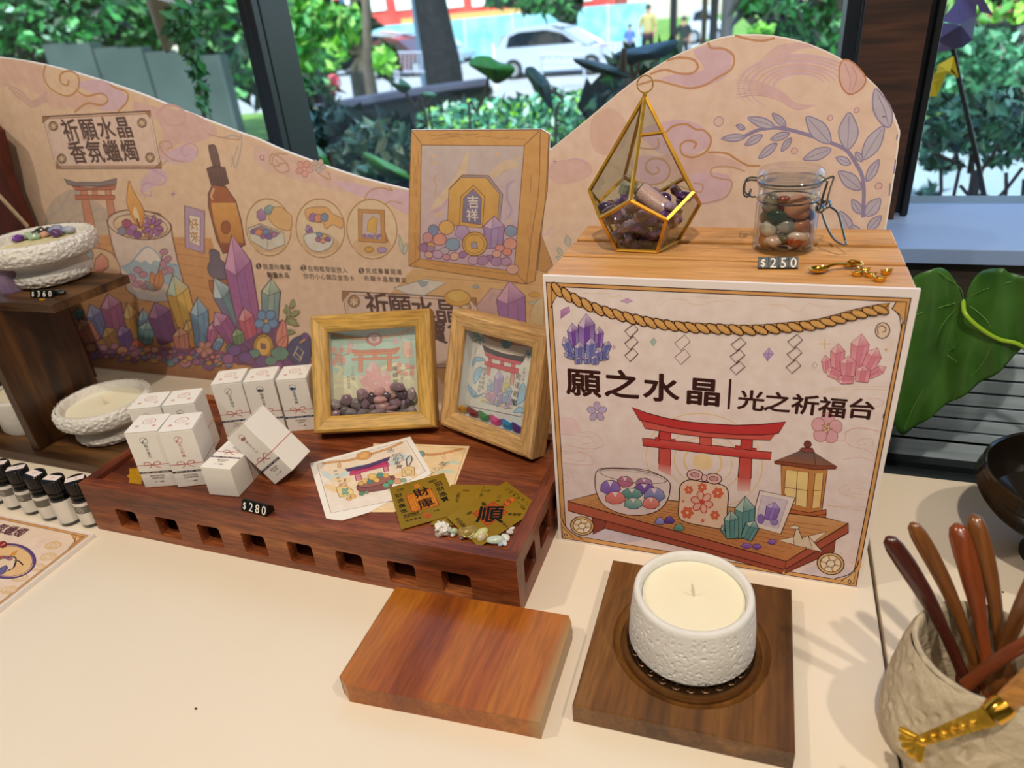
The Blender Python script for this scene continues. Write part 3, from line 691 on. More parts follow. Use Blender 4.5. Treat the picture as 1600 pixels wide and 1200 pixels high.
# ================================================================ essential oil bottles
MAT_CAPB = mat('black_cap', '#0f0f11', rough=.35, spec=.5)
MAT_BGLASS = mat('black_glass', '#0b0a0b', rough=.08, coat=.6)
MAT_LAB = mat('white_label', '#e9e4dc', rough=.5); MAT_BAND = mat('grey_band', '#6b6760', rough=.5)
def bottle(cx, cy, ang, label, band=True, tape=True, tr=0.):
    t = thing('oil_bottle', (cx, cy, 0), label, 'bottle', 'black capped oil bottles in a row'); M0 = T(cx, cy, 0) @ Rz(ang)
    R_ = .0113
    MB().lathe([(0, 0), (.0105, 0), (R_, .0012), (R_, .034), (.0100, .0375), (.0085, .039), (.0085, .0415), (0, .0415)], M0, 48).build('glass_body', MAT_BGLASS, t)
    b = MB(); b.use(MAT_LAB).lathe([(R_ + .0001, .0045), (R_ + .0002, .0045), (R_ + .0002, .0325), (R_ + .0001, .0325)], M0, 48, closed=True)
    if band:
        b.use(MAT_BAND).lathe([(R_ + .0002, .0195), (R_ + .00028, .0195), (R_ + .00028, .0285), (R_ + .0002, .0285)], M0, 48, closed=True)
        w = lin('#d8d4cc')
        for (rr, wd) in ((.0037, .0004),):
            n = 20; Q = []
            for k in range(n):
                a = 2 * pi * k / n
                for r_ in (rr - wd, rr):
                    x, z = r_ * cos(a), r_ * sin(a); th = x / R_ - pi / 2; Q.append(M0 @ Vector(((R_ + .0004) * cos(th), (R_ + .0004) * sin(th), .024 + z)))
            b.use(INK).add(Q, [(2 * k, 2 * k + 1, (2 * k + 3) % (2 * n), (2 * k + 2) % (2 * n)) for k in range(n)], [w] * len(Q))
        for (x0, z0_, x1, z1_) in ((-.002, .0015, -.0005, -.002), (0, .0025, .0002, -.002), (.001, .002, .0022, -.0015), (-.002, 0, .002, .0003)):
            Q = []
            for (x, z) in ((x0, z0_), (x1, z1_)):
                for dz in (-.0002, .0002):
                    th = (x + dz) / R_ - pi / 2; Q.append(M0 @ Vector(((R_ + .0004) * cos(th), (R_ + .0004) * sin(th), .024 + z + dz)))
            b.add(Q, [(0, 1, 3, 2)], [w] * 4)
    b.build('label_wrap', None, t, smooth=30)
    pr = [(.0088, .0415), (.0104, .0415), (.0106, .0425), (.0106, .0560), (.0098, .0572), (0, .0572)]
    MB().lathe([(0, .0413), (.0095, .0413), (.0100, .0440)] + [(.0104, .0440), (.0104, .0560), (.0097, .0572), (0, .0572)], M0, 96,
               disp=lambda p, r, z: Vector((p.x, p.y, 0)).normalized() * (.0004 * (1 if int(math.atan2(p.y, p.x) / (2 * pi) * 48 + 96) % 2 else -1) if .045 < z < .0562 and r > .0103 else 0)).build('cap', MAT_CAPB, t, smooth=25)
    MB().lathe([(0, .0385), (.0106, .0385), (.0108, .0392), (.0104, .0405), (.0106, .0412), (0, .0412)], M0, 48).build('collar_ring', MAT_CAPB, t)
    if tape:
        b = MB(); b.X = T(cx, cy, .0573) @ Rz(tr); b.use(mat('price_sticker', '#eddcd6', rough=.6)).box((0, 0, .0001), (.0180, .0085, .0002))
        A = Art(b, (0, 0, .0002), (1, 0, 0), (0, 1, 0), px=False); A.text('〆', (.001, 0), .004, '#4a3c40'); b.build('sticker', None, t, smooth=0)
    return t
BT = [((147, 815), .3, 'front row oil bottle touching the tray corner', 1, .75), ((113, 813), 1.9, 'oil bottle showing a blank white label side, second left of the tray', 0, .1),
      ((85, 805), -.9, 'oil bottle with a partly turned grey label band, third left of the tray', 1, -.15), ((57, 796), .15, 'oil bottle with a round white emblem, fourth left of the tray', 1, .6), ((29, 788), .1, 'fifth oil bottle left of the tray, half behind its neighbour', 1, .5), ((1, 781), .2, 'sixth oil bottle left of the tray, cut by the photo edge', 1, .4)]
for (px, py), a, lb, bd, tr in BT:
    c = Z(px, py, 0); bottle(c.x, c.y, a, lb, bool(bd), True, tr)
# ================================================================ gold ingot maker
def ingot(M, k, m, name='gold_ingot', parent=None):
    b = MB(); Rm = .0065
    b.lathe([(0, 0), (.0032, 0), (.0048, .0012), (.0060, .0036), (.0065, .0052), (.0058, .0054), (.0044, .0042), (.0040, .0050), (.0030, .0062), (0, .0068)], M @ Matrix.Scale(k, 4), 28,
            disp=lambda p, r, z: Vector((p.x * .15, -p.y * .32, .0028 * (p.x / Rm) ** 2 * (1 if .003 < z < .0056 and r > .0043 else 0))))
    return b.build(name, m, parent, smooth=50)
MAT_GOLD = mat('gold', '#e0a83a', rough=.14, metal=1.0)
MAT_GOLDB = mat('gold_frame', '#dca63c', rough=.32, metal=.7, var='#c48f2c', vscale=120)
# ================================================================ shadow-box frames
def wood_oak(n, cols, ax): return wood(n, cols, ax, 18, 130, rough=.45, bump=.3, dist=.8, fine_mix=.38, band=2)
OAK1 = ['#b98a3c', '#cda04e', '#d9b060']; OAK2 = ['#c09258', '#d4a86e', '#e0ba84']
MAT_MOUNT = mat('white_mount', '#e9e7e4', rough=.7)
MAT_PANE = pane_mat('frame_glass', (.96, .97, .97), .7)
def frame(x, y, w, h, yaw, tl, label, cols, tg):
    D = .026; z = FZ + D * sin(tl) + .0002
    u = Vector((cos(yaw), sin(yaw), 0)); n = Vector((-sin(yaw), cos(yaw), 0)); v = Vector((0, 0, cos(tl))) + n * sin(tl); nb = n * cos(tl) - Vector((0, 0, sin(tl)))
    M = Matrix(((u.x, nb.x, v.x, x), (u.y, nb.y, v.y, y), (u.z, nb.z, v.z, z), (0, 0, 0, 1)))
    c = M @ Vector((w / 2, D, 0)); t = thing('picture_frame', (c.x, c.y, FZ), label, 'picture frame')
    bw = .0185; mh = wood_oak('oak_h' + tg, cols, 'x'); mv = wood_oak('oak_v' + tg, cols, 'z')
    prof = [(0, D), (0, .004), (.0012, .0012), (.004, 0), (bw - .003, .0028), (bw, .0048), (bw, .0075), (.0150, .0075), (.0150, D)]   # (in from outer edge, depth)
    def rail(P0, dirn, inn, L, m, nm):
        b = MB(); b.X = Matrix.Identity(4); vs = []
        for (i, dp) in prof: vs.append(Vector(P0) + Vector(dirn) * i + Vector(inn) * i + Vector((0, dp, 0)))
        for (i, dp) in prof: vs.append(Vector(P0) + Vector(dirn) * (L - i) + Vector(inn) * i + Vector((0, dp, 0)))
        k = len(prof); b.add(vs, [tuple(range(k)), tuple(reversed(range(k, 2 * k)))] + [(i, i + k, (i + 1) % k + k, (i + 1) % k) for i in range(k)])
        # local mesh so that the grain follows the rail: object carries the pose
        me = bpy.data.meshes.new(nm); me.from_pydata([tuple(p) for p in b.v], [], b.f); me.update(); me.materials.append(m)
        bm = bmesh.new(); bm.from_mesh(me); bmesh.ops.recalc_face_normals(bm, faces=bm.faces); bm.to_mesh(me); bm.free()
        o = bpy.data.objects.new(nm, me); COL.objects.link(o); o.parent = t; o.matrix_local = Matrix.Translation(-Vector(t['_o'])) @ M; return o
    rail((0, 0, 0), (1, 0, 0), (0, 0, 1), w, mh, 'bottom_rail'); rail((0, 0, h), (1, 0, 0), (0, 0, -1), w, mh, 'top_rail')
    rail((0, 0, 0), (0, 0, 1), (1, 0, 0), h, mv, 'side_rail'); rail((w, 0, 0), (0, 0, 1), (-1, 0, 0), h, mv, 'side_rail')
    b = MB(); b.X = M; i0 = .0172; d0, d1 = .0085, D - .003
    b.box((w / 2, d1 + .0010, h / 2), (w - .0302, .002, h - .0302))
    for xx in (i0, w - i0): b.box((xx + (-.001 if xx < w / 2 else .001), (d0 + d1) / 2, h / 2), (.002, d1 - d0, h - 2 * i0 + .004))
    for zz in (i0, h - i0): b.box((w / 2, (d0 + d1) / 2, zz + (-.001 if zz < h / 2 else .001)), (w - 2 * i0 + .004, d1 - d0, .002))
    b.build('white_mount', MAT_MOUNT, t, smooth=0)
    b = MB(); b.X = M; b.box((w / 2, .0079, h / 2), (w - .030, .0008, h - .030)); b.build('glass_pane', MAT_PANE, t, smooth=0)
    return t, M, u, nb, v, i0, d1
F1, M1_, u1, n1, v1, i0, d1 = frame(-.4404, .523, .1335, .1297, .3069, .5598, 'light oak shadow-box frame with purple tumbled stones inside', OAK1, 'a')
F2, M2_, u2, n2, v2, _, _ = frame(-.3167, .5765, .1264, .1281, -.3515, .3292, 'light oak shadow-box frame with a row of coloured ingots inside', OAK2, 'b')
# tumbled stones inside frame 1: (x, y in zoom 470,470 x5.217, radii, colour)
MAT_ST = [mat('stone_mauve', '#aa8c98', rough=.12, coat=.8, sss=.3, var='#7b636f', vscale=60), mat('stone_grey', '#b2a4a6', rough=.12, coat=.5, sss=.3, var='#6e6266', vscale=60),
          mat('stone_rose', '#d8b0b2', rough=.12, coat=.5, sss=.4, var='#a88286', vscale=60), mat('stone_dark', '#54464e', rough=.1, coat=.5, var='#5b4852', vscale=60)]
stl = [(285, 845, 40, 40, 1), (372, 808, 46, 44, 0), (450, 840, 56, 42, 1), (500, 762, 42, 46, 0), (525, 828, 34, 44, 0), (350, 893, 52, 42, 1), (282, 922, 44, 28, 0), (413, 912, 42, 34, 1), (508, 910, 48, 32, 1),
       (640, 745, 46, 36, 2), (580, 790, 36, 44, 3), (730, 782, 48, 30, 2), (650, 808, 54, 28, 2), (666, 858, 60, 42, 2), (583, 862, 28, 24, 0), (620, 912, 58, 30, 1), (790, 705, 58, 36, 0), (830, 765, 46, 48, 3),
       (905, 762, 36, 52, 1), (770, 835, 48, 34, 0), (838, 848, 26, 42, 0), (745, 872, 44, 22, 0), (742, 910, 50, 20, 2), (830, 906, 38, 22, 1), (905, 892, 36, 32, 1), (880, 822, 34, 34, 3), (470, 880, 34, 26, 3), (700, 770, 30, 24, 3)]
protos = {}
Mi = M1_.inverted()
for k, (x, y, rx, ry, ci) in enumerate(stl):
    w_ = onplane(470 + x / 5.217, 470 + y / 5.217, M1_ @ Vector((0, .0145 + .004 * (k % 3 - 1), 0)), -n1)
    r = rx / 5.217 * (w_ - CAM).length / FPX * 1.08; rz_ = ry / rx
    nm = ('rosy tumbled stone', 'grey tumbled stone', 'pale pink tumbled stone', 'dark purple tumbled stone')
    b = MB(); b.stone((0, 0, 0), r, k, 3, (1, .78, rz_), Ry(RNG.uniform(-.3, .3)), amp=.16, freq=1.1)
    o = b.build('tumbled_stone', MAT_ST[ci], origin=(0, 0, 0)); o.matrix_world = Matrix.Translation(w_) @ M1_.to_3x3().to_4x4()
    row = 0 if y > 868 else 1 if y > 818 else 2; ordn = sorted(q[0] for q in stl if (0 if q[1] > 868 else 1 if q[1] > 818 else 2) == row).index(x)
    tag(o, ['mauve', 'greyish', 'pale pink', 'dark purple'][ci] + ' tumbled stone in the left oak frame, ' + ('bottom', 'middle', 'upper')[row] + ' row, ' + ('first', 'second', 'third', 'fourth', 'fifth', 'sixth', 'seventh', 'eighth', 'ninth', 'tenth', 'eleventh', 'twelfth')[ordn] + ' from left', 'stone', 'tumbled stones in the left frame')
IC = [('yellow', '#e0a010', (240, 797)), ('dark red', '#8e0e22', (322, 828)), ('green', '#129034', (398, 857)), ('hot pink', '#f0289a', (482, 880)), ('blue', '#1c96d8', (568, 912)), ('purple', '#5a1c8e', (640, 940))]
for k, (nm, c, (x, y)) in enumerate(IC):
    m = mat('gem_' + nm.replace(' ', '_'), c, rough=.06, trans=.2, coat=.6, ior=1.4, sss=.3)
    w_ = onplane(670 + x / 4.615, 470 + y / 4.615, M2_ @ Vector((0, .0145, 0)), -n2)
    l_ = M2_.inverted() @ w_; l_.z = i0 + .0004
    o = ingot(I4(), 1.12, m, 'glass_ingot'); o.matrix_world = M2_ @ Matrix.Translation(l_)
    tag(o, nm + ' translucent ingot in the row inside the right oak frame', 'ingot', 'coloured ingots in the right frame')
# ================================================================ clip-top jar on the crate
JC = Vector((.0157, .5847, ZT)); MJ = T(JC)
MAT_JAR = pane_mat('jar_glass', (.985, .99, .99), 1.5, .03)
MAT_WIRE = mat('steel_wire', '#a09a92', rough=.18, metal=1)
t = thing('clip_jar', JC, 'small round glass clip-top jar filled with coloured tumbled stones', 'jar')
b = MB(); b.lathe([(0, 0), (.0215, 0), (.0233, .0018), (.0235, .004), (.0235, .0350), (.0226, .0385), (.0216, .0400), (.0224, .0418), (.0230, .0440), (.0222, .0462), (.0226, .0490), (.0226, .0512),
                   (.0190, .0512), (.0188, .0400), (.0205, .0370), (.0214, .0340), (.0214, .0045), (.020, .0032), (0, .0030)], MJ, 72)
b.build('jar_body', MAT_JAR, t, smooth=35)
b = MB(); b.lathe([(0, .0518), (.0236, .0518), (.0243, .0528), (.0243, .0548), (.0232, .0562), (.0246, .0580), (.0243, .0612), (.0215, .0640), (0, .0632), (0, .0600), (.020, .0600), (.020, .0540), (0, .0540)], MJ, 72)
b.build('lid', MAT_JAR, t, smooth=35)
MB().lathe([(.0192, .0512), (.0234, .0512), (.0236, .0518), (.0192, .0518)], MJ, 60, closed=True).build('rubber_gasket', mat('clear_gasket', '#d7d2c8', rough=.3, trans=.5), t)
ring_ = lambda r, z, n=48: [MJ @ Vector((r * cos(2 * pi * k / n), r * sin(2 * pi * k / n), z)) for k in range(n)]
b = MB(); b.tube(ring_(.0247, .0548), .0007, 6, closed=True); b.tube(ring_(.0229, .0402), .0007, 6, closed=True)
def pol(r, a, z, s_=0): return MJ @ Vector((r * cos(a) - s_ * sin(a), r * sin(a) + s_ * cos(a), z))
aL = radians(178)
for s_ in (-.0045, .0045):
    b.tube(spline([pol(.0245, aL, .0548, s_), pol(.0290, aL, .0552, s_), pol(.0325, aL, .0535, s_), pol(.0335, aL, .0490, s_), pol(.0330, aL, .0440, s_), pol(.0305, aL, .0420, s_), pol(.0285, aL, .0440, s_), pol(.0290, aL, .0465, s_ * .8)], 4), .00075, 6)
b.tube([pol(.0303, aL, .0422, -.0045), pol(.0303, aL, .0422, .0045)], .00075, 6)
b.tube([pol(.0240, aL, .0402, -.004), pol(.0270, aL, .0400, -.004), pol(.0305, aL, .0422, -.002)], .00075, 6)
b.build('wire_bail', MAT_WIRE, t)
aR = radians(-22); b = MB()
for s_ in (-.0065, .0065):
    b.tube(spline([pol(.0240, aR, .0550, s_ * .6), pol(.0290, aR, .0575, s_ * .9), pol(.0300, aR, .0560, s_), pol(.0285, aR, .0480, s_), pol(.0275, aR, .0400, s_), pol(.0275, aR, .0370, s_)], 4), .0008, 6)
    for q in range(3):
        n = 16; b.tube([pol(.0275 + .0028 * cos(2 * pi * k / n), aR, .0365 + .0028 * sin(2 * pi * k / n), s_ + (q - 1) * .0013) for k in range(n)], .0007, 5, closed=True)
b.tube(spline([pol(.0285, aR, .0345, -.0062), pol(.0330, aR, .0240, -.0055), pol(.0395, aR, .0140, -.0045), pol(.0460, aR, .0100, -.0030), pol(.0480, aR, .0098, 0), pol(.0460, aR, .0110, .0030), pol(.0420, aR, .0200, .0045), pol(.0365, aR, .0310, .0060), pol(.0300, aR, .0350, .0065)], 5), .00085, 6)
b.tube([pol(.0275, aR, .0365, -.008), pol(.0275, aR, .0365, .008)], .0007, 6)
b.tube([pol(.0230, aR, .0402, -.004), pol(.0270, aR, .0385, -.005)], .0008, 6); b.tube([pol(.0230, aR, .0402, .004), pol(.0270, aR, .0385, .005)], .0008, 6)
b.build('wire_latch', MAT_WIRE, t)
def stmat(name, c, v, trans=.0): return mat(name, c, rough=.12, coat=.5, sss=.25, var=v, vscale=90, trans=trans)
JST = [('clear grey', '#a9a590', '#8b8874', .4), ('deep orange', '#b9521a', '#8c3410', .2), ('dark wine red', '#5a1712', '#3a0d0b', 0), ('peach pink', '#d59a78', '#c08060', .1), ('dark green', '#2f4a34', '#1e3324', 0), ('clear colourless', '#c6c9bd', '#a7aaa0', .6),
       ('milky white', '#cfc6b0', '#b8ac94', .1), ('peach streaked', '#bd8360', '#a86644', .1), ('pinkish white', '#dcc4b2', '#c8a894', .1), ('fiery orange', '#b1451c', '#7d2a0e', .2), ('pale pink', '#dcc0ae', '#cca990', .2),
       ('amber', '#c2702e', '#9c4f1c', .2), ('olive clear', '#8a8052', '#6e653c', .4), ('bluish purple', '#5c5478', '#3e3858', .1), ('light lilac', '#a8a0b0', '#8a8296', .3)]
jl = [(290, 590, 75, 85, 0), (425, 552, 60, 38, 1), (405, 620, 60, 45, 2), (575, 630, 118, 100, 3), (365, 715, 100, 66, 4), (457, 815, 90, 68, 5), (270, 850, 76, 66, 6), (640, 825, 95, 62, 7), (592, 925, 95, 52, 8), (552, 1028, 92, 62, 9),
      (312, 1032, 86, 58, 10), (212, 965, 50, 70, 11), (430, 950, 58, 60, 12), (690, 705, 50, 55, 13), (705, 960, 45, 70, 14), (700, 870, 45, 45, 7), (235, 720, 45, 60, 0), (520, 780, 50, 40, 4), (655, 560, 42, 40, 13), (420, 1060, 50, 36, 14), (330, 930, 50, 40, 12), (240, 1050, 40, 40, 11), (680, 1040, 45, 45, 14), (500, 880, 50, 40, 8)]
for k, (x, y, rx, ry, ci) in enumerate(jl):
    c = Yp(1160 + x / 6.667, 230 + y / 6.667, JC.y - (.0085 if k < 13 else .002))
    nm, c1, c2, tr = JST[ci]; r = rx / 6.667 * .62 / FPX * 1.1
    d = Vector((c.x - JC.x, c.y - JC.y)); lim = .0212 - r * .95
    if d.length > lim: d = d * (lim / d.length); c.x = JC.x + d.x; c.y = JC.y + d.y
    c.z = max(c.z, ZT + .0035 + r * ry / rx * .9)
    o = MB().stone(c, r, 40 + k, 3, (1, .72, ry / rx), amp=.12, freq=1.0).build('tumbled_stone', stmat('jar_' + nm.replace(' ', '_'), c1, c2, tr), smooth=80)
    tag(o, nm + ' tumbled stone ' + ('at the top' if y < 640 else 'halfway up' if y < 880 else 'at the bottom') + (' left' if x < 330 else ' middle' if x < 560 else ' right') + ' of the clip-top jar', 'stone', 'tumbled stones in the clip jar')
# ================================================================ geometric terrarium
TC = Vector((-.0971, .5875, ZT)); RB, PH, RL, HL, RU, HU, HA = .0291, -2.2713, .0460, .0321, .0451, .0485, .1202
def tv(r, k, h): a = PH + 2 * pi / 5 * k; return TC + Vector((r * cos(a), r * sin(a), h))
Bv = [tv(RB, k, .0012) for k in range(5)]; Lv = [tv(RL, k, HL) for k in range(5)]; Uv = [tv(RU, k + .5, HU) for k in range(5)]; AP = TC + Vector((0, 0, HA))
t = thing('glass_terrarium', TC, 'gold-edged teardrop glass terrarium holding amethyst chips and a tiny vial', 'terrarium')
b = MB()
def bar(p, q, w=.0017): b.tube([p, q], w, 4)
for k in range(5):
    bar(Bv[k], Bv[(k + 1) % 5]); bar(Bv[k], Lv[k]); bar(Lv[k], Uv[k]); bar(Uv[k], Lv[(k + 1) % 5]); bar(Uv[k], AP - Vector((0, 0, .001)))
p, q = AP.lerp(Uv[0], .385), AP.lerp(Uv[1], .385); bar(p, q, .0014)
b.stone(AP, .0022, 1, 1, (1, 1, 1), amp=0)
b.build('brass_frame', MAT_GOLDB, t, smooth=20)
b = MB(); rr = .0062; cc_ = AP + Vector((0, 0, rr + .0015)); b.tube([cc_ + Vector((rr * cos(a), 0, rr * sin(a))) for a in [2 * pi * k / 32 for k in range(32)]], .00055, 6, closed=True); b.build('hanging_ring', MAT_GOLDB, t)
MAT_TG = pane_mat('terrarium_glass', (.93, .95, .93), .9)
b = MB()
def sheet(P):
    n = (P[1] - P[0]).cross(P[2] - P[0]).normalized() * .0005; m = len(P)
    b.add([p + n for p in P] + [p - n for p in P], [tuple(range(m)), tuple(reversed(range(m, 2 * m)))] + [(i, (i + 1) % m, (i + 1) % m + m, i + m) for i in range(m)])
for k in range(5):
    sheet([Bv[k], Bv[(k + 1) % 5], Lv[(k + 1) % 5], Uv[k], Lv[k]])
    if k != 1: sheet([Uv[k - 1], Lv[k], Uv[k], AP]) 
sheet([AP, AP.lerp(Uv[0], .385), AP.lerp(Uv[1], .385)])
b.build('glass_panes', MAT_TG, t, smooth=0)
CH = [('deep purple', '#37203f', '#5e3470'), ('purple', '#5e3a6c', '#80588c'), ('pale violet', '#8a7690', '#a895a8'), ('brownish purple', '#5c4048', '#7a5a58')]
chp = []; R2 = random.Random(11)
def addchip(c, r, ci, wh=''):
    o = MB().stone(c, r, len(chp) + 90, 2, (1.25, .8, .75), Rz(R2.uniform(0, 6)) @ Ry(R2.uniform(-.7, .7)), amp=.28, freq=1.5).build('amethyst_chip', mat('amethyst_%d' % ci, CH[ci][1], rough=.1, coat=.7, var=CH[ci][2], vscale=120, sss=.15), smooth=55)
    chp.append(o); tag(o, CH[ci][0] + ' amethyst chip ' + wh + ' of the glass terrarium', 'crystal', 'amethyst chips in the terrarium')
for zi, (z, n, rm) in enumerate(((.0065, 11, .0185), (.0150, 14, .0235), (.0235, 15, .0285), (.0300, 15, .0310), (.0352, 12, .0330))):
    for k in range(n):
        a = 2 * pi * k / n + zi * .7 + R2.uniform(-.15, .15); r_ = rm * (1 if k % 3 else .55)
        ext_ = 0.006 * max(0, cos(a - .2)) if zi >= 3 else 0
        addchip(TC + Vector((r_ * cos(a), r_ * sin(a), z + R2.uniform(-.0015, .0015) + ext_)), R2.uniform(.0048, .0066), R2.choice((0, 0, 1, 1, 2, 3)), ('at the bottom', 'low down', 'in the upper layer', 'near the top', 'on top')[zi] + (', inner' if k % 3 == 0 else ', outer') + (' front' if sin(a) < 0 else ' back') + (' left' if cos(a) < -.35 else ' right' if cos(a) > .35 else ' middle'))
va, vb = Yp(999, 297, .578), Yp(1043, 331, .572); dv = (vb - va).normalized()
t = thing('glass_vial', va, 'tiny vial of pink grains lying on the amethyst chips', 'vial')
qv = dv.to_track_quat('Z', 'Y').to_matrix().to_4x4(); Lg = (vb - va).length
MB().lathe([(0, 0), (.0078, 0), (.0083, .0008), (.0083, Lg), (.0078, Lg), (.0078, .0008), (0, .0008)], T(va) @ qv, 32).build('glass_tube', MAT_JAR, t)
b = MB(); b.lathe([(0, .001), (.0075, .001), (.0075, Lg - .0006), (0, Lg - .0006)], T(va) @ qv, 40); b.build('pink_grains', mat('pink_grains', '#e8c3b8', rough=.5, var='#cfa096', vscale=700, bump=.9, bscale=900, bdist=.001), t)
MB().lathe([(0, -.0045), (.0046, -.0045), (.0052, -.001), (.0050, 0), (0, 0)], T(va) @ qv, 24).build('stopper', mat('vial_neck', '#b9a993', rough=.3, trans=.3), t)
va = Yp(979, 289, .602); MV = T(va) @ Ry(.25)
t = thing('glass_vial', va, 'tiny clear vial standing in the terrarium behind the pink one', 'vial')
MB().lathe([(0, -.008), (.0055, -.008), (.0058, 0), (.0052, .006), (.003, .008), (.003, .011), (0, .011)], MV, 28).build('glass_tube', MAT_JAR, t)
MB().lathe([(0, -.0075), (.0050, -.0075), (.0052, .001), (0, .001)], MV, 24).build('grey_grains', mat('grey_grains', '#8f8a78', rough=.3, var='#c9c4ae', vscale=500), t)
# ================================================================ gold spoon and ingots on the crate
c0, c1 = Z(1279, 423, ZT + .002), Z(1320, 413, ZT + .004); du = (c1 - c0); du.z = 0; du.normalize(); dn = Vector((-du.y, du.x, 0))
MS = Matrix(((du.x, dn.x, 0, c0.x), (du.y, dn.y, 0, c0.y), (0, 0, 1, ZT), (0, 0, 0, 1)))
t = thing('gold_spoon', MS @ Vector((.01, 0, 0)), 'small gold spoon with ornate handle end lying on the crate', 'spoon')
b = MB(); b.lathe([(0, .0006), (.0030, .0008), (.0058, .0022), (.0068, .0040), (.0064, .0042), (.0052, .0028), (.0028, .0017), (0, .0015)], MS @ Matrix.Diagonal((1.12, .72, 1, 1)), 40); b.build('spoon_bowl', MAT_GOLD, t)
b = MB(); b.X = MS; b.tube(spline([(.0066, 0, .0040), (.012, 0, .0050), (.018, 0, .0044), (.022, 0, .0036)], 5), [.0012] * 15 + [.0016], 8); b.build('stem', MAT_GOLD, t)
b = MB(); b.X = MS
b.tube(spline([(.021, 0, .0030), (.024, .0032, .0034), (.029, .0038, .0030), (.0335, .0015, .0022), (.0345, 0, .0022), (.0335, -.0015, .0022), (.029, -.0038, .0030), (.024, -.0032, .0034)], 4, True), .0011, 6, closed=True)
b.tube(spline([(.022, 0, .0040), (.026, .0018, .0052), (.030, -.0008, .0050), (.0335, 0, .0036)], 4), .0011, 6); b.stone((.0255, -.0008, .0050), .0020, 2, 2, (1.2, 1, .8), amp=.2); b.build('ornament', MAT_GOLD, t)
for x, y, a in ((880, 528, .2), (968, 484, -.1), (1066, 545, -.2), (1280, 505, .3), (1188, 604, -.1)):
    c = Z(1240 + x / 8.889, 370 + (y + 22) / 8.889, ZT); o = ingot(T(c) @ Rz(a), .60, MAT_GOLD)
    tag(o, {880: 'tiny gold ingot at the left of the cluster, nearest the spoon', 968: 'tiny gold ingot at the back of the cluster', 1066: 'tiny gold ingot in the middle of the cluster', 1280: 'tiny gold ingot standing apart at the right', 1188: 'tiny gold ingot at the front of the cluster'}[x] + ' on the crate', 'ingot', 'tiny gold ingots on the crate')
# ================================================================ stone mug with utensils
MC = Vector((.1508, .3658, 0)); MM = T(MC)
MAT_STO = mat('cream_stone', '#d3c3a8', rough=.85, var='#bfae93', vscale=60, bump=.9, bscale=190, bdist=.0022)
t = thing('stone_mug', MC, 'rough cream pitted stone pot holding wooden spoons, right front', 'pot')
pits = [(RNG.uniform(pi * .7, 2.1 * pi), RNG.uniform(.012, .078), RNG.uniform(.0012, .0028)) for _ in range(90)]
def dsto(p, r, z):
    n = Vector((p.x, p.y, 0)).normalized(); q = Vector((p.x * 120, p.y * 120, z * 120)); v = noise.noise(q) * .0008 + noise.noise(q * .25) * .0012
    a = math.atan2(p.y, p.x) % (2 * pi)
    for (pa, pz, pr) in pits:
        da = (a - pa + pi) % (2 * pi) - pi; dd = math.hypot(da * r / 1.0, (z - pz) / 1.5)
        if dd < pr * 1.6: v -= .0019 * max(0, 1 - (dd / (pr * 1.6)) ** 2)
    return n * v
b = MB(); b.lathe(dens([(0, 0), (.041, 0), (.0450, .004), (.0485, .016), (.0495, .030), (.0485, .048), (.0462, .066), (.0432, .080), (.0410, .0862)], .0010), MM, 260, disp=lambda p, r, z: dsto(p, r, z) if z > .001 else Vector((0, 0, 0)), cap1=False)
b.lathe([(.0410, .0862), (.0398, .0880), (.0380, .0874), (.0368, .080), (.0365, .04), (.034, .012), (0, .010)], MM, 90, disp=lambda p, r, z: Vector((0, 0, .0007 * noise.noise(Vector((p.x * 90, p.y * 90, 0))))) if z > .07 else Vector((0, 0, 0)), cap0=False)
b.build('pot', MAT_STO, t, smooth=70)
SPW = {'dark': ['#32120b', '#4c1c10', '#642814'], 'mid': ['#5e3214', '#7c4a20', '#94602e'], 'red': ['#6a2e12', '#86401c', '#9a5428'], 'tan': ['#a06a30', '#bb8344', '#c8924f']}
def wspoon(low, tip, kind, label, wm=.0058, head=True, w0=.0038, ln=None):
    low, tip = Vector(low), Vector(tip); d = tip - low; L = d.length; d.normalize(); Zq = d.to_track_quat('Z', 'Y').to_matrix().to_4x4()
    m = wood('spoon_' + kind, SPW[kind], 'z', 30, 90, rough=.22, bump=.05, coat=.5, dist=.6, fine_mix=.3)
    t = thing('wooden_spoon', low, label, 'spoon', 'wooden spoons in the stone pot'); M = T(low) @ Zq
    st = [(0, w0), (.12, w0 * .95), (.35, w0 * 1.0), (.6, wm * .88), (.8, wm), (.92, wm * .95), (.975, wm * .7), (1.0, wm * .2)]
    pts = []; rs = []
    for i in range(41):
        f = i / 40
        for j in range(len(st) - 1):
            if st[j][0] <= f <= st[j + 1][0]:
                u = (f - st[j][0]) / (st[j + 1][0] - st[j][0]); rs.append(st[j][1] * (1 - u) + st[j + 1][1] * u); break
        pts.append(Vector((0, .004 * sin(pi * f), L * f)))
    view = (M.inverted().to_3x3() @ (CAM - low)); view.z = 0; view.normalize()
    b = MB(); b.tube(pts, rs, 14, flat=.62, nrm=view)
    me_o = b.build('handle', m, None, origin=(0, 0, 0), smooth=60); me_o.parent = t; me_o.matrix_local = Zq
    if head:
        b = MB(); b.stone((0, 0, -.004), .0066, 5, 3, (.95, .5, 1.6), Rz(math.atan2(view.y, view.x) - pi / 2), amp=.03)
        o = b.build('spoon_head', m, None, origin=(0, 0, 0), smooth=60); o.parent = t; o.matrix_local = Zq
    return t
wspoon((.1475, .3765, .048), Z(1386, 838, .135), 'dark', 'dark reddish wooden spoon leaning furthest left in the stone pot', .0062)
wspoon((.1565, .3880, .048), Z(1424, 816, .137), 'mid', 'mid brown wooden spoon, second from the left in the stone pot', .0056)
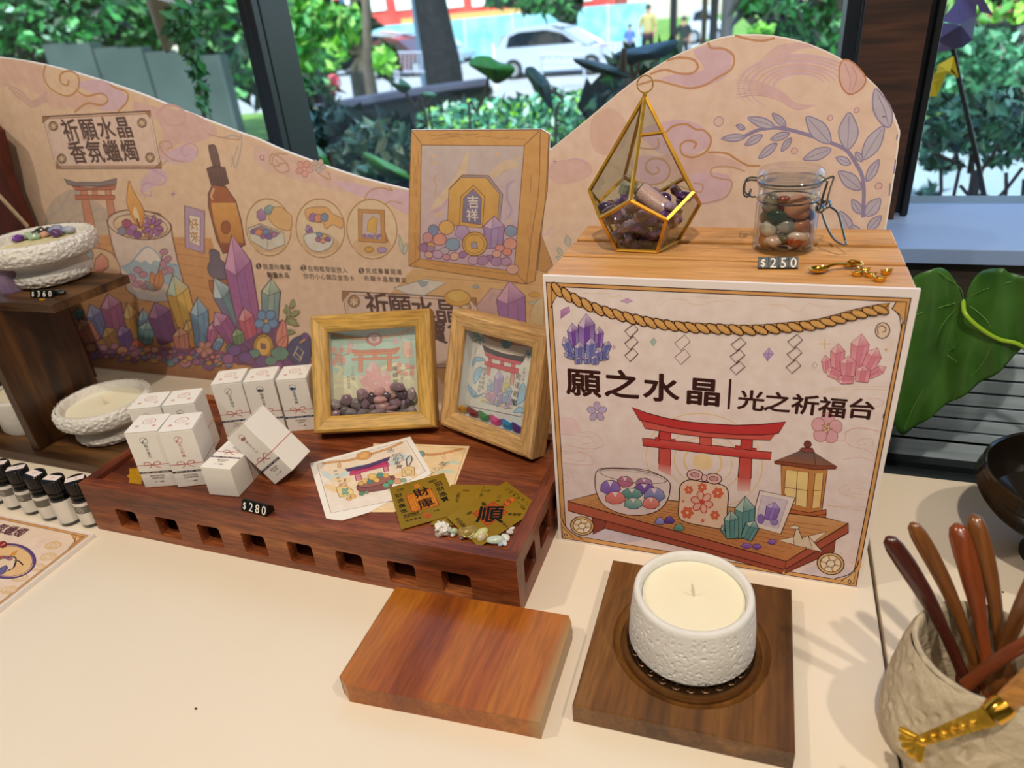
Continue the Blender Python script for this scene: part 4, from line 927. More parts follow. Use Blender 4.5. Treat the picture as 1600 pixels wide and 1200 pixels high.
wspoon((.1610, .3790, .050), Z(1494, 817, .132), 'red', 'reddish wooden spoon with broad flat handle, third from the left', .0070)
wspoon((.1690, .3860, .056), Z(1521, 803, .138), 'mid', 'brown wooden spoon standing fourth from the left in the stone pot', .0060)
l5, u5 = Z(1556, 1062, .055), Z(1600, 962, .110); wspoon(l5, l5 + (u5 - l5) * 1.9, 'mid', 'wooden spoon leaning right, cut by the right photo edge', .0055)
l6, u6 = Z(1508, 1072, .060), Z(1600, 1018, .098); wspoon(l6, l6 + (u6 - l6) * 1.9, 'red', 'reddish wooden stick lying low across the stone pot', .0045, head=False, w0=.0042)
MAT_BR = mat('yellow_brass', '#c8962c', rough=.3, metal=.85, var='#e0b040', vscale=90, bump=.5, bscale=260, bdist=.0012)
pa, pb, pc_, pd_ = Z(1404, 1163, .048), Z(1440, 1157, .058), Z(1548, 1118, .088), Z(1572, 1099, .0945)
t = thing('brass_utensil', pa, 'brass handled utensil with fan-shaped end resting over the pot rim', 'utensil')
nrm_ = (CAM - pb).normalized()
b = MB(); b.tube(spline([pb, pb.lerp(pc_, .3), pb.lerp(pc_, .7), pc_], 6), [.0030 + .0026 * k / 18 for k in range(19)], 10, flat=.3, nrm=nrm_)
dd_ = (pc_ - pb).normalized(); sd = dd_.cross(nrm_).normalized()
for k in range(5):
    c = pb.lerp(pc_, .18 + k * .14); b.stone(c + nrm_ * .0011, .0024, k, 2, (1, 1, 1), Matrix.Identity(4), amp=.25)
b.build('handle', MAT_BR, t, smooth=60)
b = MB()
for k in range(5):
    a = (k - 2) * .42; d_ = (-dd_ * cos(a) + sd * sin(a)); b.tube(spline([pb + dd_ * .001, pb + d_ * .006, pb + d_ * .0125], 4), [.0010, .0014, .0018, .0021, .0023, .0024, .0023, .0021, .0016][:9], 8, flat=.5, nrm=nrm_)
b.stone(pb, .0034, 1, 2, (1, 1, 1), amp=.1); b.build('fan_end', MAT_BR, t, smooth=60)
MB().tube([pc_, pc_.lerp(pd_, .35), pc_.lerp(pd_, .7), pd_], [.0060, .0068, .0068, .0064], 20, flat=.8, nrm=nrm_).build('ferrule', mat('polished_brass', '#d9a63c', rough=.12, metal=1), t)
MB().tube([pd_, pd_ + (pd_ - pc_).normalized() * .012 + Vector((0, 0, .006)), pd_ + (pd_ - pc_).normalized() * .045 + Vector((0, 0, .020))], [.0058, .0056, .0050], 16, flat=.7, nrm=nrm_).build('wooden_grip', wood('spoon_tan', SPW['tan'], 'x', 30, 90, rough=.3, bump=.05), t)
# ================================================================ black pedestal bowl
BC = Vector((.2620, .5750, 0)); MBk = T(BC)
MAT_BLK = mat('black_ceramic', '#17130f', rough=.22, coat=.6, var='#2b2117', vscale=14, bump=.06, bscale=90)
t = thing('pedestal_bowl', BC, 'black ribbed ceramic bowl on a dark foot at the right edge', 'bowl')
out = [(.030, .0300)]
for k in range(46):
    f = k / 45; z = .030 + .052 * f; r = .030 + .0435 * sin(min(1, f * 1.12) * pi / 2) ** .8 - (.0025 * max(0, f - .85) / .15)
    out.append((r + (.0006 if k % 2 else -.0006) * (1 if f < .85 else .2), z))
b = MB(); b.lathe([(0, .029)] + out + [(.0705, .0855), (.0690, .0868), (.0672, .0855), (.0655, .074), (.058, .052), (.040, .038), (0, .034)], MBk, 120); b.build('bowl', MAT_BLK, t, smooth=25)
MB().lathe([(0, 0), (.027, 0), (.0275, .003), (.0245, .010), (.0225, .018), (.0245, .026), (.031, .031), (0, .031)], MBk, 64).build('foot', mat('matte_black', '#16161a', rough=.6), t)
# ================================================================ big heart-shaped leaf
LY = .735
lp = [(1505, 470), (1495, 443), (1480, 424), (1462, 418), (1440, 426), (1420, 444), (1404, 476), (1393, 530), (1385, 590), (1390, 640), (1399, 666), (1411, 679), (1432, 667), (1460, 646), (1500, 620), (1540, 594), (1575, 568), (1600, 541), (1625, 510), (1640, 480), (1635, 450), (1612, 434), (1590, 430), (1576, 426), (1566, 418), (1545, 420), (1526, 432), (1512, 450)]
ctr = Vector((1500, 555)); MAT_LEAF = mat('leaf_green', '#3f7a24', rough=.38, spec=.5, attr=True, var='#cfe0c0', vscale=26, bump=.3, bscale=45, bdist=.002, sss=0)
def lpt(px, py, o=0.):
    d = (Vector((px, py)) - Vector((1480, 550))); bulge = .012 * math.exp(-((px - 1505 + (py - 470) * .42) / 30) ** 2) ; return Yp(px, py, LY + bulge - .00012 * abs(d.x) * .6 - o)
b = MB(); g1, g2, g3 = lin('#4a7c30'), lin('#365f28'), lin('#2f6024'); rings = 14; n = 0; ol = spline(lp, 4, True); N_ = len(ol); pts = []; cols = []
hub = Vector((1490, 545))
for i in range(rings + 1):
    f = i / rings
    for q in ol:
        p_ = hub.lerp(q, f); P3 = lpt(p_.x, p_.y); P3.y += .003 * sin(p_.x * .12) * f; pts.append(P3)
        mixf = .5 + .5 * noise.noise(Vector((p_.x * .02, p_.y * .02, 3))); cols.append(tuple(g1[j] * mixf + g2[j] * (1 - mixf) for j in range(3)))
fs = [(i * N_ + k, i * N_ + (k + 1) % N_, (i + 1) * N_ + (k + 1) % N_, (i + 1) * N_ + k) for i in range(rings) for k in range(N_)]
b.use(MAT_LEAF).add(pts, fs, cols)
t = thing('anthurium_plant', Yp(1640, 700, LY), 'big glossy heart-shaped green leaf beside the poster, right side', 'plant')
o = b.build('leaf', None, t, smooth=80); sm = o.modifiers.new('thick', 'SOLIDIFY'); sm.thickness = .0006
b = MB()
for ve in ([(1505, 470), (1465, 520), (1450, 590), (1425, 640), (1413, 672)], [(1505, 470), (1470, 480), (1436, 490), (1400, 510)], [(1505, 470), (1545, 505), (1548, 540), (1530, 575), (1508, 595), (1490, 625)], [(1505, 470), (1540, 452), (1580, 440)], [(1505, 470), (1500, 450), (1465, 424)], [(1480, 555), (1500, 570), (1512, 592)]):
    b.tube([lpt(x, y, .0006) + Vector((0, 0, 0)) for x, y in spline(ve, 5)], .00045, 5)
b.build('leaf_veins', mat('leaf_vein', '#5d8f3a', rough=.5), t)
b = MB(); st_ = [lpt(1505, 470, .001), Yp(1508, 490, LY - .006), Yp(1530, 512, LY - .010), Yp(1560, 530, LY - .010), Yp(1600, 543, LY - .010), Yp(1660, 600, LY - .004), Yp(1700, 760, LY - .0), Vector((.335, .70, -.02)), Vector((.34, .70, -.75))]
b.tube(spline(st_, 6), .0022, 10); b.build('stem', mat('stem_green', '#8fb52e', rough=.35), t)
# ================================================================ drawing helpers for the printed boards
BRN = '#4a1f18'
def crystal(A, base, tip, w, cl, cm, cd, ln=BRN, lw=1.6, sh=.70, sw=1.0):
    """pointed six-sided crystal in source pixels"""
    bx_, by_ = base; tx, ty = tip; dx, dy = tx - bx_, ty - by_; L = math.hypot(dx, dy); ax, ay = dx / L, dy / L; px_, py_ = -ay, ax
    if px_ < 0: px_, py_ = -px_, -py_
    P = lambda f, s_: (bx_ + dx * f + px_ * w * s_, by_ + dy * f + py_ * w * s_)
    out = [P(0, -.36), P(.06, -.42 * sw), P(sh, -.5), P(1, 0), P(sh + .02, .5), P(.06, .42 * sw), P(0, .36)]
    A.poly(out, (cm, cd)); A.poly([P(sh, -.5), P(1, 0), P(sh - .09, -.12)], cl); A.poly([P(1, 0), P(sh + .02, .5), P(sh - .09, -.12)], (cl, cm))
    A.poly([P(.04, -.14), P(sh - .09, -.12), P(sh - .05, .2), P(.04, .14)], (cm, cm))
    A.line([P(.04, -.14), P(sh - .09, -.12), P(1, 0)], ln, lw * .5, sm=False); A.line([P(sh, -.5), P(sh - .09, -.12), P(sh - .04, .2), P(sh + .02, .5)], ln, lw * .5, sm=False); A.line([P(sh - .04, .2), P(.04, .16)], ln, lw * .45, sm=False)
    A.poly(out, None, ln, lw)
def flower(A, c, r, fill, ln, lw, n=5, rot=0., core=None, pr=.36):
    for k in range(n):
        a = rot + 2 * pi * k / n; A.ell((c[0] + r * .6 * cos(a), c[1] + r * .6 * sin(a)), r * .42, r * pr, fill, ln, lw, a, 12)
    if core: A.ell(c, r * .16, r * .16, core, None, n=8)
def leaf(A, a, b_, w, fill, ln, lw, vein=True):
    dx, dy = b_[0] - a[0], b_[1] - a[1]; L = math.hypot(dx, dy); nx, ny = -dy / L, dx / L
    P = lambda f, s_: (a[0] + dx * f + nx * w * s_, a[1] + dy * f + ny * w * s_)
    A.poly([P(0, 0), P(.2, .36), P(.5, .5), P(.8, .3), P(1, 0), P(.8, -.3), P(.5, -.5), P(.2, -.36)], fill, ln, lw, True, 3)
    if vein: A.line([P(.05, 0), P(.9, 0)], ln, lw * .6, sm=False)
def pebbles(A, reg, n, cols, rmin, rmax, ln, lw, seed):
    R = random.Random(seed); pts = []
    for _ in range(n * 8):
        if len(pts) >= n: break
        f = R.random(); x = reg[0] + (reg[2] - reg[0]) * R.random(); r = rmin + (rmax - rmin) * R.random()
        y0_ = reg[1] + (reg[4] - reg[1]) * (x - reg[0]) / (reg[2] - reg[0]) if len(reg) > 4 else reg[1]
        y = y0_ + (reg[3] - reg[1]) * f
        if all(math.hypot(x - p[0], y - p[1]) > (r + p[2]) * .78 for p in pts): pts.append((x, y, r))
    pts.sort(key=lambda p: p[1])
    for x, y, r in pts: A.ell((x, y), r * 1.12, r * .9, R.choice(cols), ln, lw, R.uniform(-.4, .4), 12)
def torii(A, P, c1, c2, ln, lw):
    """P: dict of px polygons"""
    for k in P: A.poly(P[k], c1 if 'r' not in k else c2, ln, lw)
# ================================================================ big poster on the crate
t0_ = onplane(849, 433, Vector((0, .4977, 0)), Vector((0, 1, 0)))
MAT_POST = mat('poster_card', '#efe6e3', rough=.6, spec=.3, var='#e9dcda', vscale=9)
b = MB(); BX0, BX1, BH_ = -.1612, .1018, .2680
b.use(MAT_POST).box(((BX0 + BX1) / 2, .4992, BH_ / 2), (BX1 - BX0, .003, BH_))
A = Art(b, (BX0, .4977, 0), (1, 0, 0), (0, 0, 1))
ZA, ZB_, ZC_, ZD_ = (840, 420, 4.616), (1120, 420, 4.6156), (840, 640, 4.616), (1120, 640, 4.284)
def topx(z, p): return (z[0] + p[0] / z[2], z[1] + p[1] / z[2])
BO = [topx(ZA, (62, 97)), topx(ZB_, (1400, 213)), (1337.5, 916), topx(ZC_, (176, 926))]
BI = [topx(ZA, (97, 127)), topx(ZB_, (1368, 240)), (1331.5, 909.5), topx(ZC_, (206, 900))]
A.src(0, 0, 1)
# pastel ground patches and clouds
A.poly([BI[0], BI[1], BI[2], BI[3]], ('#eddfdc', '#e6d3d6'))
A.ell((950, 835), 70, 14, '#cfc4d6'); A.ell((1290, 895), 40, 12, '#d8cbd8')
PK, OR_ = '#d99a9c', '#e0b07a'
for c, r in (((1098, 722), 26), ((1098, 722), 40), ((1098, 722), 52), ((1098, 722), 80)): A.circ(c, r, None, '#e8c898', 1.6 if r > 30 else 3, 40)
A.circ((1098, 722), 14, '#ecd0a4')
A.src(*ZC_)
for pts in ([(155, 60), (230, 55), (290, 90), (308, 140), (270, 180), (200, 180), (160, 170), (165, 120), (200, 115), (215, 145), (190, 160)], [(300, 165), (400, 165), (475, 240), (440, 275), (330, 280), (190, 255), (180, 300), (300, 300), (350, 350), (320, 372), (180, 345)], [(190, 320), (330, 310), (405, 370), (370, 400), (180, 385)], [(300, 190), (380, 200), (390, 240), (310, 250)], [(175, 460), (220, 490), (210, 525), (180, 525)]): A.line(pts, PK, 2.5)
A.poly([(155, 62), (230, 55), (300, 100), (300, 170), (200, 178), (155, 150)], '#e8cdd2', sm=True)
A.src(*ZD_)
for pts in ([(860, 150), (930, 125), (1080, 140)], [(770, 215), (850, 205), (900, 245), (1000, 270), (1050, 310), (1045, 340), (950, 320), (840, 335)], [(1045, 235), (1040, 200), (980, 195), (940, 215), (960, 240), (1000, 225)], [(860, 200), (870, 150), (950, 120), (1090, 150)], [(870, 1020), (920, 1025), (915, 1000)], [(800, 1100), (900, 1125)], [(820, 975), (840, 950)]): A.line(pts, PK, 2.5)
for pts in ([(1005, 600), (900, 580), (820, 550), (840, 515), (930, 505), (1010, 545), (1000, 570), (920, 560), (880, 545), (900, 525), (960, 530)], [(730, 640), (830, 655), (990, 680)], [(740, 645), (1000, 655)]): A.line(pts, OR_, 2.5)
A.src(*ZB_)
for pts in ([(730, 915), (760, 880), (850, 858), (1000, 850), (1225, 850)], [(745, 930), (790, 890), (900, 868), (1225, 872)], [(340, 255), (480, 265), (530, 295), (600, 305), (660, 250), (750, 270), (850, 270)]): A.line(pts, OR_, 2.2)
for pts in ([(1100, 1000), (1180, 990), (1200, 960), (1150, 935), (1080, 940)], [(920, 1190), (1000, 1150), (1150, 1165)]): A.line(pts, PK, 2.5)
A.src(*ZA)
for pts in ([(320, 178), (500, 178), (530, 205), (600, 190)], [(880, 270), (950, 220), (1070, 225), (1100, 250), (1180, 262), (1260, 235), (1350, 235)], [(1100, 200), (1200, 205), (1310, 210), (1431, 240)]): A.line(pts, OR_, 2.2)
# frame lines
A.src(0, 0, 1)
for i in range(4):
    p, q = BO[i], BO[(i + 1) % 4]; r_, s_ = BI[i], BI[(i + 1) % 4]
    A.poly([p, q, s_, r_], '#d9a468')
A.poly(BO, None, '#3a1512', 1.9); A.poly(BI, None, '#3a1512', 1.9)
A.src(*ZA)
A.line([(97, 285), (115, 230), (155, 175)], '#3a1512', 7); A.poly([(97, 135), (150, 150), (155, 175), (100, 250)], '#d9a468', '#3a1512', 6); A.ell((118, 150), 12, 10, None, '#3a1512', 5)
A.src(*ZB_); A.poly([(1265, 290), (1320, 330), (1352, 400), (1368, 240), (1290, 240)], '#d9a468', '#3a1512', 6); A.line([(1285, 300), (1318, 350), (1330, 430)], '#3a1512', 6)
A.src(*ZC_); A.line([(168, 780), (185, 830), (235, 890), (310, 935)], '#d9a468', 16); A.line([(176, 780), (195, 830), (245, 885), (330, 938)], '#3a1512', 6); A.poly([(180, 845), (262, 927), (180, 918)], '#d9b27a', '#3a1512', 6); A.ell((203, 903), 10, 8, None, '#3a1512', 5)
A.src(*ZD_); A.line([(960, 1010), (950, 1060), (890, 1120), (800, 1140)], '#d9a468', 16); A.line([(950, 1010), (935, 1055), (880, 1105), (790, 1130)], '#3a1512', 6); A.poly([(930, 1080), (915, 1165), (830, 1150)], '#d9b27a', '#3a1512', 6); A.ell((888, 1150), 9, 12, None, '#3a1512', 5)
# rope
A.src(0, 0, 1)
cen = [topx(ZA, p) for p in ((140, 150), (270, 220), (400, 278), (550, 325), (700, 362), (850, 392), (1000, 412), (1150, 425), (1300, 432))] + [topx(ZB_, p) for p in ((30, 433), (200, 440), (350, 435), (500, 422), (700, 402), (850, 368), (1000, 328), (1150, 296), (1245, 285))]
sp = spline(cen, 12); acc = 0; last = -99
A.line(cen, '#3a1512', 15, n=6); A.line(cen, '#d3a05e', 13.5, n=6)
tot = sum((sp[i + 1] - sp[i]).length for i in range(len(sp) - 1)); step = tot / 33
for i in range(len(sp) - 1):
    d = sp[i + 1] - sp[i]
    if acc - last >= step:
        last = acc; a = math.atan2(d.y, d.x); A.ell(tuple(sp[i]), 13.2, 5.7, '#d9a866', '#3a1512', 1.8, a + .52, 14)
        A.line([(sp[i].x - 3, sp[i].y + 2), (sp[i].x + 4, sp[i].y + 5), (sp[i].x + 8, sp[i].y + 5.5)], '#a5723a', .7)
    acc += d.length
A.src(*ZB_); A.line([(1215, 275), (1250, 240)], '#3a1512', 6, sm=False); A.line([(1260, 285), (1290, 245)], '#3a1512', 6, sm=False)
# paper streamers
def dia(c, w, h, k=.0): A.poly([(c[0] + w * .28, c[1] - h), (c[0] + w, c[1] - h * .15), (c[0] - w * .2, c[1] + h), (c[0] - w, c[1] + h * .05)], None, BRN, 6)
A.src(*ZA)
for c in ((678, 445), (677, 533), (677, 620)): dia(c, 48, 48)
for c in ((1045, 533), (1045, 635)): dia(c, 56, 56)
A.src(*ZB_)
for c in ((157, 540), (150, 627), (150, 712), (565, 518), (560, 610), (553, 702)): dia(c, 54, 48)
# crystal clusters
A.src(*ZA)
for bs, tp, w in (((265, 570), (250, 388), 82), ((440, 570), (446, 415), 66), ((355, 600), (352, 320), 122), ((245, 625), (188, 488), 62), ((478, 620), (515, 520), 62), ((305, 655), (302, 522), 78), ((385, 640), (387, 495), 80), ((265, 640), (190, 606), 42), ((440, 660), (440, 575), 64), ((470, 645), (518, 628), 36), ((295, 682), (293, 634), 58), ((357, 682), (360, 632), 52), ((415, 686), (412, 620), 62)):
    hi = tp[1] < 430; crystal(A, bs, tp, w, '#d9c6e2', '#7a4aa8' if hi else '#6d6fb8', '#a794cc' if hi else '#8f98cc', '#3b2450', 3.2)
A.poly([(205, 280), (228, 272), (232, 310), (165, 360), (168, 300)], ('#c79ac6', '#b070b0'), '#6a3a70', 3); A.poly([(597, 233), (648, 213), (686, 233), (645, 248)], '#cda7cf', '#7a4a80', 3)
A.poly([(838, 497), (858, 525), (836, 560), (812, 527)], '#a9bcb8', '#78908c', 3); A.poly([(550, 548), (562, 564), (550, 580), (538, 564)], '#dcb3c4', '#a06a80', 3)
for k in range(5): a = -pi / 2 + k * 2 * pi / 5; A.ell((428 + 42 * cos(a), 1032 + 42 * sin(a)), 33, 24, '#b9acd0', '#8a4a50', 3, a, 12)
A.src(*ZB_)
for bs, tp, w in (((1010, 720), (1045, 467), 132), ((866, 730), (876, 537), 106), ((1075, 745), (1160, 568), 112), ((800, 745), (782, 622), 66), ((1095, 775), (1222, 705), 58), ((945, 775), (948, 628), 118), ((890, 775), (785, 725), 74), ((1045, 815), (1058, 695), 112), ((985, 800), (862, 798), 62)):
    crystal(A, bs, tp, w, '#ecc3c8', '#d9879c', '#e5a6b2', '#a83a4c', 3.4)
A.poly([(378, 567), (410, 612), (365, 667), (332, 618)], ('#c9aed6', '#b08cc4'), '#80589a', 3); A.line([(378, 567), (365, 667)], '#80589a', 2.5, sm=False); A.line([(335, 615), (410, 612)], '#80589a', 2.5, sm=False)
A.poly([(706, 672), (724, 694), (706, 720), (688, 696)], None, '#8fa09c', 5)
A.line([(735, 540), (820, 540)], '#e0b878', 5, sm=False); A.line([(780, 505), (776, 582)], '#e0b878', 5, sm=False); A.poly([(1206, 582), (1228, 572), (1226, 598)], '#dba468')
A.ell((1195, 445), 52, 58, '#e6cdb8', '#3a1512', 7, .2, 14); A.line([(1165, 470), (1160, 430), (1185, 410), (1215, 425), (1215, 450), (1190, 455)], '#3a1512', 6)
# title
TB = '#3a1714'
A.src(*ZA)
for ch, c, h in (('願', (330, 820), 218), ('之', (605, 833), 222), ('水', (890, 858), 224), ('晶', (1195, 886), 226)): A.text(ch, c, h, TB, .050, wsc=1.12)
A.line([(1391, 795), (1377, 1013)], TB, 17, sm=False)
A.src(*ZB_)
for ch, c, h in (('光', (247, 948), 166), ('之', (437, 962), 166), ('祈', (636, 980), 168), ('福', (836, 1000), 170), ('台', (1042, 1010), 172)): A.text(ch, c, h, TB, .046, wsc=1.10)
A.poly([(1200, 1045), (1212, 1050), (1206, 1082), (1196, 1078)], TB)
# torii
A.src(0, 0, 1); R1, R2_, RL_ = '#c0383a', '#cc5a52', '#5e1a1c'
A.poly([(1030.6, 668), (1048.4, 669), (1048, 728), (1029, 724)], (R1, R2_), RL_, 1.3); A.poly([(1029, 724), (1048, 728), (1048, 744), (1028.5, 734)], (R2_, '#e2b8b4'))
A.poly([(1158.5, 682), (1176, 683), (1173.5, 748), (1153, 746)], (R1, R2_), RL_, 1.3); A.poly([(1153, 746), (1173.5, 748), (1172.5, 768), (1151.5, 767)], (R2_, '#e2bcb6'))
A.poly([(1003.6, 684.4), (1020, 686), (1048, 688), (1093.5, 693), (1148.7, 700), (1176, 704), (1205.5, 706.5), (1204, 718.3), (1176, 716.5), (1150, 713.7), (1093, 707), (1048, 701.7), (1005, 696.8)], (R2_, R1), RL_, 1.3)
A.poly([(1024, 683), (1028, 683), (1030, 673), (1030, 690), (1024, 689)], R1, RL_, 1); A.poly([(1048, 686), (1055, 686), (1055, 690), (1048, 690)], R1, RL_, 1)
A.poly([(1149, 696), (1158, 697), (1158, 702), (1149, 702)], R1, RL_, 1); A.poly([(1174, 700), (1182, 700), (1182, 704), (1174, 704)], R1, RL_, 1)
A.poly([(1093.5, 676), (1112.5, 679), (1112, 697), (1093.5, 694.5)], R2_, RL_, 1.3)
A.poly([(1000, 655), (1060, 668), (1100, 674), (1150, 678), (1213, 676), (1203, 688), (1150, 686), (1100, 683), (1060, 678), (1008, 669.5)], R2_, RL_, 1.3)
A.poly([(987.3, 636), (1010, 645), (1040, 653), (1070, 658.5), (1100, 661.5), (1150, 664.5), (1190, 663), (1228, 659), (1216, 677), (1190, 679.5), (1150, 679), (1100, 675.5), (1050, 668), (999.2, 656.2)], (R1, R1), RL_, 1.5)
# lantern
A.src(*ZD_); LB = '#5a2418'
A.poly([(430, 372), (740, 408), (700, 700), (620, 745), (440, 700)], ('#c98a50', '#c07a44'), LB, 5)
A.poly([(462, 402), (615, 420), (600, 655), (505, 632), (450, 560)], ('#ecd08c', '#eccf96'), LB, 4); A.line([(540, 410), (528, 635)], LB, 4, sm=False); A.line([(452, 518), (608, 542)], LB, 4, sm=False)
A.poly([(658, 428), (716, 420), (692, 652), (636, 662)], ('#e4bf7a', '#ecc88a'), LB, 4); A.line([(648, 543), (704, 538)], LB, 4, sm=False)
A.poly([(480, 665), (620, 690), (735, 668), (732, 700), (720, 745), (620, 772), (480, 745)], '#b5653c', LB, 5); A.line([(480, 700), (620, 722), (735, 695)], LB, 4, sm=False)
A.poly([(383, 348), (555, 282), (655, 290), (805, 383), (795, 398), (655, 402), (388, 362)], '#8a4a34', LB, 5); A.poly([(395, 340), (555, 275), (650, 285), (662, 372)], ('#6a5a5c', '#94604a')); A.poly([(650, 285), (790, 372), (662, 372)], ('#6e5c5c', '#8e5f4e')); A.line([(650, 290), (662, 374)], LB, 4, sm=False); A.line([(390, 342), (660, 374), (800, 376)], LB, 4, sm=False)
A.poly([(552, 268), (570, 255), (640, 258), (655, 285), (600, 290)], '#8a4a44', LB, 5); A.ell((608, 232), 24, 24, '#7a3a38', LB, 5)
# low table
A.src(0, 0, 1)
A.poly([(931, 806), (1226, 888), (1222, 896), (1120, 868), (931, 822)], '#9c4a38', BRN, 1.2); A.poly([(925, 806), (948, 812), (944, 826), (927, 835)], '#8a4034', BRN, 1.2)
A.poly([(1306, 840), (1303, 862), (1226, 896), (1228, 886)], '#8f4234', BRN, 1.2)
A.poly([(886.6, 783), (933, 771), (1048, 782), (1240, 803), (1288, 808.5), (1325.4, 817.4), (1228.5, 877)], ('#cf9a68', '#c07c4c'), BRN, 1.4)
for k in range(9):
    f = (k + .7) / 10; a = (886.6 + (933 - 886.6) * f, 783 + (771 - 783) * f); c = (1228.5 + (1325.4 - 1228.5) * f, 877 + (817.4 - 877) * f); A.line([(a[0] + (c[0] - a[0]) * u, a[1] + (c[1] - a[1]) * u + sin(u * 9 + k) * .6) for u in (.05, .2, .4, .6, .8, .95)], '#a5653a', .8)
A.poly([(886.6, 783), (1228.5, 877), (1226.2, 889.8), (887.2, 797.7)], ('#b5604a', '#a34e3c'), BRN, 1.4); A.poly([(1228.5, 877), (1325.4, 817.4), (1325.4, 831.9), (1226.2, 889.8)], '#a8543e', BRN, 1.4)
# glass bowl of stones
A.src(*ZC_)
A.poly([(440, 432), (415, 520), (430, 610), (485, 695), (600, 748), (740, 762), (865, 730), (932, 660), (955, 580), (940, 510), (800, 440), (600, 420)], ('#ead9d8', '#dccad0'), BRN, 6, True, 3)
for c, rx, ry, c1, c2 in (((630, 520), 60, 42, '#c97a98', '#b0648c'), ((768, 525), 62, 34, '#c090b8', '#8a58a8'), ((525, 560), 75, 55, '#9c7cc8', '#7a5cb8'), ((770, 570), 80, 40, '#8a62b4', '#6a48a0'), ((680, 605), 78, 42, '#7fa8a0', '#4a8288'), ((842, 615), 78, 56, '#a49cd0', '#5a7ab4'), ((560, 635), 76, 48, '#e08a84', '#d0706c'), ((690, 675), 68, 42, '#a0bcb0', '#5a8c94'), ((818, 672), 62, 46, '#e49a8c', '#cc6868')):
    pts = [(c[0] + rx * cos(a) * (1 + .08 * sin(3 * a)), c[1] + ry * sin(a)) for a in [2 * pi * k / 8 + .3 for k in range(8)]]; A.poly(pts, (c1, c2), BRN, 4); A.poly([(c[0] - rx * .3, c[1] - ry * .9), (c[0] + rx * .25, c[1] - ry * .8), (c[0], c[1] - ry * .1)], '#e4d3e0')
A.ell((690, 478), 246, 44, None, BRN, 5, .13, 28); A.ell((690, 484), 234, 36, None, '#b9a4ac', 4, .13, 28)
# charm pouch
A.poly([(1030, 545), (1095, 505), (1190, 520), (1310, 535), (1372, 580), (1370, 700), (1345, 850), (1200, 838), (1070, 810), (1018, 770), (1022, 640)], ('#e8c8b4', '#ecccb8'), BRN, 7, True, 3)
for c, r in (((1090, 578), 32), ((1188, 558), 34), ((1300, 600), 42), ((1080, 742), 46), ((1278, 760), 36), ((1190, 800), 14), ((1050, 660), 9), ((1240, 705), 9)): flower(A, c, r, '#d96a4c', None, 1, 6, c[0] * .1, '#ecccb8')
flower(A, (1186, 665), 80, '#e4b3a4', '#cf4a3c', 7, 6, .3, '#cf4a3c', .30)
for c in ((1135, 470), (1270, 497)): A.ell(c, 58, 38, '#e6bcc0', BRN, 6, .1, 16); A.ell(c, 32, 17, '#c99a98', BRN, 4, .1, 12)
A.ell((1203, 492), 20, 24, '#e6bcc0', BRN, 5)
for bs, w, c1, c2 in (((882, 805), 40, '#a9a4dc', '#7274b8'), ((950, 797), 42, '#7a5ab0', '#4a2f90'), ((1020, 850), 42, '#7fae9c', '#4a8a80')): A.poly([(bs[0] - w, bs[1] + 10), (bs[0] - w * .4, bs[1] - 26), (bs[0] + w * .3, bs[1] - 28), (bs[0] + w, bs[1] + 8), (bs[0] + w * .5, bs[1] + 24), (bs[0] - w * .5, bs[1] + 24)], (c1, c2), BRN, 4)
# card, teal crystals, crane, gems
A.src(*ZD_)
A.poly([(288, 540), (525, 590), (428, 832), (222, 775)], '#e9dad8', BRN, 6); A.poly([(302, 572), (475, 605), (410, 795), (260, 755)], '#d5c6d8', '#8a80a8', 3)
crystal(A, (355, 740), (388, 618), 92, '#c9b8e0', '#9a7cc8', '#8468b8', '#5a3a90', 4); A.ell((295, 730), 22, 32, '#8a70bc', '#5a3a90', 3); A.ell((385, 752), 26, 20, '#9a84c8', '#5a3a90', 3)
for bs, tp, w in (((188, 860), (190, 578), 138), ((80, 840), (35, 772), 56), ((105, 860), (95, 672), 100), ((195, 865), (255, 740), 96)): crystal(A, bs, tp, w, '#b9cfc8', '#5c8f94', '#6f9c96', '#1e3840', 5)
A.poly([(560, 860), (735, 815), (655, 885), (705, 950), (600, 930)], '#e6d3c0', BRN, 4); A.poly([(410, 875), (520, 850), (530, 905)], '#e9d8c6', BRN, 4); A.poly([(540, 785), (575, 870), (610, 840), (640, 930), (520, 908), (512, 860), (530, 800)], '#dcc8b4', BRN, 4); A.poly([(480, 790), (520, 772), (555, 785), (540, 800)], '#e6d3c0', BRN, 4); A.line([(610, 842), (705, 948)], BRN, 4, sm=False)
for x, y, w in ((200, 912, 42), (270, 915, 34), (370, 886, 32)): A.poly([(x - w, y + 4), (x - w * .5, y - 18), (x + w * .4, y - 18), (x + w, y + 2), (x, y + 20)], ('#a878c8', '#6a3aa0'), '#3a1a60', 3)
flower(A, (735, 125), 104, '#dfaab8', '#a8685c', 4, 5, -1.45, None, .44)
for k in range(5): a = -1.2 + k * 2 * pi / 5; A.line([(735, 125), (735 + 42 * cos(a), 125 + 42 * sin(a))], '#b8824c', 8, sm=False)
for z_, c, r in ((ZC_, (322, 838), 84), (ZD_, (762, 1030), 90)):
    A.src(*z_); A.ell(c, r, r * .8, '#d9b078', '#3a1512', 6, .15, 28); A.ell(c, r * .78, r * .62, '#e9dac6', '#3a1512', 5, .15, 24)
    for k in range(6):
        a = k * pi / 3 + .3; A.line([(c[0] + r * .32 * cos(a), c[1] + r * .26 * sin(a)), (c[0] + r * .76 * cos(a), c[1] + r * .6 * sin(a))], '#c99a5c', 10, sm=False)
    A.poly([(c[0] + r * .34 * cos(k * pi / 3), c[1] + r * .28 * sin(k * pi / 3)) for k in range(6)], '#e9dac6', '#3a1512', 5)
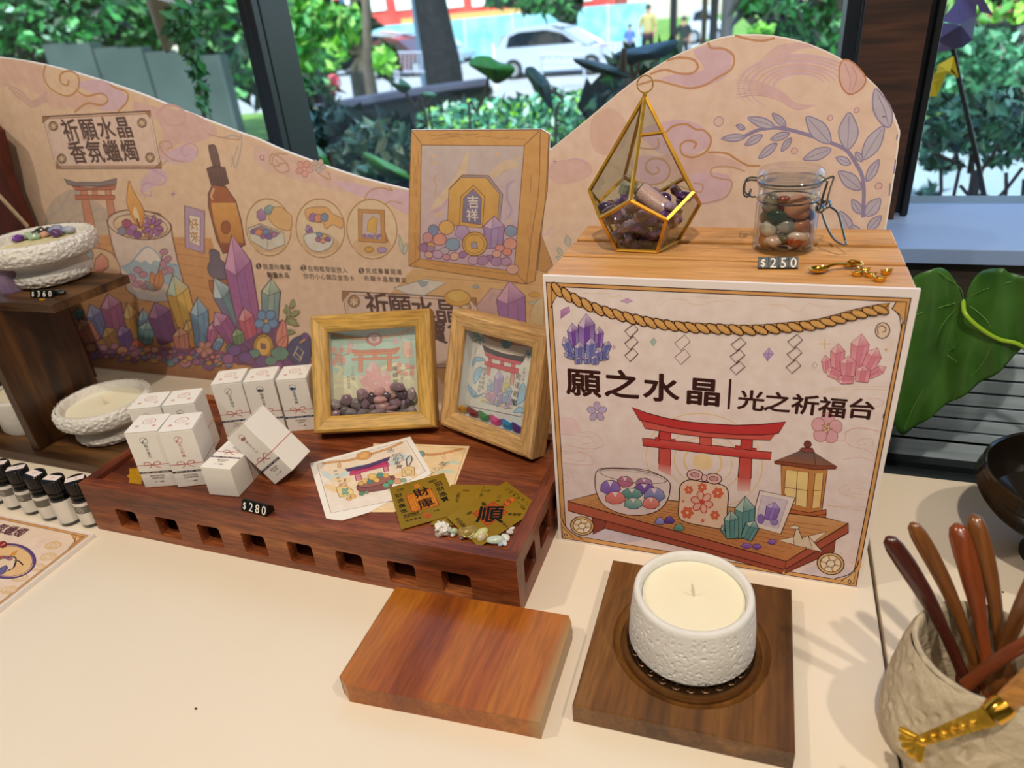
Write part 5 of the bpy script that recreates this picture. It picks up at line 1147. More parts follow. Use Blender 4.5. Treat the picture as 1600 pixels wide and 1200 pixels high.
o = b.build('shrine_poster', None, smooth=0, origin=((BX0 + BX1) / 2, .4992, 0))
tag(o, 'large white printed poster with red shrine gate and bold brown title on the crate front', 'poster')
# ================================================================ wavy printed backdrop board behind everything
YB = .7180
MAT_BACK = mat('backdrop_card', '#f0e6e0', rough=.6)
def p2(z, pts): return [topx(z, p) for p in pts]
B1 = (0, 0, 3.529); B2 = (400, 0, 3.529); B3 = (800, 0, 3.529); B4 = (1150, 0, 3.529); B5 = (0, 300, 3.529); B6 = (350, 300, 3.529); B7 = (620, 180, 4.287)
e1 = spline([(-80, 84)] + p2(B1, [(0, 315), (250, 357), (500, 425), (750, 507), (1000, 606), (1300, 722)]) + p2(B2, [(0, 762), (150, 828), (400, 920), (600, 985), (838, 1045)]), 4)
fr = p2(B7, [(85, 500), (97, 99), (968, 94), (1025, 127), (1020, 226)])
e2 = spline(p2(B3, [(215, 820), (420, 652), (650, 462), (850, 332), (1000, 262), (1150, 207), (1300, 189)]) + p2(B4, [(230, 200), (400, 241), (600, 335), (780, 480), (870, 622)]), 4) + [Vector(p) for p in p2(B4, [(905, 720), (905, 740), (885, 900), (838, 1200)])]
edge = [tuple(p) for p in e1] + fr + [tuple(p) for p in e2]
W3 = [Yp(x, y, YB) for x, y in edge]; outl = [(p.x, p.z) for p in W3] + [(W3[-1].x + .0005, .0), (W3[0].x, .0)]
b = MB(); Mback = Matrix(((1, 0, 0, 0), (0, 0, 1, YB), (0, 1, 0, 0), (0, 0, 0, 1)))
b.use(MAT_BACK).prism(list(reversed(outl)), 0, .004, Mback)
A = Art(b, (0, YB, 0), (1, 0, 0), (0, 0, 1)); A.pastel = lin('#e9cdbc') + (.14,); A.gain = (1.0, 1.06, 1.18)
# ground tint: peach paper, inset a hair so that the white card edge shows
ins = []
for i, (x, z) in enumerate(outl):
    ins.append((x, z - .0012 if i < len(outl) - 2 else z + .0042))
ins = [(x - (.0014 if x > .09 else 0), z) for x, z in ins]
Q = [Vector((x, z)) for x, z in ins]; t_ = tessellate_polygon([[Vector((q.x, q.y, 0)) for q in Q]])
base_c = [('#eccbb2' if q.x > -.35 else '#e8c4a0') for q in Q]
A.raw(Q, [(a, c, d) if (Q[c] - Q[a]).cross(Q[d] - Q[a]) > 0 else (a, d, c) for a, c, d in t_], base_c)
LIL, LIL2, GB, GB2 = '#dcb6be', '#d0a4b8', '#c48a4e', '#c99a78'
# lilac washes
def wash(z, pts, col, sm=True): A.src(*z); A.poly(pts, col, None, 1, sm, 4)
wash(B1, [(0, 330), (240, 370), (250, 470), (330, 530), (480, 520), (590, 560), (540, 590), (430, 610), (380, 590), (300, 600), (180, 500), (60, 460), (0, 480)], '#e3b8a0')
wash(B1, [(420, 460), (560, 440), (690, 520), (700, 570), (640, 610), (540, 600), (590, 545), (480, 500)], LIL)
wash(B1, [(740, 560), (860, 590), (1050, 620), (1200, 720), (1100, 780), (960, 800), (900, 880), (820, 860), (900, 760), (860, 660), (760, 640)], '#dfb4a8')
wash(B1, [(900, 860), (1010, 800), (1085, 830), (1060, 890), (950, 900)], LIL); wash(B1, [(780, 1000), (860, 920), (920, 970), (860, 1020), (790, 1060)], LIL)
wash(B2, [(0, 800), (180, 860), (420, 950), (560, 1010), (480, 1060), (300, 1010), (120, 960), (0, 900)], '#e2bba8'); wash(B2, [(430, 1000), (700, 1040), (840, 1060), (840, 1180), (700, 1110), (560, 1080)], LIL)
wash(B3, [(450, 640), (560, 600), (640, 700), (600, 830), (480, 850), (430, 760)], '#e2b9a4'); wash(B3, [(1000, 280), (1120, 250), (1210, 300), (1180, 420), (1040, 480), (900, 460), (820, 430), (960, 400), (1060, 380)], LIL)
wash(B3, [(700, 720), (900, 660), (1050, 700), (1090, 800), (960, 860), (830, 850), (760, 800)], LIL); wash(B3, [(820, 860), (1100, 850), (1280, 920), (1110, 930), (1000, 1000), (880, 990)], '#dfb5a6'); wash(B3, [(660, 880), (800, 860), (870, 930), (850, 1000), (760, 1010), (680, 970)], LIL)
wash(B3, [(1000, 960), (1180, 960), (1215, 1030), (1160, 1110), (1020, 1130), (980, 1050)], LIL); wash(B3, [(220, 900), (400, 880), (440, 960), (330, 1010), (220, 1000)], '#e0b6a8')
A.src(*B4)
for c, R0, n_, a0 in (((350, 490), 120, 4, .2), ((350, 490), 230, 3, .1)):
    for k in range(n_):
        r = R0 + k * 26; A.line([(c[0] + r * 1.2 * cos(a), c[1] - 10 + r * .62 * sin(a)) for a in [a0 + k * .2 + u * (3.6 - k * .2) / 12 + pi * .7 for u in range(13)]], '#e0b6b0' if k % 2 else LIL, 15, taper=True)
for k in range(7): A.line([(0, 440 + k * 16), (120, 450 + k * 12), (240, 500 + k * 8), (330, 570 + k * 5), (440, 580)], '#e0b6b4', 9, taper=True)
for k in range(6): A.line([(100, 430 - k * 10), (220, 330 - k * 14), (360, 262 - k * 4), (430, 262)], '#e2bab4', 9, taper=True)
# gold cloud lines
def gl(z, pts, col=GB, lw=6): A.src(*z); A.line(pts, col, lw * 1.45)
gl(B1, [(252, 360), (240, 420), (280, 490), (370, 530), (430, 490), (430, 420), (380, 390), (335, 410), (335, 455), (370, 470), (380, 440)], GB)
gl(B1, [(430, 505), (480, 530), (560, 515), (595, 550), (560, 580), (480, 570), (410, 620)], GB); gl(B1, [(605, 465), (640, 485), (700, 510), (700, 560), (650, 615)], GB)
gl(B1, [(1010, 890), (950, 880), (900, 840), (880, 790), (930, 780), (950, 810), (920, 820)], GB2, 5); gl(B1, [(1080, 860), (1090, 820), (1050, 790), (1000, 820), (1010, 860), (1045, 850)], LIL2, 6)
gl(B1, [(780, 920), (850, 940), (915, 985), (880, 1020), (800, 1010), (780, 1060), (830, 1080), (830, 1050)], LIL2, 6); gl(B1, [(860, 640), (920, 580), (1010, 610), (1010, 680), (930, 690), (900, 650)], '#d9a9a0', 9)
gl(B1, [(1590, 920), (1560, 880), (1500, 850), (1490, 900), (1540, 915), (1520, 880)], GB2, 6); gl(B1, [(1150, 740), (1230, 760), (1320, 770), (1330, 740)], GB2, 5)
for k in range(3): gl(B1, [(20 + k * 24, 460 + k * 24), (110, 500 + k * 20), (180, 560 + k * 14), (260, 510 + k * 20)], '#d8aa9c', 7)
gl(B2, [(175, 850), (110, 850), (90, 900), (130, 950), (180, 940), (170, 900), (130, 905)], GB2, 6); gl(B2, [(300, 900), (350, 960), (410, 990), (395, 945)], GB2, 6); gl(B2, [(600, 1100), (620, 1060), (680, 1035), (750, 1050), (735, 1030)], GB2, 6); gl(B2, [(700, 1130), (750, 1110), (810, 1125)], GB2, 5)
gl(B3, [(850, 335), (920, 318), (1000, 330), (1025, 370), (990, 405), (920, 405), (840, 385), (760, 410)], '#c98d5c', 9); gl(B3, [(1080, 235), (1100, 265), (1170, 270), (1222, 310), (1210, 380), (1130, 430), (1060, 470), (980, 487), (900, 470), (800, 445), (740, 455), (690, 470)], '#c98d5c', 9)
gl(B3, [(1230, 195), (1300, 215), (1380, 225), (1450, 210)], '#c98d5c', 9)
gl(B3, [(850, 730), (890, 695), (960, 685), (1010, 712), (1060, 720), (1098, 770), (1070, 835), (1000, 868), (940, 850), (930, 800), (970, 775), (1015, 790), (1000, 820)], GB, 8); gl(B3, [(1080, 840), (1180, 845), (1240, 880), (1300, 912), (1370, 915)], GB, 8)
gl(B3, [(650, 970), (690, 1000), (780, 1018), (850, 990), (870, 930), (830, 880), (760, 880), (738, 925), (770, 960), (810, 945), (800, 920)], GB2, 8); gl(B3, [(695, 815), (800, 818), (805, 760)], GB2, 6)
gl(B3, [(1285, 945), (1200, 920), (1110, 925), (1098, 965), (1150, 985), (1210, 1000), (1200, 1060), (1150, 1100), (1040, 1125)], GB2, 7); gl(B3, [(870, 1000), (960, 1040), (1040, 1060), (1050, 1020), (1000, 1010)], GB2, 6)
gl(B7, [(1140, 320), (1200, 290), (1280, 330)], LIL2, 5); gl(B7, [(960, 790), (1000, 800), (1030, 760), (1050, 750)], LIL, 6)
for z, c, r in ((B3, (1140, 670), 26), (B4, (520, 650), 14), (B4, (322, 832), 17), (B4, (786, 1026), 18), (B4, (665, 608), 14), (B2, (33, 870), 12), (B1, (1445, 868), 11)): A.src(*z); A.circ(c, r, '#e6c0b0', '#b98098', 5, 18)
for z, c, r in ((B1, (955, 1070), 20), (B2, (230, 905), 5), (B7, (1058, 310), 18)):
    A.src(*z); A.poly([(c[0], c[1] - r), (c[0] + r * .2, c[1] - r * .2), (c[0] + r, c[1]), (c[0] + r * .2, c[1] + r * .2), (c[0], c[1] + r), (c[0] - r * .2, c[1] + r * .2), (c[0] - r, c[1]), (c[0] - r * .2, c[1] - r * .2)], '#b58ab0')
A.src(*B2); flower(A, (266, 930), 48, '#e0a494', '#c07a70', 4, 5, .2, None); flower(A, (345, 915), 40, '#c9b4a8', '#a8958c', 3, 5, .2)
# petal and branch on the right
SL, SLF = '#8a7fa6', '#bdb4c0'
A.src(*B4)
A.poly([(592, 330), (650, 350), (715, 430), (690, 490), (625, 520), (580, 470), (568, 390)], '#e0b4a8', '#c47c50', 9, True, 3); A.line([(600, 350), (630, 430), (625, 500)], '#c99aa0', 6); A.line([(640, 360), (665, 430), (640, 500)], '#c99aa0', 6)
A.poly([(765, 490), (810, 530), (860, 610), (850, 700), (800, 680), (755, 600)], SLF, SL, 8, True, 3); A.line([(780, 520), (820, 610), (840, 690)], SL, 5)
A.line([(0, 775), (60, 745), (130, 715), (230, 705), (330, 725), (430, 755), (530, 790), (610, 830), (660, 900), (695, 970), (705, 1060), (700, 1200)], SL, 20)
A.src(*B3)
for a, c, w in (((1290, 755), (1155, 765), 40), ((1380, 745), (1285, 800), 42), ((1450, 700), (1300, 650), 55), ((1510, 695), (1435, 625), 40), ((1285, 712), (1236, 690), 28), ((1530, 735), (1425, 770), 40), ((1540, 760), (1485, 835), 34), ((1460, 790), (1360, 875), 44)): leaf(A, a, c, w, SLF, SL, 7)
A.src(*B4)
for a, c, w in (((520, 790), (388, 642), 95), ((615, 825), (625, 620), 108), ((525, 822), (372, 880), 62), ((700, 880), (815, 695), 84), ((695, 890), (660, 838), 36), ((632, 905), (552, 868), 44), ((720, 1000), (788, 880), 50), ((690, 1045), (565, 945), 78), ((690, 1180), (640, 1100), 48), ((715, 1190), (795, 1095), 70), ((640, 1290), (575, 1165), 60), ((680, 1320), (640, 1240), 60), ((725, 1270), (800, 1190), 50)): leaf(A, a, c, w, SLF, SL, 7)
for a, c in (((880, 880), (870, 960)), ((850, 1010), (845, 1080)), ((890, 740), (885, 770))): A.line([a, c], SL, 8, sm=False)
A.line([(808, 645), (826, 640)], '#1a1614', 6, sm=False)
A.src(*B7)
for a, c, w in (((1150, 880), (1140, 805), 42), ((1105, 940), (1078, 885), 30), ((1110, 970), (1065, 945), 22), ((40, 930), (15, 800), 26), ((50, 935), (65, 855), 30)): leaf(A, a, c, w, '#c6c0a4', '#7f908c', 4, False)
# ---- desk drawn across the lower part
A.src(0, 0, 1)
DK = [(132, 362), (200, 366), (300, 372), (330, 373), (420, 392), (600, 405), (700, 430), (860, 440), (900, 640), (700, 640), (520, 600), (330, 594), (147, 574), (120, 470)]
A.poly([(60, 362), (185, 368), (330, 372), (345, 420), (380, 520), (400, 592), (330, 594), (147, 574), (80, 480)], ('#d3975c', '#c98a50'))
for k in range(9): A.line([(140, 380 + k * 15), (210, 384 + k * 15), (260, 380 + k * 15), (330, 388 + k * 16)], '#b87a40', .9)
A.poly([(120, 549), (200, 556), (330, 568), (420, 575), (480, 580), (480, 606), (330, 594), (147, 574), (120, 570)], ('#c9935e', '#9c6238')); A.line([(110, 548), (200, 557), (330, 570)], '#7a4a2c', 1.2)
A.poly([(645, 420), (860, 425), (880, 640), (700, 610), (600, 470)], ('#dcae70', '#d6a568'))
A.line([(660, 432), (760, 440), (850, 446)], '#c08c4c', 1); A.line([(700, 470), (770, 474), (850, 470)], '#c08c4c', 1)
# waves behind the left torii
WV = '#bfae9e'
A.poly([(72, 335), (84, 312), (110, 296), (135, 306), (160, 322), (180, 340), (185, 366), (80, 362)], '#cdb49a', None, 1, True)
for pts in ([(75, 340), (95, 325), (110, 300), (125, 305), (118, 318), (108, 315)], [(100, 350), (125, 335), (150, 345), (175, 340)], [(135, 345), (150, 328), (165, 330), (160, 342)]): A.line(pts, WV, 2.6)
A.line([(225, 258), (245, 262), (262, 250)], WV, 2); A.line([(350, 215), (365, 212), (378, 222), (368, 262), (362, 240)], WV, 2.5); A.line([(372, 228), (360, 262)], WV, 2)
TR, TR2, TL_ = '#c9704e', '#d48a66', '#8a4a38'
A.src(*B1)
A.poly([(440, 1040), (478, 1045), (520, 1230), (555, 1400), (510, 1400), (470, 1230)], TR2, TL_, 4); A.poly([(578, 1040), (610, 1040), (640, 1200), (660, 1330), (625, 1330), (600, 1200)], TR2, TL_, 4)
A.poly([(412, 1075), (635, 1078), (632, 1098), (415, 1100)], TR, TL_, 4); A.poly([(505, 1040), (535, 1040), (540, 1075), (510, 1075)], TR2, TL_, 3)
A.poly([(395, 1025), (500, 1038), (640, 1022), (632, 1045), (415, 1050)], TR, TL_, 4); A.poly([(352, 986), (420, 1006), (560, 1005), (645, 984), (640, 1015), (540, 1028), (410, 1024), (370, 1015)], '#8a7a78', '#5c4c4c', 4)
# ---- title plaque
def plaque(pts, col='#e8c8b2'):
    A.poly(pts, col); A.poly(pts, None, '#5c3020', 2.0)
    cx_ = sum(p[0] for p in pts) / 4; cy_ = sum(p[1] for p in pts) / 4; A.poly([(cx_ + (p[0] - cx_) * .955, cy_ + (p[1] - cy_) * .92) for p in pts], None, '#a5713c', 1.3)
    for p in pts: A.poly([(p[0], p[1]), (p[0] + (cx_ - p[0]) * .12, p[1]), (p[0], p[1] + (cy_ - p[1]) * .26)], '#a5713c', '#5c3020', .8)
def medal(c, r):
    A.ell(c, r, r * 1.02, '#c99c60', '#4a2418', 1.2, 0, 20); A.ell(c, r * .74, r * .76, '#e3c4a0', '#4a2418', .8, 0, 16)
    for k in range(6): a = k * pi / 3; A.line([(c[0] + r * .3 * cos(a), c[1] + r * .3 * sin(a)), (c[0] + r * .75 * cos(a), c[1] + r * .75 * sin(a))], '#6a4028', 1.2, sm=False)
A.src(0, 0, 1); plaque([(66.5, 182.5), (235, 173.5), (252.5, 262.5), (88, 263)])
for c in ((83.5, 197), (222, 192), (96.5, 248), (234.5, 246)): medal(c, 7)
T2 = '#3a0f12'
for s_, x0, y0, dx, dy, h in (('祈願水晶', 110, 203.5, 27.6, -1.6, 29.5), ('香氛蠟燭', 121, 238, 27, -1.0, 29.5)):
    for i, ch in enumerate(s_): A.text(ch, (x0 + i * dx, y0 + i * dy), h, T2, .040, wsc=1.0)
# ---- printed candle
LN = '#6a3a26'
A.src(*B5)
A.poly([(590, 160), (620, 300), (660, 430), (700, 540), (760, 590), (860, 605), (930, 600), (1000, 570), (1018, 520), (980, 380), (950, 240), (945, 180), (880, 120), (770, 100), (650, 115)], ('#e6cdb8', '#cdb8a8'), LN, 7)
A.poly([(700, 530), (860, 570), (1010, 520), (1000, 570), (930, 600), (860, 605), (760, 590)], '#bdb4b0'); A.ell((768, 180), 176, 80, '#dfc3a8', LN, 6, .12, 30); A.ell((775, 186), 150, 62, '#e4c49c', LN, 4, .12, 26)
A.poly([(670, 420), (720, 390), (780, 330), (830, 310), (880, 360), (930, 390), (985, 400), (1000, 480), (960, 520), (720, 470)], '#9fb4bc'); A.poly([(740, 370), (790, 318), (825, 303), (870, 345), (890, 385), (850, 375), (830, 400), (800, 375), (780, 390)], '#e8d8c8'); A.line([(670, 415), (720, 390), (780, 325), (815, 303), (860, 330), (920, 390), (985, 405)], '#6f9cb4', 5)
for c, r, c1 in (((700, 175), 30, '#a8486c'), ((675, 215), 28, '#8a8c9c'), ((725, 215), 34, '#9c5c98'), ((760, 235), 26, '#8a4a90'), ((735, 195), 24, '#b070a8'), ((805, 205), 26, '#d99a3c'), ((820, 235), 24, '#c98a34'), ((880, 210), 22, '#9c5c90')): A.poly([(c[0] + r * cos(a), c[1] + r * .9 * sin(a)) for a in [2 * pi * k / 6 + .4 for k in range(6)]], (c1, c1), LN, 4)
flower(A, (840, 190), 62, '#a86a9c', '#5c2c58', 4, 8, .2, '#d9a04c', .2)
A.poly([(775, 200), (735, 150), (705, 80), (700, 30), (712, -60), (722, -40), (745, 10), (790, 90), (795, 140)], ('#f0b860', '#e08c34'), '#a85c20', 4, True, 3); A.poly([(770, 165), (740, 130), (735, 100), (745, 80), (765, 120)], '#f4dca4', None, 1, True); A.line([(755, 145), (772, 200)], '#3a2018', 10, sm=False)
A.line([(700, -60), (715, -30)], '#e09a48', 4); A.line([(785, -10), (797, 25), (790, 50)], '#e0a458', 4)
for a, c, w in (((860, 545), (735, 490), 4), ((860, 545), (905, 320), 4)): A.line([a, ((a[0] + c[0]) / 2 - 10, (a[1] + c[1]) / 2 + 10), c], '#7a4a48', 6)
for c in ((760, 430), (790, 455), (730, 470), (800, 520), (770, 505), (905, 330), (925, 370), (900, 400), (940, 430), (750, 510), (905, 440)): A.ell(c, 17, 24, '#b98494', '#7a4450', 3, c[0] * .3, 12)
leaf(A, (865, 540), (835, 440), 50, '#d08a5c', '#7a4428', 4); leaf(A, (870, 540), (885, 430), 50, '#cf8450', '#7a4428', 4); leaf(A, (850, 545), (800, 490), 34, '#9a9a94', '#6a5a58', 4)
A.poly([(500, 310), (620, 340), (665, 450), (560, 460), (520, 400)], '#dcb48c', LN, 5, True, 3); A.poly([(525, 370), (560, 338), (595, 370), (600, 410), (560, 445), (520, 430)], ('#dc9478', '#c97464'), LN, 5); A.ell((495, 350), 20, 34, '#8a9a94', LN, 4)
# fortune card
A.poly([(1018, 75), (1128, 105), (1126, 340), (1022, 305)], '#b99ab4', '#5c3a3c', 6); A.poly([(1042, 125), (1105, 140), (1103, 300), (1045, 275)], '#ecd9c4', '#5c3a3c', 4)
A.text('好', (1070, 178), 58, '#b5813c', .02); A.text('來', (1073, 246), 58, '#b5813c', .02)
# dropper bottle
A.src(*B1); DB = '#4a2a24'
A.poly([(1150, 815), (1165, 800), (1190, 810), (1215, 920), (1180, 925)], '#6a4c48', DB, 5, True, 3); A.poly([(1140, 930), (1180, 915), (1240, 925), (1262, 1010), (1210, 1030), (1165, 1020)], ('#6a4844', '#523430'), DB, 6)
for k in range(5): A.line([(1160 + k * 18, 945), (1172 + k * 18, 1008)], '#3c2420', 4, sm=False)
A.src(*B5)
A.poly([(1172, -40), (1245, -30), (1300, 50), (1330, 160), (1352, 290), (1300, 320), (1230, 340), (1195, 260), (1150, 80), (1150, 10)], ('#a85a24', '#8a3c16'), DB, 7); A.poly([(1165, 60), (1300, 60), (1330, 180), (1345, 280), (1215, 280), (1180, 160)], ('#e0a04c', '#c07828')); A.ell((1245, 195), 26, 36, '#9c4c1c', '#6a3010', 4); A.line([(1180, -20), (1165, 20), (1175, 45)], '#e0a880', 12)
# small dropper
A.poly([(1155, 325), (1185, 318), (1210, 335), (1215, 370), (1245, 400), (1250, 480), (1170, 470), (1145, 420), (1160, 375)], ('#5c5464', '#6c6478'), DB, 5, True, 3)
A.poly([(1150, 490), (1260, 480), (1280, 560), (1200, 600), (1160, 540)], '#b0642c', DB, 5)
# ---- crystals of the left half
CR = [((770, 840), (700, 610), 90, 'y'), ((795, 830), (790, 640), 70, 'b'), ((575, 800), (495, 618), 90, 'i'), ((650, 780), (595, 560), 120, 'p'), ((440, 700), (430, 640), 60, 't'), ((520, 830), (440, 700), 100, 'o'), ((650, 860), (580, 745), 90, 'm'), ((720, 870), (665, 735), 84, 'v'), ((800, 840), (812, 712), 96, 't'),
      ((930, 830), (855, 605), 130, 'd'), ((1040, 760), (955, 455), 130, 'yy'), ((1090, 850), (1032, 705), 90, 'y'), ((1010, 880), (990, 745), 90, 'o'), ((1120, 850), (1090, 580), 100, 'b'), ((1165, 850), (1180, 710), 60, 'p'), ((1185, 870), (1225, 800), 50, 'b'), ((1330, 760), (1180, 470), 110, 'tt'), ((1300, 830), (1185, 660), 100, 'm2'),
      ((1390, 800), (1280, 235), 150, 'pp'), ((1490, 720), (1498, 475), 105, 'g'), ((1390, 830), (1345, 635), 90, 'r'), ((1330, 860), (1305, 750), 70, 'gg')]
PAL = {'y': ('#ecc878', '#d9a040', '#d08c34'), 'b': ('#a9c4cc', '#6898b4', '#5c88b0'), 'i': ('#b4b4d0', '#7c84b8', '#6c74b0'), 'p': ('#dca0bc', '#b8608c', '#a05088'), 't': ('#a9c8bc', '#5c9c9c', '#4a8894'), 'o': ('#eab890', '#dc8c70', '#d87c6c'), 'm': ('#e0b868', '#b8843c', '#a06c30'), 'v': ('#b8a0cc', '#6c4c98', '#5c3c88'),
       'd': ('#b07aa4', '#7a3c80', '#6a2c74'), 'yy': ('#b8ccb0', '#dcb04c', '#e0a440'), 'tt': ('#c4d4d4', '#5c8c94', '#7c5c90'), 'm2': ('#d49cb8', '#a0508c', '#7c3c74'), 'pp': ('#d89cbc', '#9c5c98', '#a8588c'), 'g': ('#c0ccac', '#8ca898', '#5c8c98'), 'r': ('#e4a0a8', '#c8566c', '#b44868'), 'gg': ('#98b888', '#5c8c60', '#4c7c50')}
for bs, tp, w, k in CR: crystal(A, bs, tp, w, *PAL[k], ln='#4c2440', lw=5)
A.poly([(725, 830), (760, 812), (800, 850), (800, 900), (760, 908), (725, 870)], ('#d8644c', '#c44c3c'), '#5c1c18', 5, True, 3)
for a in range(5): A.line([(762, 862), (762 + 26 * cos(a * 1.256), 862 + 28 * sin(a * 1.256))], '#5c1c18', 4, sm=False)
PC = ['#b07098', '#8c5c94', '#c98898', '#a8688c', '#d8946c', '#7c8cac', '#d8a04c', '#c0788c', '#9c6ca4', '#6c9c9c', '#e0a088']
A.poly([(470, 860), (560, 850), (700, 870), (900, 850), (1100, 870), (1250, 880), (1270, 950), (1000, 935), (700, 915), (480, 880)], '#8a4c74')
pebbles(A, (478, 835, 1265, 905, 900), 110, PC, 13, 30, '#5c2c50', 3.5, 3)
flower(A, (1130, 865), 46, '#e0a094', '#b06a60', 4, 5, .4, '#d8a060')
pebbles(A, (560, 880, 1265, 905, 925), 40, ['#d8a04c', '#c98898', '#b07098', '#7c8cac', '#d89088'], 10, 20, '#5c2c50', 3, 8)
# second crystal group, coin, flower, branch, pouch
A.poly([(1250, 880), (1560, 700), (1600, 980), (1400, 965), (1260, 930)], '#6c3c70')
pebbles(A, (1255, 860, 1740, 960, 880), 46, ['#8c4c88', '#6c3c78', '#b0587c', '#4c8474', '#c06c80', '#7c6ca4', '#9c5c94'], 26, 50, '#3c1c40', 4, 5)
flower(A, (1470, 710), 66, '#6c94b8', '#34547c', 5, 5, .3, '#d8a04c', .40)
A.ell((1455, 850), 54, 68, '#d8a43c', '#6c4814', 6, 0, 22); A.ell((1455, 850), 42, 54, '#e0b050', '#6c4814', 4, 0, 20); A.poly([(1440, 832), (1466, 836), (1468, 864), (1442, 862)], '#7c5c6c', '#6c4814', 4); A.ell((1462, 785), 16, 10, None, '#6c4814', 4)
A.src(*B6)
A.line([(300, 830), (330, 740), (375, 600)], '#7c7c50', 6)
for a, c, w in (((375, 640), (385, 590), 26), ((360, 690), (345, 620), 28), ((365, 680), (420, 655), 28), ((345, 720), (400, 700), 30), ((350, 700), (415, 735), 30), ((340, 770), (395, 770), 26), ((350, 660), (330, 650), 22), ((330, 800), (370, 760), 20)): leaf(A, a, c, w, '#a0a470', '#6c7448', 4)
for a, c, w in (((310, 870), (330, 705), 60), ((300, 880), (350, 790), 50)): leaf(A, a, c, w, '#dc8c78', '#a0504c', 5)
A.poly([(360, 840), (400, 800), (470, 790), (480, 850), (470, 940), (400, 950), (350, 900)], ('#3c4c7c', '#2c3868'), '#1c2048', 5, True, 3); A.ell((450, 800), 22, 24, '#6c4c8c', '#2c2048', 4); A.line([(420, 830), (450, 810)], '#d8a04c', 8); A.poly([(385, 900), (410, 850), (440, 880), (420, 930)], None, '#d8c090', 5); A.line([(395, 880), (430, 920)], '#d8c090', 5)
for c, r in (((310, 890), 52), ((215, 930), 40), ((170, 890), 34), ((120, 910), 40), ((260, 930), 36), ((60, 870), 40)): A.poly([(c[0] + r * cos(a), c[1] + r * .8 * sin(a)) for a in [2 * pi * k / 7 for k in range(7)]], random.Random(r).choice(['#8c4c88', '#b0587c', '#5c8c7c', '#6c4c8c']), '#3c1c40', 4)
# ---- three step pictures
def step(c, rx, ry): A.ell(c, rx, ry, '#e6c8a0', '#b07c3c', 6, -.12, 36); A.ell((c[0], c[1] + ry * .55), rx * .78, ry * .35, '#dcb284')
step((246, 195), 124, 158)
A.poly([(240, 110), (300, 80), (350, 110), (375, 140), (365, 210), (300, 200), (255, 160)], '#e0b070', '#a8743c', 4, True, 3); A.poly([(182, 110), (205, 92), (232, 120), (232, 150), (200, 162), (182, 140)], ('#b084ac', '#9c6c9c'), '#6c3c64', 4); A.poly([(222, 90), (250, 72), (275, 78), (255, 125), (228, 120)], ('#9cb4b0', '#6c8c94'), '#4c6468', 4)
A.poly([(132, 200), (200, 175), (330, 225), (335, 290), (245, 325), (150, 270)], '#d8cfbc', '#8c7c64', 5); A.poly([(150, 205), (205, 183), (315, 228), (240, 262)], '#9c7c84', '#8c7c64', 3); A.line([(240, 270), (242, 322)], '#8c7c64', 4, sm=False)
for c, r, cc2 in (((160, 220), 16, '#8c5c94'), ((192, 222), 22, '#dc8c5c'), ((232, 222), 20, '#6c8cb4'), ((215, 245), 16, '#9c5c94'), ((250, 245), 20, '#7c5c9c'), ((278, 235), 16, '#b4789c')): A.ell(c, r, r * .85, cc2, '#4c3c54', 3, 0, 10)
step((532, 200), 134, 162)
A.poly([(448, 120), (460, 90), (560, 82), (600, 120), (655, 150), (650, 200), (600, 180), (560, 205), (545, 170), (470, 160)], '#e0aa64', '#a8743c', 4, True, 3)
for c, cc2 in (((490, 140), '#9c6ca4'), ((520, 145), '#dc8c64'), ((555, 140), '#6c8cac')): A.ell(c, 22, 24, cc2, '#4c3c54', 3, .3, 10)
crystal(A, (490, 270), (460, 180), 36, '#c8a4cc', '#9c6ca4', '#8c5c98', '#4c3464', 4, .75); A.poly([(440, 240), (520, 225), (600, 250), (590, 300), (530, 330), (470, 310)], '#dcd4c4', '#8c8474', 5, True, 3)
for c, cc2 in (((525, 235), '#6c94ac'), ((555, 245), '#d8a060'), ((575, 260), '#8c5c9c'), ((520, 262), '#a86c8c'), ((545, 270), '#dc9070')): A.ell(c, 16, 14, cc2, '#4c3c54', 3, .3, 10)
step((816, 205), 138, 165)
A.poly([(740, 95), (885, 100), (890, 280), (742, 272)], '#c98c40', '#7c5020', 5); A.poly([(765, 115), (862, 120), (868, 262), (762, 250)], '#cdb8b0', '#7c5020', 3); A.poly([(795, 160), (820, 135), (848, 145), (838, 230), (790, 215)], '#dcac4c', '#8c6420', 3); A.poly([(885, 200), (910, 275), (888, 282)], '#a87434')
for k in range(7): A.ell((775 + k * 14, 240 + (k % 2) * 8), 10, 9, ['#9c6ca4', '#b484ac', '#8c84b4'][k % 3], '#4c3c54', 2, 0, 8)
A.ell((800, 318), 24, 16, '#d8a43c', '#8c6420', 4); A.ell((872, 320), 26, 15, '#b498c0', '#7c5c84', 4)
BK = '#2a1416'
for n_, c in (('1', (191, 409)), ('2', (438, 419)), ('3', (757, 434))): A.ell(c, 16, 17, BK, None, 1, 0, 16); A.text(n_, c, 30, '#ecd2b4', .02)
for s_, c, dx, dy in (('挑選你專屬', (229, 412), 31, 1.2), ('能量水晶', (253, 455), 31, 1.4), ('在相框背面放入', (477, 422), 31.5, 1.6), ('你的小心願及金箔卡', (452, 463), 31.5, 1.6), ('完成專屬開運', (795, 435), 34, 1.2), ('祈願水晶聚寶盆', (787, 476), 34, 1.8)):
    for i, ch in enumerate(s_): A.text(ch, (c[0] + dx * i, c[1] + dy * i), 31, BK, .026)
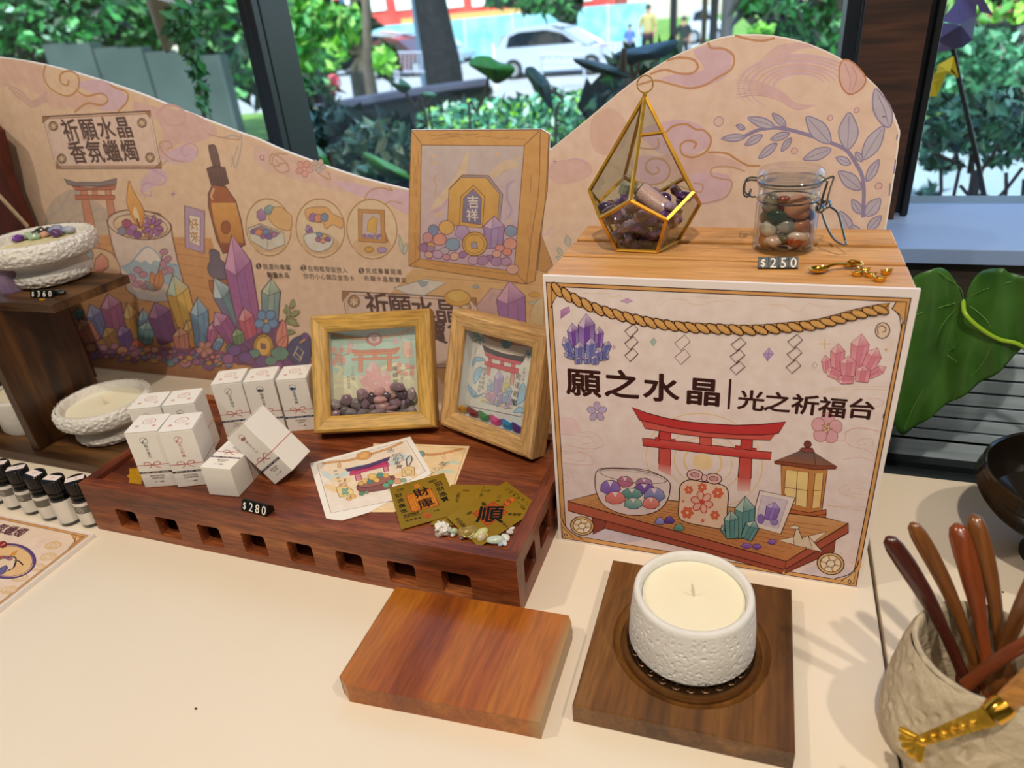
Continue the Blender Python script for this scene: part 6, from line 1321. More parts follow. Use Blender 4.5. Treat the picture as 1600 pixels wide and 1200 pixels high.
# second plaque
A.src(0, 0, 1); plaque([(534.5, 455), (744, 466), (752, 575), (556, 573)], '#dfc2ae'); medal((553, 471), 9); medal((727, 481), 9)
for i, ch in enumerate('祈願水晶'): A.text(ch, (589 + i * 36, 476 + i * 3.2), 38, T2, .040)
for i, ch in enumerate('聚寶盆'): A.text(ch, (642 + i * 38, 515 + i * 2.5), 38, T2, .040)
# ---- things drawn beside the plaque
A.src(*B6); A.poly([(935, 530), (1110, 480), (1225, 500), (1105, 570), (1000, 560)], '#ddd2c2', '#9c948c', 5); A.poly([(1060, 490), (1130, 490), (1120, 515), (1090, 528)], '#9ca4a4', None)
A.src(640, 440, 6.668)
A.ell((500, 170), 138, 84, '#d8a440', '#9c6c20', 8, .05, 26); A.ell((500, 150), 110, 62, '#e0b458', '#b07c28', 5, .05, 24); A.ell((690, 52), 36, 22, '#a8a49c', '#8c8880', 4); A.ell((1300, 138), 56, 26, '#d8a03c', '#9c6c20', 5)
A.poly([(700, 250), (850, 70), (960, 85), (980, 200), (900, 330), (720, 330)], ('#cfa99c', '#c49c98'), '#8c5c74', 6); A.line([(830, 180), (880, 130), (930, 190), (870, 240)], '#a87c88', 5)
crystal(A, (1095, 640), (1040, -10), 300, '#d4a4b8', '#a06ca0', '#8c5ca0', '#5c2c5c', 8, .72)
A.poly([(1255, 330), (1310, 200), (1400, 160), (1400, 460), (1250, 440)], ('#dcc090', '#d0b078'), '#a8844c', 6); A.poly([(1230, 230), (1300, 190), (1330, 200), (1280, 240)], '#b4b8a0', '#7c8c84', 4)
# ---- the big drawn picture frame
A.src(*B7); FL, WD, WD2 = '#7c4c20', '#d9a050', '#cf9444'
A.poly([(965, 790), (1045, 1005), (1000, 1052), (940, 1040)], '#c48c44', FL, 6)
A.poly([(99, 102), (968, 97), (1022, 130), (1008, 500), (960, 800), (925, 1110), (870, 1130), (80, 1010), (85, 500)], (WD, WD2), FL, 6)
A.poly([(165, 200), (855, 205), (785, 1045), (155, 960)], ('#cdbcb4', '#c4a4b4'), FL, 7); A.poly([(210, 225), (845, 225), (842, 260), (205, 780), (170, 780), (180, 225)], ('#c8b8b0', '#cfb0b0'))
for pts, c_, w in (([(230, 640), (300, 560), (420, 420), (480, 240)], '#dcc09c', 55), ([(620, 420), (720, 340), (820, 330)], '#d8bc9c', 60), ([(250, 560), (265, 470), (250, 430), (290, 380)], '#d0a070', 8), ([(690, 440), (700, 390), (740, 365)], '#cca480', 6), ([(730, 700), (770, 640), (740, 560), (745, 470), (800, 430)], '#b4a0b4', 22), ([(220, 650), (300, 620), (340, 560)], '#c8a4b0', 26)): A.line(pts, c_, w, taper=True)
for p in ((250, 275), (258, 320), (675, 258), (805, 290), (290, 655), (268, 668), (750, 710)): A.ell(p, 12, 12, '#e0bc84')
A.line([(99, 102), (165, 190)], FL, 5, sm=False); A.line([(855, 200), (955, 105)], FL, 5, sm=False); A.line([(82, 1010), (155, 960)], FL, 5, sm=False); A.line([(785, 1045), (870, 1128)], FL, 5, sm=False); A.line([(962, 105), (950, 500), (905, 800), (870, 1125)], FL, 5); A.line([(1018, 140), (990, 600), (940, 1060)], FL, 4)
R5 = random.Random(4)
for k in range(22):
    x = R5.choice((115, 130, 145, 880, 900)); y = R5.uniform(230, 900); A.line([(x, y), (x + R5.uniform(-10, 12), y + 50), (x + R5.uniform(-14, 14), y + 110)], '#b07c38', 3.5)
for k in range(14): x = R5.uniform(180, 780); y = R5.choice((130, 150, 165)); A.line([(x, y), (x + 50, y + R5.uniform(-10, 10)), (x + 110, y + R5.uniform(-8, 8))], '#b07c38', 3.5)
for k in range(10): x = R5.uniform(180, 720); y = 985 + (x - 180) * .13; A.line([(x, y), (x + 60, y + 14), (x + 110, y + 12)], '#b07c38', 3.5)
A.poly([(340, 720), (350, 495), (440, 400), (615, 405), (710, 530), (690, 720)], '#a094a0', FL, 6); A.poly([(340, 740), (350, 498), (432, 415), (600, 418), (690, 530), (672, 740)], ('#dcaa50', '#d09838'), FL, 5)
A.poly([(420, 740), (430, 545), (515, 468), (590, 545), (572, 755)], '#d8a23c', FL, 6); A.poly([(437, 715), (448, 555), (513, 492), (568, 555), (562, 735)], ('#7c7494', '#6c6488'), FL, 5)
for i, ch in enumerate('吉祥'): A.text(ch, (512 - i * 6, 580 + i * 88), 84, '#e8d8c4', .02)
for c, rx, ry, c1 in (((245, 770), 34, 38, '#6c84a8'), ((333, 752), 52, 48, '#dca850'), ((208, 820), 34, 36, '#c98c8c'), ((288, 832), 46, 40, '#dc9078'), ((375, 865), 50, 44, '#7c9cb4'), ((765, 775), 42, 38, '#7c94ac'), ((760, 862), 44, 40, '#dc9480'), ((228, 880), 28, 30, '#dca04c'), ((185, 880), 24, 26, '#a87ca4')): A.ell(c, rx, ry, c1, '#6c3c5c', 5, 0, 16)
A.poly([(385, 800), (410, 740), (460, 738), (490, 780), (440, 840)], ('#bca0c4', '#a484b4'), '#6c3c6c', 5)
crystal(A, (650, 890), (652, 675), 140, '#d0b0c8', '#a488b4', '#9878a8', '#6c3c6c', 6, .68)
pebbles(A, (175, 880, 785, 930, 985), 52, ['#a87ca4', '#9c6c9c', '#c49cb4', '#dca890', '#c98894', '#b48cac', '#b8a8b0'], 22, 42, '#6c3c5c', 4.5, 12)
for c, rx, ry, c1 in (((690, 890), 30, 26, '#dc8c84'), ((740, 915), 32, 28, '#d8846c'), ((670, 928), 30, 24, '#dca08c')): A.ell(c, rx, ry, c1, '#6c3c5c', 4, 0, 12)
A.ell((522, 862), 82, 80, '#d8a440', '#7c5018', 7, 0, 28); A.ell((520, 862), 66, 64, None, '#7c5018', 4, 0, 24); A.poly([(500, 850), (535, 848), (543, 892), (503, 890)], '#9c90a4', '#7c5018', 6)
o = b.build('backdrop_board', None, smooth=0, origin=((W3[0].x + W3[-1].x) / 2, YB + .002, 0))
tag(o, 'long wavy-topped peach backdrop board printed with crystals, candle and picture frame', 'backdrop board')
# ================================================================ prints inside the two frames
def mini_torii(A, x0, x1, y, h, c1, c2, lw, ln='#7a3030', skew=0.):
    """x0..x1 top beam, y top, h total height; skew = vertical drop across the width"""
    w = x1 - x0; Y = lambda x, dy: y + dy * h + skew * (x - x0) / w
    P = lambda u, dy: (x0 + u * w, Y(x0 + u * w, dy))
    for u in (.16, .74): A.poly([P(u, .12), P(u + .09, .12), P(u + .09, .98), P(u - .005, .98)], (c1, c1), ln, lw)
    A.poly([P(.02, .36), P(.98, .36), P(.97, .46), P(.03, .46)], c1, ln, lw); A.poly([P(.45, .15), P(.54, .15), P(.54, .37), P(.45, .37)], c1, ln, lw)
    A.poly([P(.05, .12), P(.95, .12), P(.93, .24), P(.07, .24)], c1, ln, lw); A.poly([P(0, -.03), P(.2, .03), P(.8, .03), P(1, -.03), P(.96, .12), P(.5, .16), P(.04, .12)], c2, ln, lw)
def ropeline(A, pts, w, c='#d9a870', ln='#a5703c'):
    A.line(pts, ln, w * 1.25); A.line(pts, c, w); sp_ = spline(pts, 8)
    for i in range(1, len(sp_) - 1, 2):
        d = sp_[i + 1] - sp_[i]; a = math.atan2(d.y, d.x) + .6; A.line([(sp_[i].x - cos(a) * w * .6, sp_[i].y - sin(a) * w * .6), (sp_[i].x + cos(a) * w * .6, sp_[i].y + sin(a) * w * .6)], ln, w * .14, sm=False)
D1 = .023
b = MB(); O1 = M1_ @ Vector((0, D1 - .0012, 0)); b.use(MAT_MOUNT); n_1 = -n1
A = Art(b, O1, u1, v1); A.pastel = (.9, .88, .85, .22); A.gain = (1.12, 1.12, 1.12); A.src(470, 470, 5.217)
A.poly([(238, 232), (935, 190), (960, 960), (262, 985)], ('#b4cdbd', '#efd0a0')); A.base = 4e-5
A.poly([(250, 240), (925, 205), (930, 560), (700, 520), (500, 610), (250, 560)], '#a9cabb', None, 1, True)
for pts in ([(255, 520), (330, 560), (300, 640), (420, 660), (480, 740)], [(640, 560), (780, 520), (860, 560), (930, 600)], [(260, 700), (360, 690), (420, 760)], [(750, 640), (860, 620), (930, 680)]): A.line(pts, '#f2dcb4', 34, taper=True)
ropeline(A, [(235, 262), (320, 288), (440, 305), (600, 300), (760, 278), (915, 232)], 22)
A.ell((598, 312), 66, 52, '#c9626a', '#8a3a44', 4); A.ell((598, 310), 48, 36, '#e8d4cc', '#b85a64', 5); A.text('緣', (598, 310), 48, '#b85a64', .02); A.poly([(585, 365), (612, 363), (600, 378)], '#c9626a')
A.poly([(405, 335), (425, 350), (420, 385), (390, 385), (385, 355)], '#dca8b4', '#b88090', 3); A.poly([(775, 300), (798, 320), (790, 352), (762, 355), (758, 325)], '#dca8b4', '#b88090', 3)
A.line([(835, 275), (815, 310), (852, 350)], '#c9706c', 5); A.poly([(828, 345), (900, 330), (912, 455), (860, 470), (835, 430)], '#eab8a4', '#c9706c', 4); A.text('緣', (880, 415), 52, '#d9807c', .01)
mini_torii(A, 405, 812, 402, 190, '#d98258', '#cf6e48', 3, '#a8583c', -18)
for (x, y) in ((270, 400), (300, 440), (335, 400), (395, 410), (290, 480), (340, 470), (265, 510), (340, 500), (870, 530), (910, 545), (800, 580), (850, 595), (905, 590), (805, 520)): flower(A, (x, y), 24, '#e6a08c', '#c97468', 2, 5, x, '#d97c68')
A.line([(255, 430), (320, 445), (395, 430)], '#8a6a50', 5); A.line([(770, 600), (850, 560), (925, 545)], '#8a6a50', 5)
for bs, tp, w in (((600, 740), (585, 483), 120), ((545, 700), (490, 600), 60), ((660, 720), (705, 565), 80), ((610, 760), (630, 650), 80), ((700, 740), (720, 640), 60), ((560, 760), (540, 690), 60)): crystal(A, bs, tp, w, '#f0c8c8', '#e6a0a4', '#e8a8a4', '#d0808a', 3)
A.text('心之所願', (425, 590), 27, '#5a4a44', .005, gap=1.15, vert=True); A.text('終有回響', (390, 665), 27, '#5a4a44', .005, gap=1.0, vert=True)
A.text('緣結祝', (771, 605), 44, '#4a3a34', .015, gap=1.25, vert=True); A.text('祈願之力', (825, 640), 22, '#6a5a50', .005, gap=1.1, vert=True)
b.build('printed_card', None, F1, smooth=0)
b = MB(); b.use(MAT_MOUNT); A = Art(b, M2_ @ Vector((0, D1 - .0012, 0)), u2, v2); A.pastel = (.9, .88, .86, .12); A.gain = (1.1, 1.1, 1.1); A.src(670, 470, 4.615)
A.poly([(305, 195), (760, 330), (665, 835), (235, 745)], ('#efe2dc', '#f2e8e2')); A.base = 4e-5
A.poly([(310, 205), (380, 215), (350, 270), (305, 270)], '#a4c4cc'); A.poly([(400, 225), (755, 320), (730, 440), (380, 330)], ('#cdb8a8', '#dcccc0'))
for k in range(12): A.line([(545 - 150 + k * 28, 300 + k * 7), (545 - 190 + k * 34, 350 + k * 8)], '#e0b49c', 3, sm=False)
ropeline(A, [(375, 220), (440, 262), (520, 290), (620, 308), (745, 318)], 18, '#cc8464', '#9c5440')
A.ell((560, 300), 38, 42, '#5c94ac', '#34586c', 4); A.ell((560, 300), 24, 28, None, '#34586c', 3); A.text('開', (560, 302), 34, '#24485c', .01)
def pinwheel(c, r):
    for k in range(5):
        a = k * 2 * pi / 5 + .3; A.poly([c, (c[0] + r * cos(a), c[1] + r * sin(a)), (c[0] + r * .62 * cos(a + .7), c[1] + r * .62 * sin(a + .7))], '#84b4cc', '#34586c', 4)
pinwheel((372, 280), 42); pinwheel((722, 385), 38); A.line([(372, 290), (330, 375)], '#b4c0b4', 4); A.line([(405, 320), (400, 365)], '#d8a8a4', 8)
P = lambda pts: pts
A.poly([(432, 400), (458, 405), (440, 540), (414, 530)], ('#e0606c', '#eca0a0'), '#8a3440', 3); A.poly([(598, 450), (625, 456), (612, 610), (585, 600)], ('#e0606c', '#eebcb4'), '#8a3440', 3)
A.poly([(402, 435), (440, 445), (610, 485), (650, 490), (645, 525), (600, 520), (440, 475), (402, 460)], '#e0606c', '#8a3440', 3); A.poly([(520, 425), (545, 432), (540, 466), (515, 460)], '#e0606c', '#8a3440', 3)
A.poly([(402, 368), (470, 395), (680, 435), (662, 460), (610, 455), (430, 410), (408, 392)], '#dc5c6c', '#8a3440', 3); A.poly([(388, 318), (450, 350), (540, 382), (640, 398), (698, 403), (680, 440), (600, 425), (480, 392), (402, 362)], '#3c343c', '#241c24', 4)
for a in ([(400, 418), (350, 405), (318, 430), (316, 475), (340, 440), (400, 430)], [(382, 480), (345, 490), (325, 540), (330, 600), (360, 560), (380, 520)], [(270, 545), (290, 610), (330, 650), (350, 680), (310, 680), (290, 650)], [(310, 650), (330, 690), (400, 665), (350, 695), (310, 690)], [(682, 590), (650, 640), (640, 700), (610, 755), (680, 725), (700, 650)], [(655, 762), (690, 800), (610, 805)]): A.poly(a, '#a4cce4', '#4c88b4', 4, True, 4)
A.poly([(385, 690), (600, 750), (605, 775), (560, 775), (378, 715)], '#eedcc0', '#b8a080', 4); A.poly([(378, 715), (560, 775), (605, 775), (600, 785), (375, 728)], '#dcc8a8')
for bs, tp, w, c in (((500, 690), (510, 495), 66, 'l'), ((455, 680), (440, 565), 50, 'c'), ((545, 680), (570, 545), 56, 'y'), ((560, 700), (590, 620), 50, 'c'), ((440, 710), (420, 640), 44, 'm'), ((470, 715), (455, 650), 44, 'm'), ((520, 730), (520, 650), 50, 'l'), ((555, 735), (555, 660), 46, 'c'), ((580, 745), (590, 690), 34, 'l')):
    crystal(A, bs, tp, w, *{'l': ('#e4d4ec', '#b8a4d4', '#c8bce4'), 'c': ('#d4e4f0', '#9cc0dc', '#b4c8e4'), 'y': ('#f4ecc0', '#ecdc9c', '#e8dcb0'), 'm': ('#f0d4e0', '#d8a8c8', '#d4b4d8')}[c], ln='#7c6ca0', lw=3)
pebbles(A, (425, 700, 590, 735, 745), 16, ['#c8bce4', '#9cc0dc', '#d8a8c8'], 7, 14, '#7c6ca0', 2, 4)
A.text('開運啟動', (633, 640), 44, '#2c2428', .012, gap=1.28, vert=True, rot=-.0, shear=0); A.text('願運勢順風', (395, 560), 26, '#4c4048', .006, gap=1.1, vert=True); A.text('向前啟程', (368, 600), 24, '#4c4048', .006, gap=1.1, vert=True); A.text('祈福小語', (685, 530), 22, '#5c6c78', .004, gap=1.1, vert=True)
b.build('printed_card', None, F2, smooth=0)
# ================================================================ cards on the tray
def card(name, pts, z, th, m, label, grp, art, ang, cat='card'):
    P = [Z(*p, z) for p in pts]
    if sum(P[i].x * P[(i + 1) % len(P)].y - P[(i + 1) % len(P)].x * P[i].y for i in range(len(P))) < 0: P.reverse()
    b = MB(); b.use(m).prism([(p.x, p.y) for p in P], z - th, z)
    A = Art(b, (0, 0, z), (1, 0, 0), (0, 1, 0)); art(A, ang); return tag(b.build(name, None, smooth=0), label, cat, grp)
def quadpx(tl, tr, bl, z):
    """completes the fourth corner of a rectangle lying at height z"""
    a, b_, c = Z(*tl, z), Z(*tr, z), Z(*bl, z); d = b_ + (c - a); return d, (b_ - a)
ZE = (460, 660, 3.81)
z1 = FZ + .0005
def art_o(A, ang):
    A.src(*ZE); A.poly([(470, 125), (1020, 155), (945, 380), (600, 515), (445, 520)], ('#ecd0a4', '#f0d8b0'), '#c99c6c', 3)
    for pts in ([(880, 250), (940, 235), (990, 250)], [(840, 300), (900, 290), (960, 300)]): A.line(pts, '#c4d4c4', 22, taper=True)
    ropeline(A, [(735, 185), (800, 192), (880, 185), (1005, 155)], 13, '#dca068'); A.ell((752, 190), 22, 20, '#7ca4a4', '#4c6c70', 3)
    A.text('靜心定', (848, 275), 34, '#6c5444', .012, gap=1.2, vert=True, rot=-.25); A.ell((885, 200), 10, 10, None, '#c9a08c', 3); A.ell((892, 215), 8, 8, None, '#c9a08c', 3); A.text('祈願語', (895, 255), 20, '#a08468', .0, vert=True, rot=-.25)
d, _ = quadpx((560, 690), (733.8, 697), (520, 800), z1)
card('greeting_card', [(600, 692), (733.8, 697), (712, 756), (616, 800), (575, 800), (560, 790)], z1, .0004, mat('card_peach', '#f0d2a4', rough=.6), 'peach printed card mostly hidden under the white card', 'printed cards on the tray', art_o, 0)
z2 = FZ + .0012
wp = [(484, 724), (641, 682), (674, 739), (640, 765), (578, 800), (535, 813), (510, 811)]
def art_w(A, ang):
    A.src(*ZE); A.poly([(134, 250), (668, 108), (780, 290), (600, 395), (590, 465), (218, 540)], '#f2e8de', '#a09088', 2.5)
    A.poly([(150, 262), (660, 128), (745, 265), (560, 380), (330, 470), (270, 440)], ('#efe2d4', '#f2dcbc'))
    for pts, c in (([(160, 290), (240, 330), (330, 290), (400, 250)], '#cfdcdc'), ([(180, 370), (260, 400), (330, 370)], '#f0d4a8'), ([(460, 260), (560, 250), (640, 200), (690, 230)], '#cfdcdc'), ([(230, 330), (300, 350), (330, 330)], '#f0d4a8'), ([(560, 330), (680, 300), (720, 330)], '#f0d4a8')): A.line(pts, c, 40, taper=True)
    ropeline(A, [(165, 245), (240, 235), (330, 225), (450, 190), (560, 155), (645, 118)], 13, '#dfae78'); A.ell((415, 198), 44, 25, '#e8b878', '#b07c40', 4, -.2); A.ell((415, 198), 32, 17, None, '#b07c40', 3, -.2)
    A.line([(268, 240), (265, 262)], '#b07c40', 4); A.poly([(258, 248), (278, 246), (276, 272), (258, 272)], '#e0b890', '#b07c40', 2)
    A.poly([(352, 285), (385, 278), (402, 340), (370, 352)], ('#d4507c', '#dc9ca4'), '#7c2c50', 3); A.poly([(520, 230), (552, 222), (560, 290), (535, 298)], ('#d4507c', '#dc9ca4'), '#7c2c50', 3)
    A.poly([(328, 300), (560, 240), (566, 256), (330, 318)], '#cc4c78', '#7c2c50', 3); A.poly([(435, 262), (455, 256), (460, 275), (440, 280)], '#cc4c78', '#7c2c50', 3); A.poly([(322, 284), (560, 222), (552, 240), (335, 298)], '#d4507c', '#7c2c50', 3)
    A.poly([(300, 280), (440, 250), (570, 205), (560, 226), (440, 268), (318, 292)], '#5c4878', '#34244c', 4)
    A.poly([(378, 372), (480, 340), (590, 318), (585, 360), (560, 395), (440, 415), (385, 410)], '#8c5c5c', '#5c3434', 4, True, 3); A.ell((480, 352), 104, 26, '#a47068', '#5c3434', 4, -.24)
    for c, r, cc2 in (((420, 350), 24, '#ecc478'), ((465, 325), 30, '#ecc878'), ((510, 315), 24, '#5c9c94'), ((545, 318), 20, '#e0b468'), ((450, 355), 20, '#5c8c94'), ((490, 345), 20, '#ecc478'), ((395, 365), 18, '#e0b468'), ((575, 355), 22, '#5cac90'), ((545, 375), 22, '#6cac94'), ((615, 350), 26, '#e0a484'), ((400, 425), 18, '#5c9c84'), ((350, 440), 18, '#e8bc78'), ((325, 455), 16, '#e8bc78'), ((430, 418), 14, '#6cac94'), ((650, 345), 18, '#84bc9c')): A.poly([(c[0] + r * cos(a), c[1] + r * .7 * sin(a)) for a in [2 * pi * k / 6 for k in range(6)]], cc2, '#8c6c50', 2.5)
    for i, ch in enumerate('招財聚寶'): A.text(ch, (597 + i * 9, 198 + i * 22), 30, '#5c5460', .012, rot=.30)
    A.text('水', (575, 168), 34, '#4c6878', .015, rot=.3)
    for i, ch in enumerate('祈願小語'): A.text(ch, (628 + i * 6, 185 + i * 13), 16, '#8c8078', .0, rot=.30)
    for i, ch in enumerate('願財運常在'): A.text(ch, (243 + i * 8, 290 + i * 20), 18, '#6c6460', .004, rot=.25)
    A.line([(672, 262), (668, 220), (690, 200), (700, 225), (680, 262)], '#6c6470', 6); A.poly([(640, 280), (680, 262), (714, 270), (716, 312), (642, 325)], '#ecd09c', '#a8844c', 4); A.ell((678, 296), 22, 15, None, '#a8844c', 3)
    A.poly([(248, 390), (300, 375), (350, 405), (350, 428), (270, 448), (258, 420)], '#ecd498', '#b09050', 4); A.ell((290, 375), 24, 9, None, '#d48c7c', 4, -.2); flower(A, (302, 412), 24, '#8cb09c', '#5c8c78', 2, 4, .7)
    A.poly([(96, 248), (118, 242), (112, 268)], '#d4ccc0')
card('greeting_card', wp, z2, .0005, mat('card_white', '#f2ece4', rough=.55), 'white printed card with purple-red shrine gate and pot of coins', 'printed cards on the tray', art_w, 0)
MAT_GC = mat('gold_foil_card', '#b08c1c', rough=.33, metal=.55, var='#a07c14', vscale=20)
GK, GR = '#15100a', '#a8341c'
def goldcard(tl, tr, bl, z, label, art):
    d, e = quadpx(tl, tr, bl, z); P = [Z(*tl, z), Z(*tr, z), d, Z(*bl, z)]; P.reverse()
    b = MB(); b.use(MAT_GC).prism([(p.x, p.y) for p in P], z - .0003, z); A = Art(b, (0, 0, z), (1, 0, 0), (0, 1, 0)); A.e = math.atan2(e.y, e.x); A.src(600, 740, 6.0); art(A)
    return tag(b.build('gold_card', None, smooth=0), label, 'card', 'gold foil cards on the tray')
def a_g0(A):
    A.text('人和', (965, 160), 30, GK, .02, rot=A.e); A.text('旺', (910, 200), 34, GK, .02, rot=A.e)
goldcard((758, 757.5), (790, 760), (700, 800), FZ + .0010, 'gold foil card peeking out, lowest of the fanned pair', a_g0)
def a_g1(A):
    for i, ch in enumerate('大開大發'): A.text(ch, (702 - i * 8, 188 + i * 23), 30, GK, .02, rot=A.e + .2)
    A.text('納百', (770, 158), 24, GK, .02, rot=A.e)
goldcard((705, 757), (757, 758), (672, 820), FZ + .0016, 'gold foil card lying flat between its two neighbours', a_g1)
def a_g2(A):
    A.poly([(205, 205), (440, 140), (520, 295), (262, 360)], '#c0701c', GR, 9); A.poly([(225, 215), (432, 157), (500, 288), (272, 345)], None, '#d8a040', 3)
    for k in range(9): A.line([(250 + k * 26, 225 - k * 7), (285 + k * 26, 325 - k * 7)], '#d8a040', 3, sm=False)
    A.poly([(275, 105), (330, 90), (345, 125), (290, 145)], '#c08028', '#9c5418', 3)
    r = A.e + .08
    A.text('財', (350, 175), 112, GK, .035, rot=r); A.text('庫', (390, 275), 118, GK, .035, rot=r)
    for i, ch in enumerate('招財進寶'): A.text(ch, (510 + i * 20, 95 + i * 48), 58, GK, .025, rot=r)
    for i, ch in enumerate('財源廣進'): A.text(ch, (138 + i * 15, 205 + i * 48), 52, GK, .025, rot=r)
    for s_, x, y, h in (('五路財', 200, 395, 44), ('正財', 135, 155, 30), ('偏財', 435, 75, 34), ('大吉', 478, 350, 24)):
        for i, ch in enumerate(s_): A.text(ch, (x + i * h * 1.15, y - i * h * .28), h, GK, .015, rot=r)
    A.line([(190, 420), (350, 380), (370, 350)], GK, 2.5, sm=False); A.ell((405, 392), 34, 24, '#b8602c', GR, 3); A.text('吉', (405, 392), 36, GR, .02, rot=r)
    for i, ch in enumerate('福祿壽喜'): A.text(ch, (215 + i * 40, 442 - i * 9), 26, GK, .012, rot=r)
goldcard((608, 762), (693.6, 738.7), (627, 827.5), FZ + .0022, 'gold foil card with black characters and a square red seal, left of the fan', a_g2)
def a_g3(A):
    r = A.e + .05
    A.poly([(832, 375), (1030, 262), (1155, 360), (970, 490)], '#9c4818', GR, 10); A.poly([(852, 376), (1028, 280), (1132, 360), (972, 468)], None, '#d88c30', 3)
    A.text('順', (998, 378), 205, GK, .045, rot=A.e + .85)
    A.poly([(1105, 285), (1190, 222), (1230, 245), (1145, 315)], '#c8681c', GR, 5)
    for i, ch in enumerate('大吉'): A.text(ch, (1130 + i * 42, 290 - i * 32), 44, GK, .02, rot=A.e + .8)
    for s_, x, y, dx, dy, h in (('平安健康', 690, 430, 22, 24, 42), ('福祿雙全', 1080, 440, 24, 18, 26), ('事業順', 1180, 380, 42, 2, 36), ('三合', 1080, 215, -12, 40, 34), ('萬事', 930, 280, 10, 12, 36), ('心想事成', 1150, 150, 34, 26, 24), ('貴人扶', 1300, 245, 42, 24, 22), ('順風', 790, 375, 18, -10, 30), ('八方', 850, 460, 30, -16, 26), ('如意', 1290, 315, 22, 16, 26)):
        for i, ch in enumerate(s_): A.text(ch, (x + i * dx, y + i * dy), h, GK, .015, rot=A.e + .6)
    A.line([(1150, 130), (1260, 200), (1275, 240)], GK, 3, sm=False); A.line([(1240, 255), (1310, 310), (1350, 285)], GK, 3, sm=False); A.line([(590, 415), (660, 480), (640, 510)], GK, 4, sm=False)
goldcard((791, 752), (844.5, 792.5), (697.5, 808), FZ + .0030, 'gold foil card with a red diamond seal, topmost of the fan', a_g3)
# ---- pale stones in the front corner of the tray
WS = [('jagged white quartz', '#e8e2dc', (530, 548), 78, (1, .7, 1.0), True, ''), ('pale green', '#b4c4a8', (655, 545), 46, (.95, .7, 1), False, ''), ('small white', '#e6e0dc', (625, 610), 34, (1.1, .7, .7), False, ''), ('grey-violet', '#a8a4ac', (705, 622), 44, (1.2, .7, .6), False, ''),
      ('long pale yellow-green', '#c8c890', (905, 560), 80, (1.15, .6, .55), False, 'diag'), ('round white', '#ece6e4', (795, 636), 34, (1, .7, .9), False, ''), ('clear golden flaked', '#c8b89c', (895, 632), 52, (1, .7, .9), False, ''), ('long pale aqua', '#bccabc', (1035, 640), 84, (1.1, .6, .5), False, 'tilt'),
      ('white oval by the right rim', '#dcdcd8', (1140, 598), 56, (1, .7, .5), False, ''), ('pinkish grey', '#c4b8b4', (1180, 548), 40, (1, .7, .7), False, ''), ('milky small', '#d4d0cc', (1200, 515), 32, (1, .7, .5), False, ''), ('bluish', '#a4b4c4', (1085, 685), 46, (1.2, .7, .45), False, ''), ('pale lilac', '#d0ccd8', (1125, 662), 42, (1, .7, .6), False, ''), ('tiny lemon yellow', '#d8b838', (960, 585), 26, (1, .9, 1), False, ''), ('tiny amber yellow', '#d0a828', (802, 600), 16, (1, .9, 1), False, '')]
for k, (nm, c, (x, y), r, sc, jag, rt) in enumerate(WS):
    rr_ = r / 6.0 * .56 / FPX * 1.02; cz = FZ + rr_ * sc[2] * .85 + .0005; yy = y
    p = Z(600 + x / 6, 740 + yy / 6, cz)
    if nm.startswith('white oval') or nm.startswith('pinkish') or nm.startswith('milky'): cz += .0
    R_ = {'diag': Rz(.95) @ Ry(-.0), 'tilt': Rz(.35), '': Rz(k * .7)}[rt]
    o = MB().stone((p.x, min(max(p.y, .4195), .56), cz), rr_, 200 + k, 3, sc if not jag else (1, .8, 1), R_, amp=.34 if jag else .12, freq=2.6 if jag else 1.0, jag=False).build('pebble', mat('pebble_%d' % k, c, rough=.16 if not jag else .4, coat=.4, sss=.3, var=c, vscale=50), smooth=70 if not jag else 20)
    tag(o, nm + ' pebble in the front right corner of the tray', 'stone', 'pale pebbles in the tray corner')
p = Z(600 + 782 / 6, 740 + 562 / 6, FZ + .004); o = ingot(T(p + Vector((0, 0, -.002))) @ Rz(.55) @ Rx(.35), 1.15, mat('clear_gold', '#d8c078', rough=.08, metal=.5, trans=.3), 'clear_ingot')
tag(o, 'clear gold-tinted ingot among the pale pebbles in the tray corner', 'ingot')
# ================================================================ crystals in the upper bowl
BCU = Vector((-.8335, .592, UZ)); zt = UZ + .0515
MB().lathe([(0, 0), (.049, 0), (.050, .0035), (.03, .0050), (0, .0055)], T(BCU.x, BCU.y, UZ + .0405), 48).build('salt_bed', mat('salt_bed', '#e6dcae', rough=.6, var='#cfc79c', vscale=200, bump=.5, bscale=300), None, kind=None)
tag(bpy.data.objects['salt_bed'], 'pale yellow bed of fine salt filling the upper cement bowl', 'salt')
bpy.data.objects['salt_bed']['kind'] = 'stuff'
UC = [('big pale blue', '#8f9bbd', (700, 205), 66, 0), ('light blue', '#a4aec4', (765, 235), 50, 0), ('dark grey banded', '#4c4a48', (560, 228), 50, 1), ('black arched', '#35322f', (432, 238), 62, 1), ('black smoky', '#3a3430', (312, 282), 44, 1), ('pale pink shard', '#cfaa98', (372, 272), 34, 1), ('pale green', '#a8bda0', (235, 308), 46, 0), ('mint green', '#9cb8a0', (350, 322), 46, 0), ('peach', '#d0a48c', (455, 298), 42, 0), ('deep purple', '#5c3a6c', (585, 292), 56, 0), ('sea green', '#a4bca4', (655, 255), 44, 0), ('vivid violet', '#6a3094', (14, 320), 44, 0), ('honey yellow', '#dcc47c', (500, 270), 30, 0), ('pale grey', '#b4b4ac', (255, 340), 34, 0)]
